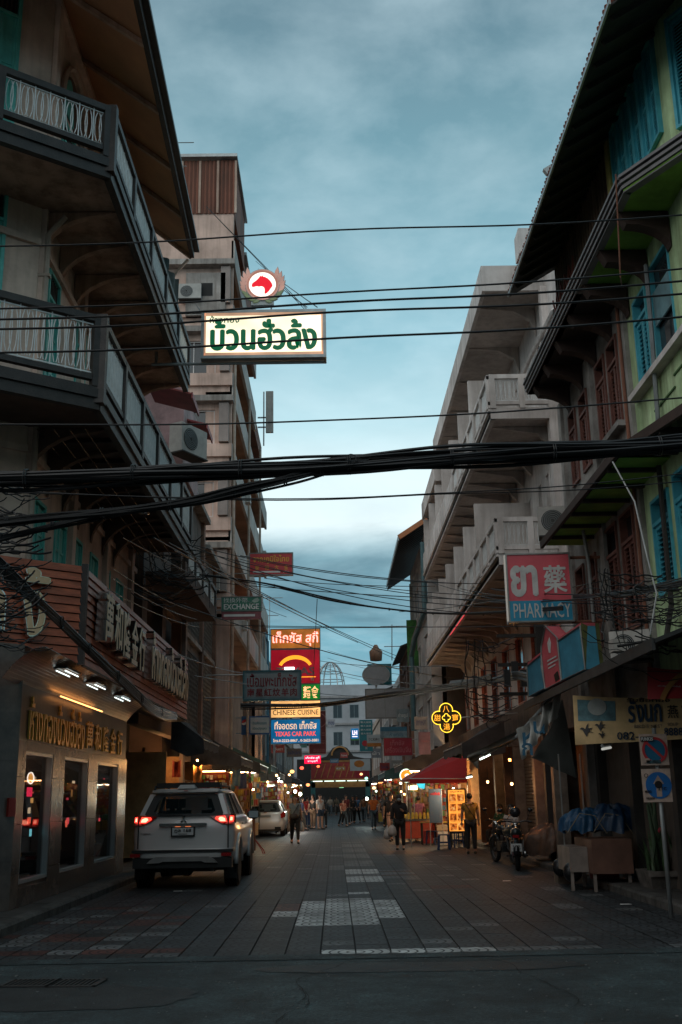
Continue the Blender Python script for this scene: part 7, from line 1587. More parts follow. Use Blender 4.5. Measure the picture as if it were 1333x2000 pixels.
c = onY(794, 1515, 41); t = thing('round_sign', 'round lit sign with a green and white rim and an orange face', 'sign', (c.x, 41, c.z)); W0 = WM[t.name] @ FACE; r = onY(807, 1515, 41).x-c.x
m = MB(); m.prism([(r*math.cos(2*math.pi*k/28), 0, r*math.sin(2*math.pi*k/28)) for k in range(28)], (0, .1, 0)); part('case', m, BPL, t, local=True)
disc(t, W0, r, E('rim_white', (.75, 1, .8), 1.6), 'rim', 28, r*.84, .01); disc(t, W0, r*.84, E('face_orange', (.95, .30, .02), .8), 'face', 28, None, .006); text('ก', r*.7, r*.8, t, W0 @ Matrix.Translation((r*.1, -r*.1, .012)), MATS['white_lit'], bold=.05)
m = MB(); m.box(-.03, .03, .1, .15, -2, 0); part('post', m, GALV, t, local=True)
c = onY(822, 1529, 40.5); t = thing('lit_sign', 'small cyan lit sign beside the red canopy edge', 'sign', (c.x, 40.6, c.z)); m = MB(); m.prism([(-.28, 0, .2), (.22, 0, .24), (.14, 0, -.22), (-.05, 0, -.18)], (0, .06, 0)); part('panel', m, E('cyan_lit', (.05, .6, .75), .9), t, local=True)
m = MB(); m.tube([(0, .1, -.2), (0, .1, -2.3)], .02, 5); part('post', m, GALV, t, local=True)
# table and stools
TBL = M('plastic_blue', (.02, .06, .16), .4, bump=0)
c = onZ(855, 1650); t = thing('table', 'yellow-topped folding table with black legs in front of the banner stand', 'table', (c.x, c.y+.2, 0))
m = MB(); m.box(-.55, .55, -.3, .3, .72, .75); part('table_top', m, M('table_yellow', (.42, .28, .03), .5, bump=0), t, local=True)
for x in (-.5, .5):
    for y in (-.25, .25): m = MB(); m.tube([(x, y, 0), (x, y, .72)], .02, 5); part('leg', m, BPL, t, local=True)
for k, (x, z0_, mt) in enumerate(((-.3, .2, PAL[1]), (.2, .15, PAL[7]))): m = MB(); m.box(c.x+x-.17, c.x+x+.17, c.y+.05, c.y+.4, z0_-.15, z0_+.28); solo('crate', m, mt, ('red plastic crate under the yellow-topped table', 'white plastic crate under the yellow-topped table')[k], 'crate')
def stool():
    t = thing('stool', 'blue plastic stool', 'stool', (0, 0, 0), 0, 'blue plastic stools at the food stall')
    m = MB(); m.box(-.16, .16, -.16, .16, .43, .46); part('seat', m, TBL, t, local=True)
    for x in (-1, 1):
        for y in (-1, 1): m = MB(); m.beam((x*.14, y*.14, .43), (x*.17, y*.17, 0), .035, .035); part('leg', m, TBL, t, local=True)
    m = MB(); m.box(-.155, .155, -.16, -.14, .2, .24).box(-.155, .155, .14, .16, .2, .24); part('rung', m, TBL, t, local=True)
    return t
st0 = stool(); pos = [(868, 1660, 'blue plastic stool nearest the camera, in front of the table'), (893, 1655, 'blue plastic stool directly below the glowing menu board'), (905, 1648, 'blue plastic stool beside the legs of the mustard-shirted man'), (846, 1650, 'blue plastic stool at the left leg of the yellow-topped table')]
for k, (x, y, lab) in enumerate(pos):
    c = onZ(x, y)
    if k == 0: st0.location = c; st0['label'] = lab
    else: copy_tree(st0, c, R(20*k), lab)
# ------------------------------------------------------------------ motorcycles
def motorcycle(loc, rz, label, lean=0):
    t = thing('motorcycle', label, 'motorcycle', loc, rz, 'motorcycles on the right kerb')
    BK = M('bike_black', (.012, .014, .016), .25, var=.1, bump=0, spec=.6)
    for y in (.30, 1.55):
        r = .30; m = MB(); m.tube([(0, y+.25*math.cos(a*math.pi/12), .30+.25*math.sin(a*math.pi/12)) for a in range(24)], .05, 8, closed=True); w = part('wheel', m, RUB, t, local=True, smooth=True)
        m = MB(); m.tube([(0, y+.205*math.cos(a*math.pi/12), .30+.205*math.sin(a*math.pi/12)) for a in range(24)], .012, 6, closed=True)
        for k in range(10): a = k*math.pi/5; m.beam((0, y, .30), (0, y+.2*math.cos(a), .3+.2*math.sin(a)), .006, .006)
        m.lathe([(.05, -.05), (.05, .05)], (0, y, .3), 10, ax='x'); part('rim', m, M('dull_metal', (.10, .10, .10), .4, metal=.6, bump=0), w, local=True)
    P = lambda n, m, mt=BK, sm=False: part(n, m, mt, t, smooth=sm, local=True)
    P('frame', MB().tube([(0, .5, .62), (0, .95, .38), (0, 1.25, .55), (0, 1.35, .85)], .035, 6).tube([(-.07, .3, .3), (-.07, .75, .45)], .025, 6).tube([(.07, .3, .3), (.07, .75, .45)], .025, 6))
    P('engine', MB().box(-.13, .13, .72, 1.08, .28, .52).lathe([(.09, -.16), (.09, .16)], (0, .85, .38), 12, ax='x'), M('engine_grey', (.06, .06, .06), .4, metal=.5, bump=0))
    P('fuel_tank', MB().ball((0, 1.05, .78), .2, 14, 9, (.65, 1.25, .62)), sm=True)
    P('seat', MB().tube([(0, .12, .80), (0, .35, .78), (0, .62, .74), (0, .85, .76)], [.09, .13, .13, .08], 8), M('seat_vinyl', (.015, .03, .033), .35, bump=0), True)
    P('side_cover', MB().ball((0, .45, .62), .2, 12, 8, (.7, 1.2, .55)), sm=True)
    P('rear_mudguard', MB().tube([(0, .30+.36*math.cos(R(a)), .30+.36*math.sin(R(a))) for a in range(60, 176, 14)], .075, 8), sm=True)
    P('front_mudguard', MB().tube([(0, 1.55+.33*math.cos(R(a)), .30+.33*math.sin(R(a))) for a in range(20, 150, 14)], .06, 8), sm=True)
    for s in (-1, 1):
        P('fork', MB().tube([(s*.08, 1.55, .3), (s*.08, 1.33, .95)], .022, 6), MATS['dull_metal'])
        P('shock_absorber', MB().tube([(s*.12, .33, .34), (s*.12, .45, .66)], .028, 6), MATS['dull_metal'])
        P('mirror', MB().tube([(s*.25, 1.28, 1.02), (s*.33, 1.25, 1.22)], .008, 5).ball((s*.34, 1.25, 1.26), .06, 10, 7, (1, .35, .75)), BK, True)
        P('indicator', MB().ball((s*.13, .0, .68), .03, 8, 6), M('indicator', (.35, .12, .02), .3, bump=0), True)
        P('foot_peg', MB().box(s*.1, s*.24, .80, .84, .27, .30))
    P('handlebar', MB().tube([(-.36, 1.18, 1.0), (-.2, 1.3, 1.02), (0, 1.32, .98), (.2, 1.3, 1.02), (.36, 1.18, 1.0)], .018, 6))
    P('headlamp', MB().ball((0, 1.42, .90), .10, 12, 8), CHROME, True)
    P('tail_light', MB().box(-.07, .07, -.02, .03, .70, .76), TLR)
    P('exhaust', MB().tube([(.15, .95, .28), (.17, .5, .30), (.18, .1, .38)], [.025, .045, .05], 8), CHROME, True)
    P('number_plate', MB().box(-.11, .11, -.05, -.04, .42, .58), M('plate_white', (.1, .1, .1)))
    Wp = WM[t.name] @ Matrix.Translation((0, -.052, .5)) @ FACE
    text('1กข', .15, .05, t, Wp @ Matrix.Translation((0, .03, .0)), BLK_T, bold=.02, name='plate_number'); text('กรุงเทพ 4827', .17, .04, t, Wp @ Matrix.Translation((0, -.03, .0)), BLK_T, bold=.02, name='plate_number')
    return t
c = onZ(1012, 1703); t = motorcycle((c.x, c.y, 0), R(-10), 'black motorcycle with a small white number plate parked nearest on the right'); 
t = motorcycle((c.x+.38, c.y+2.0, 0), R(12), 'second dark motorcycle parked just beyond the nearest one, front wheel turned out')
c = onZ(737, 1600); motorcycle((c.x+.2, c.y-.5, 0), R(-15), 'motorcycle parked in the distance between the orange shirt and the woman in black')
p = WM['motorcycle'] @ Vector((.0, .95, 1.22)); m = MB(); m.ball(p, .14, 14, 10, (.9, 1.05, .85)); solo('helmet', m, M('helmet_dark', (.03, .03, .035), .2, bump=0), 'dark helmet with a pale highlight resting above the nearest motorcycle tank', 'helmet', smooth=True)
# ------------------------------------------------------------------ cart under blue tarpaulin
c = Vector((4.95, 19.0, 0)); t = thing('food_cart', 'closed street cart with plywood sides and steel legs on the right kerb', 'cart', c)
a, b = onY(1112, 1655, 18.9), onY(1152, 1703, 18.9); a2, b2 = onY(1155, 1640, 18.6), onY(1239, 1706, 18.6)
m = MB(); m.box(a.x, b.x-.01, 18.9, 19.9, b.z, a.z); part('side_box', m, M('cart_steel', (.30, .25, .22), .55, metal=.2, var=.3, bump=0), t)
m = MB(); m.box(a2.x, b2.x, 18.6, 19.9, b2.z, a2.z); part('cart_box', m, M('cart_ply', (.20, .10, .07), .6, var=.3, scale=2), t)
for x, y in ((a.x+.03, 18.95), (a2.x+.03, 18.65), (b2.x-.05, 18.7), (a2.x+.1, 19.8), (b2.x-.05, 19.8)): m = MB(); m.box(x-.025, x+.025, y-.025, y+.025, 0 if x < 4.6 else .13, b.z+.02 if x < a2.x else b2.z+.01); part('leg', m, M('cart_steel', (.1, .1, .1)), t)
for x in (a.x+.05, a2.x+.12): m = MB(); m.tube([(x, 19.5, .7), (x, 19.5, 2.3)], .014, 5); part('pole', m, GALV, t)
def tarp(c, r, lab, mat, seed, sq=(1, .8, .9), drop=1.0):
    rs = random.Random(seed); m = MB(); n, k = 64, 16; k0 = 0; ph = [rs.uniform(0, 6.28) for _ in range(5)]
    for i in range(k+1):
        t_ = i/k
        for j in range(n):
            a = 2*math.pi*j/n; fold = 1+.11*t_*math.sin(7*a+ph[0])+.07*t_*math.sin(13*a+ph[1]+2*t_)+.05*math.sin(3*a+ph[2]); rr2 = r*min(1, .12+t_*1.5)**.6*fold*(1+.12*t_)*(1+.06*math.sin(19*a+5*t_))
            z = r*.9*(1-t_**1.5*1.25)*sq[2]*drop+.07*r*math.sin(5*a+ph[3]+6*t_)+.05*r*math.sin(11*a+ph[4]-9*t_); m.pts([(c.x+rr2*math.cos(a)*sq[0], c.y+rr2*math.sin(a)*sq[1], c.z+z)])
    for i in range(k):
        for j in range(n): jj = (j+1) % n; m.f.append([i*n+j, (i)*n+jj, (i+1)*n+jj, (i+1)*n+j][::-1])
    m.f.append(list(range(n)))
    return solo('tarpaulin', m, mat, lab, 'tarpaulin', smooth=True)
BT = M('blue_tarp', (.012, .075, .17), .45, var=.3, scale=3, bump=.2)
q = onY(1145, 1615, 19.2); tarp(Vector((q.x, 19.3, q.z)), .36, 'crumpled blue tarpaulin wrapped over the left end of the street cart', BT, 1)
q = onY(1195, 1610, 19.2); tarp(Vector((q.x+.05, 19.3, q.z-.02)), .42, 'second darker blue tarpaulin bundle on the right end of the street cart', M('blue_tarp_dark', (.008, .04, .10), .45, var=.3, scale=3, bump=.2), 2)
c = onZ(1060, 1695); tarp(Vector((c.x+.35, c.y+.3, .42)), .55, 'brown and orange tarpaulin thrown over goods beside the motorcycles', M('brown_tarp', (.14, .065, .035), .6, var=.7, scale=4, bump=.2, dirt=(.03, .02, .015)), 3, (1.1, .9, 1))
# stack of blue stools
c = onZ(1100, 1693); ts = thing('stool', 'blue plastic stool at the bottom of the stack behind the cart', 'stool', (c.x+.25, c.y+.5, .14), 0, 'stack of blue plastic stools')
for k in range(9):
    x0, y0, z0 = c.x+.25, c.y+.5, .14+k*.13
    t = ts if k == 0 else thing('stool', 'blue plastic stool, %s from the bottom of the stack behind the cart' % ('', 'second', 'third', 'fourth', 'fifth', 'sixth', 'seventh', 'eighth')[k] if k < 8 else 'blue plastic stool on top of the stack behind the cart', 'stool', (x0, y0, z0), 0, 'stack of blue plastic stools')
    m = MB(); m.box(-.15, .15, -.15, .15, .36, .40); part('seat', m, TBL, t, local=True)
    m = MB(); 
    for x in (-1, 1):
        for y in (-1, 1): m = MB(); m.beam((x*.13, y*.13, .36), (x*.17, y*.17, .0 if k == 0 else .22), .03, .03); part('leg', m, TBL, t, local=True)
# planter
a, b = onY(1268, 1703, 17.3), onY(1345, 1752, 17.3); t = thing('planter', 'square concrete planter with spiky tall plants at the right kerb', 'planter', ((a.x+b.x)/2, 17.6, .14))
cx = (a.x+b.x)/2; w = (b.x-a.x)/2; zt = a.z
m = MB(); P = [(cx-w*.8, 17.3+.06, .1), (cx+w*.8, 17.36, .1), (cx+w*.8, 18.0, .1), (cx-w*.8, 18.0, .1)]; Q = [(cx-w, 17.25, zt), (cx+w, 17.25, zt), (cx+w, 18.1, zt), (cx-w, 18.1, zt)]; m.pts(P+Q)
for f in ((0, 1, 5, 4), (1, 2, 6, 5), (2, 3, 7, 6), (3, 0, 4, 7), (3, 2, 1, 0), (4, 5, 6, 7)): m.f.append(list(f))
part('pot', m, M('pot_concrete', (.16, .14, .125), .8, var=.5, scale=4, bump=.3), t); m = MB(); m.box(cx-w-.02, cx+w+.02, 17.22, 17.28, zt-.07, zt+.01); part('rim', m, MATS['pot_concrete'], t)
LEAF = M("leaf", (.05, .10, .035), .6, var=.5, scale=9, bump=0); rs = random.Random(4)
for k in range(5):
    x, y = cx+rs.uniform(-.5, .5)*w*1.2, 17.6+rs.uniform(-.2, .2); hgt = rs.uniform(.7, 1.5); m = MB(); m.tube([(x, y, zt-.05), (x+rs.uniform(-.06, .06), y, zt+hgt*.5), (x+rs.uniform(-.1, .1), y, zt+hgt)], [.045, .04, .02], 7); part('stem', m, M('cactus_green', (.05, .09, .045), .7), t, smooth=True)
for k in range(34):
    x, y = cx+rs.uniform(-.8, .8)*w, 17.6+rs.uniform(-.25, .25); a_ = rs.uniform(0, 6.28); l = rs.uniform(.3, .8); ou = Vector((math.cos(a_), math.sin(a_), 0)); m = MB(); b0 = Vector((x, y, zt-.03)); sd = ou.cross(Vector((0, 0, 1)))*.022
    p1 = b0+ou*l*.15+Vector((0, 0, l*.6)); p2 = b0+ou*l*.45+Vector((0, 0, l)); m.quad(b0-sd, b0+sd, p1+sd, p1-sd); m.quad(p1-sd, p1+sd, p2); part('leaf', m, LEAF, t)
m = MB(); m.ball((cx-.05, 17.28, zt+.62), .05, 8, 6); part('red_flower', m, M('flower_red', (.35, .02, .04), .6, bump=0), t)
# parasol base trolley behind the big car
c = onZ(497, 1668); t = thing('barrier_stand', 'brown pole with a green top on a red three-legged foot behind the big car', 'stand', (c.x, c.y, 0))
hh = onY(488, 1595, c.y).z
m = MB(); m.tube([(0, 0, .1), (-.02, 0, hh)], .045, 7); part('pole', m, M('pole_brown', (.22, .10, .06), .7), t, local=True)
m = MB(); m.lathe([(.15, hh-.02), (.19, hh+.02), (.19, hh+.12), (.1, hh+.15)], n=14); part('top', m, M('top_green', (.02, .14, .06), .5), t, local=True)
for a_ in (-30, 10, 160, 220): m = MB(); m.tube([(0, 0, .45), (.28*math.cos(R(a_)), .28*math.sin(R(a_)), .12), (.33*math.cos(R(a_)), .33*math.sin(R(a_)), 0)], .016, 5); part('foot', m, M('foot_red', (.32, .03, .02), .5, bump=0), t, local=True)
# leaning board beside the car
m = MB(); q = Vector((-4.35, 24.3, .14)); m.prism([q, q+Vector((.22, 0, 0)), q+Vector((.05, .1, .75)), q+Vector((-.12, .1, .75))], (0, .03, 0)); solo('leaning_board', m, M('pale_board', (.30, .22, .17), .7, bump=0), 'pale board leaning against the end of the marble shop front', 'board')
# torn cloth banners on the right
cl = lambda *a, **k: cloth(*a, **k)
PB = M('torn_banner', (.62, .62, .58), .8, var=.5, scale=2.2, bump=.2, dirt=(.12, .11, .10))
t, at, n = cl('torn_banner', 'crumpled white cloth banner with blue Thai print hanging from a pole on the right', 'banner', onY(1015, 1425, 19.6), onY(1097, 1340, 19.2), onY(1090, 1395, 19.2), onY(1020, 1485, 19.6), PB, amp=.11, fr=11, seed=5)
for u, v, ch in ((.12, .45, 'ห'), (.14, .85, 'ก'), (.42, .5, 'น')): text(ch, .20, .22, t, Matrix.Translation(at(u, v)+Vector((0, -.12, 0))) @ FACE, M('banner_blue_print', (.03, .14, .24), .7, bump=0), bold=.02)
t, at, n = cl('cloth_sheet', 'long grey cloth strip stretched down toward the red canopy', 'cloth', onY(1010, 1428, 24), onY(1016, 1440, 24), onY(925, 1490, 29), onY(912, 1475, 29), M('grey_cloth', (.17, .20, .20), .85, var=.3, scale=2), amp=.03, fr=6, seed=6)
t, at, n = cl('cloth_sheet', 'grey cloth corner hanging down beside the red canopy', 'cloth', onY(912, 1475, 29), onY(935, 1480, 29), onY(937, 1502, 29), onY(930, 1500, 29), MATS['grey_cloth'], amp=.02, seed=7)
t, at, n = cl('cloth_sheet', 'blue-grey rag hanging above the red canopy', 'cloth', onY(876, 1468, 34), onY(903, 1462, 34), onY(902, 1482, 34), onY(880, 1478, 34), M('rag_blue', (.08, .14, .18), .85), amp=.03, seed=8)
t, at, n = cl('cloth_sheet', 'dark triangular tarpaulin sagging beside the crumpled white banner', 'cloth', onY(1040, 1478, 21.5), onY(1100, 1365, 21), onY(1125, 1520, 20.8), onY(1040, 1480, 21.5), M('dark_tarp', (.05, .055, .05), .8), amp=.03, seed=9)
m = MB(); m.tube([onY(1100, 1338, 19.4), onY(1008, 1440, 19.8)], .03, 6); solo('banner_pole', m, GALV, 'steel pole slanting behind the crumpled white banner', 'pole')
# small goods hanging on the left stalls
for k, (x, y, Y, c_) in enumerate(((462, 1515, 33, (.12, .2, .24)), (474, 1520, 34, (.10, .12, .2)), (386, 1508, 31, (.45, .2, .05)), (345, 1498, 31, (.3, .04, .02)))):
    a, b = onY(x-8, y-14, Y), onY(x+8, y+20, Y); cl('hanging_cloth', ('pale blue garment hanging from the left awning', 'dark blue garment hanging beside the pale blue one', 'orange cloth hanging above the roof of the big car', 'red cloth hanging at the dark shop beyond the gold shop')[k], 'garment', a, Vector((b.x, Y, a.z)), b, Vector((a.x, Y, b.z)), CLO('hang%d' % k, c_), amp=.03, nu=8, nv=8, seed=k)
# lamps
WARM = (1, .50, .18); COOL = (.85, 1, .9)
for k, (x, y, Y, pw, cc, e) in enumerate(((563, 1548, 50, 22, COOL, 12), (587, 1551, 56, 30, (1, .92, .8), 16), (577, 1546, 58, 30, (1, .92, .8), 16), (545, 1520, 47, 12, COOL, 10), (551, 1527, 48, 0, COOL, 8), (523, 1527, 44, 18, WARM, 10), (495, 1542, 38, 10, (1, .85, .5), 10), (717, 1560, 62, 22, COOL, 14), (886, 1540, 36.5, 26, (1, .75, .45), 14), (790, 1551, 42, 20, WARM, 12), (799, 1569, 43, 12, WARM, 8), (784, 1546, 43, 0, WARM, 10), (953, 1527, 31, 4, WARM, 8), (1000, 1531, 27, 2.5, WARM, 8), (996, 1484, 26, 4, (1, .30, .06), 9), (386, 1485, 31, 9, WARM, 7))):
    p = onY(x, y, Y); bulb(p, ['cold white', 'bright round', 'second bright round', 'small cold', 'small cold lower', 'warm', 'pale yellow', 'greenish white', 'bright', 'warm orange', 'low warm', 'upper warm', 'dim amber', 'single amber', 'red-orange', 'orange'][k]+' bulb '+['above the hatchback roof', 'behind the grey-haired man', 'beside the bright one over the left stalls', 'under the pale awning', 'below the pale awning edge', 'in the shop before the hatchback', 'at the dark shop before the hatchback', 'over the far right stalls', 'under the red canopy', 'left of the food stall', 'at the food stall counter', 'by the round lit sign', 'on the wall right of the mustard shirt', 'above the nearest motorcycle', 'under the grey cloth strip', 'inside the shop above the big car'][k], 'hanging bulbs over the stalls', pw, cc, .075 if k in (1, 2, 7) else .034, e*1.1)
for k, (x0, y0, x1, y1, Y) in enumerate(((938, 1483, 957, 1474, 27.5), (523, 1536, 536, 1534, 44), (570, 1538, 581, 1534, 60), (1177, 1463, 1193, 1460, 17.6), (912, 1519, 922, 1517, 34))):
    a, b = onY(x0, y0, Y), onY(x1, y1, Y+.4); t = thing('fluorescent_lamp', ['fluorescent lamp hanging above the man in mustard yellow', 'short fluorescent lamp at the shop before the hatchback', 'fluorescent lamp over the crowded left stalls', 'faint lamp under the yellow cloth banner', 'small lamp at the edge of the red canopy'][k], 'lamp', a, 0, 'small fluorescent lamps'); m = MB(); m.tube([a, b], .022, 6); part('tube', m, E('small_tube', (.85, 1, .85), 3.5) if k != 3 else E('faint_tube', (.6, .6, .55), .5), t)
    m = MB(); m.tube([a+Vector((0, 0, .05)), b+Vector((0, 0, .05))], .035, 4); part('tray', m, GALV, t)
# goods on the left: boxes and hanging packets in front of the shops
rs = random.Random(21)
for k, (Y, x) in enumerate(((44.5, -4.0), (47, -4.1), (53.5, -3.3), (56, -3.4), (60, -3.2), (63, -3.3), (67, -3.3), (74, -3.2), (45, 3.9), (48, 3.7), (52, 3.4), (57, 3.4), (62, 3.3), (70, 3.2), (34, -4.3), (79, -3.2), (84, 3.2))):
    t = thing('market_stall', 'market stall table heaped with goods, %s side, %s' % ('left' if x < 0 else 'right', ['beside the hatchback tail', 'beside the hatchback nose', 'first beyond the hatchback', 'second beyond the hatchback', 'by the red-shirted person', 'by the person in shorts', 'under the long dark awning', 'under the dull red awning', 'just past the red canopy', 'by the torn grey awning', 'under the green-edged awning', 'near the blue T-shirt', 'behind the brown top', 'far along the row', 'in the dark by the big car', 'close to the gate', 'close to the gate'][k]), 'market stall', (x, Y, 0))
    m = MB(); m.box(-.5, .5, -.9, .9, .62, .68); part('table_top', m, PAL[8], t, local=True)
    for a_, b_ in ((-1, -1), (1, -1), (-1, 1), (1, 1)): m = MB(); m.box(a_*.45-.03, a_*.45+.03, b_*.85-.03, b_*.85+.03, 0, .62); part('leg', m, BPL, t, local=True)
    g = {}
    for q in range(22):
        u, v = rs.uniform(-.42, .35), rs.uniform(-.85, .7); w, hh = rs.uniform(.08, .2), rs.uniform(.06, .3); g.setdefault(rs.randrange(9), MB()).box(u, u+w, v, v+w, .68, .68+hh)
    for kk, mb_ in g.items(): part('goods', mb_, PAL[kk], t, kind='stuff', local=True)
    m = MB(); m.box(-.48, .48, -.92, -.9, .1, .64); part('skirt', m, PAL[rs.randrange(9)], t, local=True)
    if k % 2 == 0:
        g = {}
        for q in range(14): v = -.8+q*.12; g.setdefault(rs.randrange(9), MB()).box(-.3, -.25, v, v+.09, 1.75-rs.uniform(0, .1), 2.15)
        for kk, mb_ in g.items(): part('hanging_goods', mb_, PAL[kk], t, kind='stuff', local=True)
        m = MB(); m.tube([(-.28, -.9, 0), (-.28, -.9, 2.2), (-.28, .9, 2.2), (-.28, .9, 0)], .015, 5); part('rail', m, GALV, t, local=True)
# ------------------------------------------------------------------ overhead wires
def wire(label, P, r=.012, group='wires crossing above the junction', n=18, sg=0.):
    a, b = Vector(P[0]), Vector(P[-1]); pts = []
    if len(P) == 2: pts = sag(a, b, sg, n)
    else:
        P = [Vector(p) for p in P]
        for i in range(len(P)-1):
            p0 = P[max(0, i-1)]; p1, p2 = P[i], P[i+1]; p3 = P[min(len(P)-1, i+2)]
            for q in range(n//2): t_ = q/(n//2); pts.append(.5*((2*p1)+(p2-p0)*t_+(2*p0-5*p1+4*p2-p3)*t_*t_+(3*p1-p0-3*p2+p3)*t_**3))
        pts.append(P[-1])
    m = MB(); m.tube(pts, r, 5); return solo('overhead_wire', m, CABLE, label, 'wire', group)
Yw = 9.5
def full(x0, y0, x1, y1, ym=None, Y=Yw, ext=8):
    a, b = onY(x0, y0, Y), onY(x1, y1, Y); d = (b-a).normalized(); P = [a-d*ext+Vector((0, 0, .45)), a]
    if ym: P.append(onY((x0+x1)/2, ym, Y))
    return P+[b, b+d*ext+Vector((0, 0, .45))]
for k, (y0, y1, ym, r) in enumerate(((481, 420, 449, .009), (603, 525, 571, .010), (624, 549, 590, .012), (643, 574, 609, .012), (689, 619, 660, .012), (829, 777, 820, .009))):
    wire(['highest single wire of all, crossing well above the lit sign', 'thin wire crossing just over the lit signboard', 'wire crossing the top edge of the lit signboard', 'wire crossing the small lettering of the lit signboard', 'wire crossing the middle of the lit signboard', 'single wire crossing below the lit sign'][k], full(0, y0, 1333, y1, ym), r)
wire('thin wire below the thick bundle, upper one of the pair', full(400, 973, 1333, 925, 963, ext=5), .006); wire('thin wire below the thick bundle, lower one of the pair', full(400, 975, 1333, 940, 965, ext=5), .006)
# thick bundle and the branch that leaves it
def bundle(label, P, R0, n, seed, r=.016):
    rs = random.Random(seed); c = P[len(P)//2]; t = thing('cable_bundle', label, 'cable bundle', c, 0, 'thick cable bundles')
    Pv = [Vector(p) for p in P]; S = []
    for i in range(len(Pv)-1):
        p0 = Pv[max(0, i-1)]; p1, p2 = Pv[i], Pv[i+1]; p3 = Pv[min(len(Pv)-1, i+2)]
        for q in range(8): t_ = q/8; S.append(.5*((2*p1)+(p2-p0)*t_+(2*p0-5*p1+4*p2-p3)*t_*t_+(3*p1-p0-3*p2+p3)*t_**3))
    S.append(Pv[-1])
    for k in range(n):
        a0 = rs.uniform(0, 6.28); rr3 = R0*math.sqrt(rs.random()); tw = rs.uniform(-.12, .12); w = [rs.uniform(.7, 1.15) for _ in range(3)]; m = MB()
        m.tube([p+Vector((0, math.cos(a0+tw*i), math.sin(a0+tw*i)))*rr3*(1+.22*math.sin(i*.45*w[0]+k))-Vector((0, 0, .012*math.sin(i*.3+k))) for i, p in enumerate(S)], r*rs.uniform(.6, 1.25), 5); part('cable', m, CABLE, t)
    m = MB()
    for i in range(4, len(S)-2, 5):
        for a in range(2): m.tube([S[i]+Vector((.02*a, R0*1.05*math.cos(q*.785), R0*1.05*math.sin(q*.785))) for q in range(8)], .006, 4, closed=True)
    part('ties', m, CABLE, t, kind='stuff')
    return t
Yb = 9.2
bundle('thick black cable bundle crossing the whole street above the junction', [onY(-500, 930, Yb), onY(0, 936, Yb), onY(340, 922, Yb), onY(680, 908, Yb), onY(1000, 888, Yb), onY(1333, 868, Yb), onY(1800, 830, Yb)], .088, 30, 3)
bundle('lower branch of the cable bundle sloping down to the left from its middle', [onY(720, 905, Yb), onY(640, 918, Yb), onY(520, 948, Yb), onY(330, 988, Yb), onY(100, 1010, Yb), onY(-250, 1045, Yb)], .042, 13, 4, .013)
bundle('drooping left branch of cables below the lower branch', [onY(500, 955, Yb+.2), onY(330, 985, Yb+.2), onY(160, 1015, Yb+.2), onY(0, 1050, Yb+.1), onY(-200, 1110, Yb)], .035, 9, 5, .012)
bundle('thick cable bundle hanging diagonally over the plank fascia', [onY(-30, 1075, 10.5), onY(60, 1160, 11.5), onY(140, 1235, 13), onY(230, 1320, 15), onY(300, 1385, 18), onY(345, 1400, 24)], .07, 22, 6)
m = MB(); c = onY(686, 897, Yb-.1); m.tube([c+Vector((.05*math.cos(a)*.9, 0, .05*math.sin(a))) for a in [R(x) for x in range(-60, 215, 25)]]+[c+Vector((.06, 0, -.02))], .004, 4); solo('wire_loop', m, CABLE, 'little wire loop standing on top of the thick cable bundle', 'wire')
# street wires
rs = random.Random(12)
GL = 'thin wires strung across and along the street'
SW = [((380, 1065, 26), (940, 1140, 26), .25), ((385, 1075, 26), (1000, 1180, 24), .2), ((360, 1060, 24), (960, 1200, 24), .35), ((400, 1090, 27), (1060, 1190, 22), .3), ((470, 1085, 34), (900, 1140, 30), .15), ((470, 1092, 34), (990, 1165, 22), .25), ((300, 1050, 20), (700, 1255, 45), .1), ((330, 1060, 22), (780, 1290, 55), .1), ((340, 1075, 22), (780, 1283, 55), .1),
      ((240, 1050, 18), (560, 1205, 40), .1), ((350, 1180, 26), (930, 1330, 40), .3), ((220, 1110, 18), (385, 1195, 30), .1), ((220, 1130, 18), (385, 1210, 30), .1), ((210, 1150, 18), (390, 1225, 30), .1), ((400, 1135, 30), (1200, 1180, 18), .1), ((410, 1220, 34), (1140, 1222, 20), .05), ((520, 1130, 45), (850, 1145, 34), .1), ((520, 1225, 50), (960, 1222, 40), .05),
      ((620, 1300, 60), (880, 1340, 34), .2), ((620, 1290, 60), (900, 1300, 34), .15), ((380, 1320, 30), (700, 1360, 60), .1), ((330, 1270, 26), (480, 1315, 40), .1), ((960, 1150, 22), (1333, 1150, 14), .1), ((950, 1175, 22), (1333, 1140, 14), .1), ((900, 1150, 24), (1333, 1165, 14), .15), ((780, 1195, 34), (1200, 1130, 18), .1), ((820, 1130, 34), (1130, 1200, 20), .1),
      ((380, 590, 40), (395, 612, 22), 0), ((500, 510, 50), (620, 600, 22), .05), ((505, 525, 50), (600, 600, 22), .05), ((620, 1170, 40), (612, 1330, 54), 0), ((640, 1270, 90), (800, 1310, 60), .1), ((640, 1285, 90), (800, 1320, 60), .15), ((630, 1310, 90), (830, 1350, 50), .1)]
def wl_(a, b, k):
    hgt = ('low', 'middle-height', 'high')[0 if a[1] > 1230 else 1 if a[1] > 1120 else 2]; reach = 'steep' if abs(b[1]-a[1]) > .25*abs(b[0]-a[0]) else 'gently sloping' if abs(b[1]-a[1]) > 30 else 'nearly level'
    st_ = 'the big car' if a[0] < 300 else 'the left lattice fronts' if a[0] < 430 else 'the red Thai sign' if a[0] < 560 else 'the restaurant sign stack' if a[0] < 700 else 'the right eave'
    en_ = 'the weathered shophouse' if b[0] > 1120 else 'the PHARMACY sign' if b[0] > 980 else 'the lower white balcony' if b[0] > 860 else 'the oval board' if b[0] > 690 else 'the left signs'
    return '%s %s wire from %s to %s' % (hgt, reach, st_, en_)
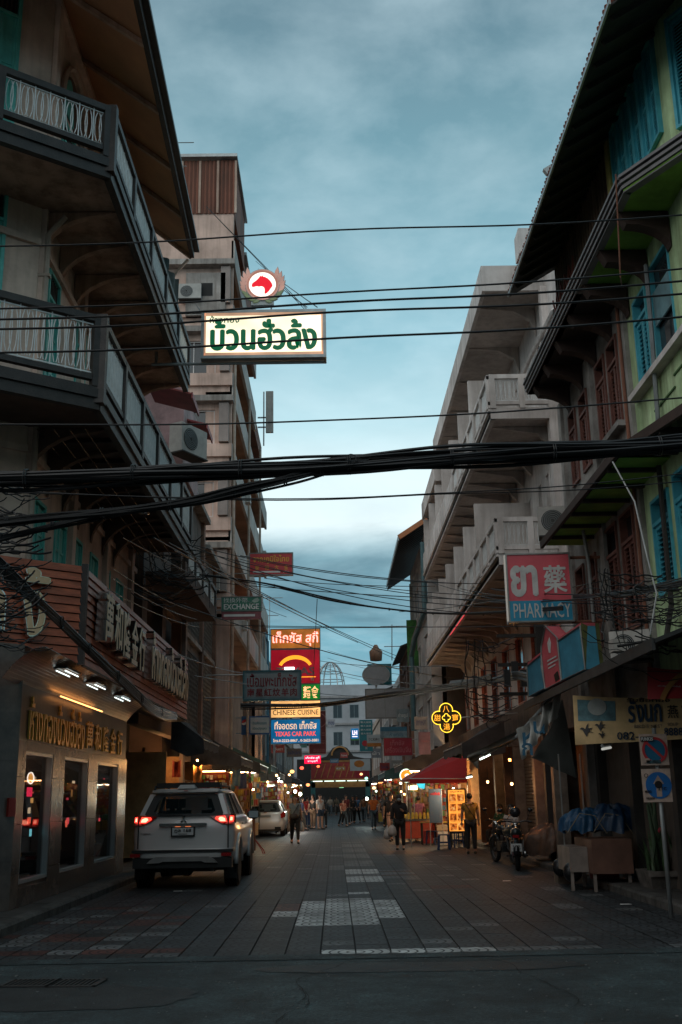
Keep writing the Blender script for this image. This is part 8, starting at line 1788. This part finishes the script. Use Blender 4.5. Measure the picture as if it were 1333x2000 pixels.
LBL = [wl_(a, b, k) for k, (a, b, s_) in enumerate(SW)]
for lb in set(LBL):
    q_ = sorted([k for k in range(len(SW)) if LBL[k] == lb], key=lambda k: SW[k][0][1]+SW[k][1][1])
    if len(q_) > 1:
        for i_, k in enumerate(q_): LBL[k] += ', '+(('upper', 'lower'), ('top', 'middle', 'bottom'), ('top', 'second', 'third', 'lowest'))[len(q_)-2][i_]+' one'
for k, (a, b, s_) in enumerate(SW): m = MB(); m.tube(sag(onY(*a), onY(*b), s_, 12), .010 if a[2]+b[2] < 60 else .014, 4); solo('overhead_wire', m, CABLE, LBL[k], 'wire', GL)
bundle('black cable bundle crossing the middle of the street from left to right', [onY(470, 1380, 44), onY(620, 1378, 44), onY(760, 1358, 40), onY(860, 1345, 34), onY(960, 1325, 28)], .10, 9, 8, .03)
bundle('sagging cable bundle between the red sign and the pharmacy sign', [onY(390, 1122, 27), onY(520, 1140, 27), onY(640, 1170, 27), onY(760, 1190, 26), onY(900, 1200, 24), onY(1100, 1190, 18)], .035, 6, 9, .014)
bundle('cable bundle running along the right facade past the green wall', [onY(1000, 1165, 22), onY(1120, 1165, 19), onY(1240, 1155, 15), onY(1400, 1120, 12)], .045, 8, 10, .014)
bundle('heavy cable bundle under the balconies of the white building', [onX(880, 1335, 4.3), onX(960, 1330, 4.3), onX(1010, 1320, 4.3), onX(1060, 1330, 4.2)], .09, 12, 11, .025)
def tangle(name, label, boxes, n, r, seed, Yr):
    rs = random.Random(seed); m = MB(); (x0, y0, x1, y1) = boxes
    for k in range(n):
        xa, xb = x0+(x1-x0)*rs.uniform(-.1, .35), x0+(x1-x0)*rs.uniform(.55, 1.1); slope = rs.gauss(0, .16)+(.12 if k % 3 else -.3); ya = rs.uniform(y0, y1); yb = min(max(ya+(xb-xa)*slope, y0-20), y1+20)
        if k % 6 == 0: xb = xa+(x1-x0)*rs.uniform(-.15, .15); ya, yb = y0, y0+(y1-y0)*rs.uniform(.5, 1)
        a_, b_ = onY(xa, ya, rs.uniform(*Yr)), onY(xb, yb, rs.uniform(*Yr)); L_ = (b_-a_).length; P = sag(a_, b_, L_*rs.uniform(.0, .16), 12); w1, w2 = rs.uniform(0, 6), rs.uniform(1, 4)
        P = [p+Vector((.03*math.sin(w1+i*w2*.4), 0, .035*math.sin(w1*2+i*w2*.6)))*L_*.5 for i, p in enumerate(P)]; m.tube(P, r*rs.uniform(.6, 1.5), 4)
        if k % 13 == 3: c_ = P[6]; q_ = rs.uniform(.08, .2); m.tube([c_+Vector((q_*math.cos(R(g)), .02*math.sin(R(g*.5)), q_*.8*math.sin(R(g))-q_*.6)) for g in range(0, 340, 24)], r, 4)
    c = m.v[0]; return solo(name, m, CABLE, label, 'wires', kind='stuff')
tangle('wire_tangle', 'tangled black wires at the left edge in front of the plank fascia', (-60, 940, 90, 1250), 75, .007, 1, (9.4, 10.6))
tangle('wire_tangle', 'tangled black wires above the pavement canopy at the right edge', (1160, 1110, 1400, 1290), 42, .007, 2, (13.0, 14.5))
tangle('wire_tangle', 'tangled wires hanging on the posts beneath the white balconies', (915, 1250, 1010, 1420), 32, .010, 3, (24.5, 26))
tangle('wire_tangle', 'tangle of thin wires under the end of the lower peach balcony', (270, 1050, 400, 1160), 45, .010, 4, (24, 26))
# transformer posts, AC units on the right canopy
t = thing('utility_pole', 'dark utility pole laden with cable boxes below the white balconies', 'utility pole', (4.3, 25.5, 0)); m = MB(); m.box(4.95, 5.15, 25.4, 25.65, 0, 6.2); part('pole', m, DKWD, t)
for z in (3.9, 4.6, 5.3): m = MB(); m.box(4.0, 5.2, 25.45, 25.55, z, z+.08); part('cross_arm', m, DKWD, t)
for k in range(5): m = MB(); m.box(4.1+k*.2, 4.25+k*.2, 25.3, 25.45, 4.1+.2*(k % 2), 4.5+.2*(k % 2)); part('junction_box', m, BPL, t)
c = onY(1240, 1262, 15.2); ac_unit((c.x-.05, 15.2, c.z-.2), R(-25), 'weathered white air conditioner on the street canopy at the right edge', s=.72)
c = onY(1210, 1262, 14.6); m = MB(); m.box(c.x-.11, c.x+.09, 14.5, 14.75, c.z-.08, c.z+.09); solo('junction_box', m, MATS['ac_casing'], 'small cream junction box at the left end of the dark conduit', 'junction box')
m = MB(); m.tube([onY(1207, 1262, 14.4), onY(1400, 1230, 13.6)], .022, 6); solo('conduit', m, BPL, 'black conduit pipe running above the canopy at the right edge', 'pipe')
c = onY(1104, 1000, 20.8); ac_unit((c.x+.1, 21.9, c.z-.25), R(-10), 'white air conditioner on the white wall just past the dark lean-to roof', s=1.1)
m = MB(); P = [onY(1197, 902, 14.2), onY(1240, 980, 13.8), onY(1265, 1090, 13.4), onY(1283, 1160, 13.3), onY(1270, 1240, 13.3)]; m.tube(P, .012, 5); solo('hanging_cable', m, M('white_cable', (.35, .36, .36), .5, bump=0), 'pale cable hanging from the lean-to roof in front of the green wall', 'cable')
m = MB(); m.tube([onY(1135, 1010, 19), onY(1150, 1100, 19), onY(1160, 1215, 19)], .035, 6).tube([onY(1128, 1005, 19), onY(1135, 1030, 19)], .02, 5); solo('vent_pipe', m, M('pipe_pale', (.28, .28, .27), .6), 'pale pipe running up past the PHARMACY sign on the weathered wall', 'pipe')
m = MB(); m.tube([onY(1203, 340, 13.05), onY(1212, 540, 13.6), onY(1215, 560, 15.5)], .012, 5); solo('hanging_pipe', m, M('rust_pipe', (.1, .1, .1)), 'thin rusty pipe hanging from the grey ledge in front of the green wall', 'pipe')
# laundry and dark cloth at the balcony end
for k, (x, y, x2, y2) in enumerate(((305, 480, 325, 565), (328, 520, 342, 640))):
    Y = 21.5+k*1.6; a, b = onY(x, y, Y), onY(x2, y2, Y); cl('hanging_cloth', ('dark cloth hanging over the rail at the end of the upper balcony', 'grey cloth hanging beyond the dark one on the upper balcony')[k], 'cloth', a, Vector((b.x, Y+.3, a.z-.2)), Vector((b.x, Y+.3, b.z)), Vector((a.x+.05, Y, b.z+.2)), CLO('rail%d' % k, ((.02, .04, .04), (.12, .14, .14))[k]), amp=.04, nu=8, nv=10, seed=30+k)
# antennas
for k, (x, y0, y1, Y) in enumerate(((527, 1165, 1250, 70), (766, 1220, 1290, 62), (340, 275, 300, 41))):
    a, b = onY(x, y0, Y), onY(x, y1, Y); t = thing('tv_antenna', ('thin television antenna above the restaurant signs', 'thin mast on the roof beside the oval board', 'small antenna on the tan block roof beside the eave')[k], 'antenna', b); m = MB(); m.tube([a, b], .03, 4); part('mast', m, GALV, t)
    for q in range(2): m = MB(); z = a.z-.1-q*1.2; m.tube([(a.x-.7+q*.2, Y, z), (a.x+.9-q*.3, Y, z)], .025, 4); part('boom', m, GALV, t)
# dish pots on the roof behind the billboard
m = MB(); m.lathe([(.0, 0), (.35, .05), (.4, .6), (.2, .8), (.1, 1.0)], onY(735, 1292, 63), 12); solo('roof_urn', m, M('urn', (.30, .16, .10), .7), 'round red and pale urn on the roof above the oval board', 'urn', smooth=True)
# litter
rs = random.Random(77)
for k, (x, y) in enumerate(((1222, 1768), (348, 1742), (990, 1722))):
    c = onZ(x, y); m = MB(); m.prism([(c.x-.08, c.y-.04, .012), (c.x+.09, c.y-.02, .012), (c.x+.06, c.y+.05, .014), (c.x-.07, c.y+.04, .014)], (0, 0, .004)); solo('paper_scrap', m, WHT_T, ('white paper scrap near the right kerb', 'pale scrap of paper on the tiles behind the big car', 'scrap of paper beside the nearest motorcycle')[k], 'litter')

# racks of goods hung across the stall ends, lit from above
def rack(side, Y, x0, x1, z0, z1, strength, colr, label, seed):
    rs = random.Random(seed); a, b = sorted((side*x0, side*x1)); t = thing('goods_rack', label, 'rack', ((a+b)/2, Y, 0), 0, 'lit racks of goods along the stalls')
    m = MB(); m.box(a, b, Y, Y+.03, z0, z1); part('back_panel', m, (WW, WC, WR)[seed % 3], t)
    for x in (a, b): m = MB(); m.tube([(x, Y-.02, 0), (x, Y-.02, z1+.1)], .022, 5); part('post', m, BPL, t)
    g = {}; z = z0+.02
    while z < z1-.1:
        x = a+.04; hh = rs.uniform(.12, .30)
        while x < b-.06:
            w = rs.uniform(.05, .17); c_ = rs.randrange(9); g.setdefault(c_, MB()); q = rs.random(); y_ = Y-rs.uniform(.06, .22)
            if q < .5: g[c_].box(x, x+w*.9, y_, Y-.01, z, z+hh*rs.uniform(.5, .95))
            elif q < .8: g[c_].prism([(x, y_, z+hh*.9), (x+w*.8, y_, z+hh*.9), (x+w*rs.uniform(.6, 1), y_, z+rs.uniform(0, .06)), (x+w*.1, y_, z+rs.uniform(0, .06))], (0, .03, 0))
            else: g[c_].ball((x+w*.4, y_, z+hh*.5), w*.42, 8, 6, (1, .5, 1.3))
            x += w
        z += hh
    for c_, mb_ in g.items(): part('goods', mb_, PAL[c_], t, kind='stuff')
    m = MB(); m.tube([(a+.1, Y-.45, z1+.02), (b-.1, Y-.45, z1+.02)], .018, 5); part('tube_lamp', m, E('rack_lamp_%d' % int(strength*10+colr[2]*3), colr, strength), t)
    m = MB(); m.box(a, b, Y-.5, Y, z1+.05, z1+.08); part('hood', m, DKWD, t)
    m = MB(); m.box(a, b, Y-.55, Y-.02, .55, .62).box(a, b, Y-.54, Y-.50, .12, .55); part('counter', m, PAL[rs.randrange(9)], t)
OR, CWm = (1, .50, .20), (1, .80, .58)
for k, (sd, Y, x0, x1, z0, z1, st_, cc, lab) in enumerate(((-1, 36.5, 4.5, 3.55, .7, 2.5, 9, OR, 'amber rack of goods beyond the big car, under the grey tarpaulin awning'), (-1, 42.5, 4.5, 3.3, .7, 2.6, 11, OR, 'warm rack of packets left of the hatchback roof'), (-1, 47.3, 4.5, 3.3, 1.3, 2.7, 13, CWm, 'cream-lit rack directly over the hatchback'), (-1, 54.5, 4.5, 2.9, .7, 2.6, 14, CWm, 'pinkish bright rack just right of the hatchback'), (-1, 59.5, 4.4, 2.8, .7, 2.5, 16, CWm, 'brightest rack on the left behind the grey-haired man'), (-1, 66, 4.4, 2.6, .7, 2.5, 12, OR, 'orange rack behind the red-shirted person'), (-1, 75, 4.4, 2.5, .7, 2.5, 10, OR, 'far orange rack on the left'), (-1, 88, 4.3, 2.6, .7, 2.6, 8, CWm, 'farthest pale rack on the left'),
    (1, 41.2, 4.3, 2.75, .7, 2.5, 18, OR, 'glowing orange rack behind the food stall'), (1, 38.9, 4.45, 3.55, .7, 2.3, 16, OR, 'orange rack under the red canopy behind the banner stand'), (1, 46.5, 4.3, 2.9, .7, 2.5, 12, OR, 'red-orange rack just past the round lit sign'), (1, 53, 4.2, 2.8, .7, 2.5, 9, OR, 'orange rack in the middle of the right row'), (1, 61, 4.2, 2.7, .7, 2.5, 8, CWm, 'pale rack under the small dark awning on the right'), (1, 72, 4.2, 2.8, .7, 2.5, 7, OR, 'dim far rack on the right'), (1, 86, 4.2, 2.8, .7, 2.6, 7, CWm, 'farthest rack on the right'))):
    rack(sd, Y, x0, x1, z0, z1, st_*(1.5 if sd < 0 else 2.1), cc, lab, 50+k)
# closed shop front behind the motorcycles: roller shutter, pale column, wall lamp
t = thing('roller_shutter', 'closed ribbed roller shutter between pale columns behind the motorcycles', 'shutter', (5.2, 29, .14))
for k in range(30): m = MB(); m.box(5.2, 5.24, 27.2, 29.6, .16+k*.09, .235+k*.09); part('slat', m, M('shutter_tan', (.15, .10, .07), .5, metal=.2, var=.3), t)
for k, (y, x) in enumerate(((26.9, 4.95), (30.0, 4.95), (24.6, 4.95), (33.2, 4.9))):
    m = MB(); m.box(x, x+.3, y-.15, y+.15, .14, 3.2).box(x-.04, x+.34, y-.19, y+.19, 2.9, 3.1); solo('column', m, M('column_pale', (.22, .17, .135), .7, var=.4, scale=3, bump=.1), ('pale column right of the roller shutter', 'pale column left of the roller shutter', 'pale column nearest the cart behind the crumpled banner', 'pale column beside the red canopy')[k], 'column')
for k, (y, z, c_) in enumerate(((24.9, 1.5, (.35, .05, .03)), (25.8, 1.4, (.4, .36, .3)), (30.6, 1.3, (.5, .42, .34)))):
    m = MB(); m.box(5.12, 5.15, y, y+.6, z-.4, z+.5); solo('poster', m, M('poster_%d' % k, c_, .5, var=.7, scale=6, bump=0), ('red poster on the wall behind the nearest motorcycle', 'pale poster beside the red poster behind the motorcycles', 'round-dish poster on the wall right of the man in mustard')[k], 'poster')

# more bare bulbs on short cords, too small to light much
rb = random.Random(91); seen_ = {}
for k in range(26):
    left = k % 2 == 0; Y = rb.uniform(44, 98); x = (-1 if left else 1)*rb.uniform(2.4, 3.6); z = rb.uniform(2.0, 2.9)
    where = ('near the hatchback', 'over the white-lit racks', 'by the long dark awning', 'by the dull red awning', 'close to the gate')[min(4, int((Y-44)/11))]
    lb_ = 'tiny %s bulb hung %s on the %s side %s' % (('orange', 'pale', 'red', 'greenish')[k % 4], 'high' if z > 2.45 else 'low', 'left' if left else 'right', where); seen_[lb_] = seen_.get(lb_, 0)+1
    if seen_[lb_] > 1: lb_ += (', nearer the wall', ', nearer the street', ', farthest back')[seen_[lb_] % 3]
    t = thing('hanging_bulb', lb_, 'lamp', (x, Y, z), 0, 'tiny bare bulbs far down the stalls')
    m = MB(); m.ball((0, 0, 0), .035+.0004*Y, 8, 6); part('bulb', m, E('tiny_bulb_%d' % (k % 4), ((1, .55, .2), (1, .75, .45), (1, .3, .1), (.8, 1, .9))[k % 4], 7), t, local=True)
    m = MB(); m.tube([(0, 0, .03), (0, 0, .5)], .008, 4); part('cord', m, CABLE, t, local=True)
# crates, bag and rope round the street cart
for k, (x, y, w, h, c_) in enumerate(((4.75, 19.6, .42, .26, (.20, .03, .03)), (5.3, 19.5, .38, .30, (.05, .10, .16)), (4.35, 20.6, .5, .34, (.16, .12, .09)))):
    t = thing('crate', ('dull red crate under the street cart', 'blue-grey crate under the right end of the street cart', 'cardboard box on the kerb behind the street cart')[k], 'crate', (x, y, .14 if x > 4.62 else 0)); z0 = 0
    m = MB(); 
    for s_ in (-1, 1): m.box(s_*w/2-.015, s_*w/2+.015, -w*.35, w*.35, z0, h); m.box(-w/2, w/2, s_*w*.35-.012, s_*w*.35+.012, z0, h*.42); m.box(-w/2, w/2, s_*w*.35-.012, s_*w*.35+.012, h*.55, h)
    m.box(-w/2, w/2, -w*.35, w*.35, z0, z0+.02); part('sides', m, M('crate_%d' % k, c_, .7, var=.4, bump=0), t, local=True, kind='stuff')
for k, x in enumerate((4.62, 5.05)):
    m = MB(); q = onY(1145 if k == 0 else 1195, 1600, 19.0); m.tube([(q.x-.34, 18.98, q.z-.22), (q.x-.12, 18.93, q.z+.10), (q.x+.14, 18.93, q.z+.06), (q.x+.34, 18.98, q.z-.24)], .009, 5); solo('rope', m, M('rope_tan', (.25, .2, .13), .9), ('rope tied over the left blue tarpaulin', 'rope tied over the darker right tarpaulin')[k], 'rope')
for k, (x, y) in enumerate(((1098, 1712), (1120, 1722))):
    c = onZ(x, y, .14); m = MB(); m.ball((c.x, c.y, c.z+.16), .17, 12, 8, (1, .8, 1)); m.tube([(c.x, c.y, c.z+.28), (c.x+.02, c.y, c.z+.38)], [.05, .03], 6); solo('rubbish_bag', m, M('bag_black', (.012, .012, .014), .3, bump=.5), ('black rubbish bag at the kerb left of the street cart', 'second black rubbish bag, nearest the cart')[k], 'bag', smooth=True)
# grit on the asphalt
m = MB(); rg = random.Random(5)
for k in range(420):
    x, y, r = rg.uniform(-4, 4.5), 7.4+4.4*rg.random()**.8, rg.uniform(.003, .012); m.prism([(x+r*math.cos(a)*rg.uniform(.7, 1.3), y+r*math.sin(a)*rg.uniform(.7, 1.3), .001) for a in (0, 1.2, 2.5, 3.7, 5)], (0, 0, r*.7))
solo('grit', m, M('grit_grey', (.15, .16, .16), .9, bump=0), 'loose grit scattered over the asphalt in front of the paving', 'grit', kind='stuff')
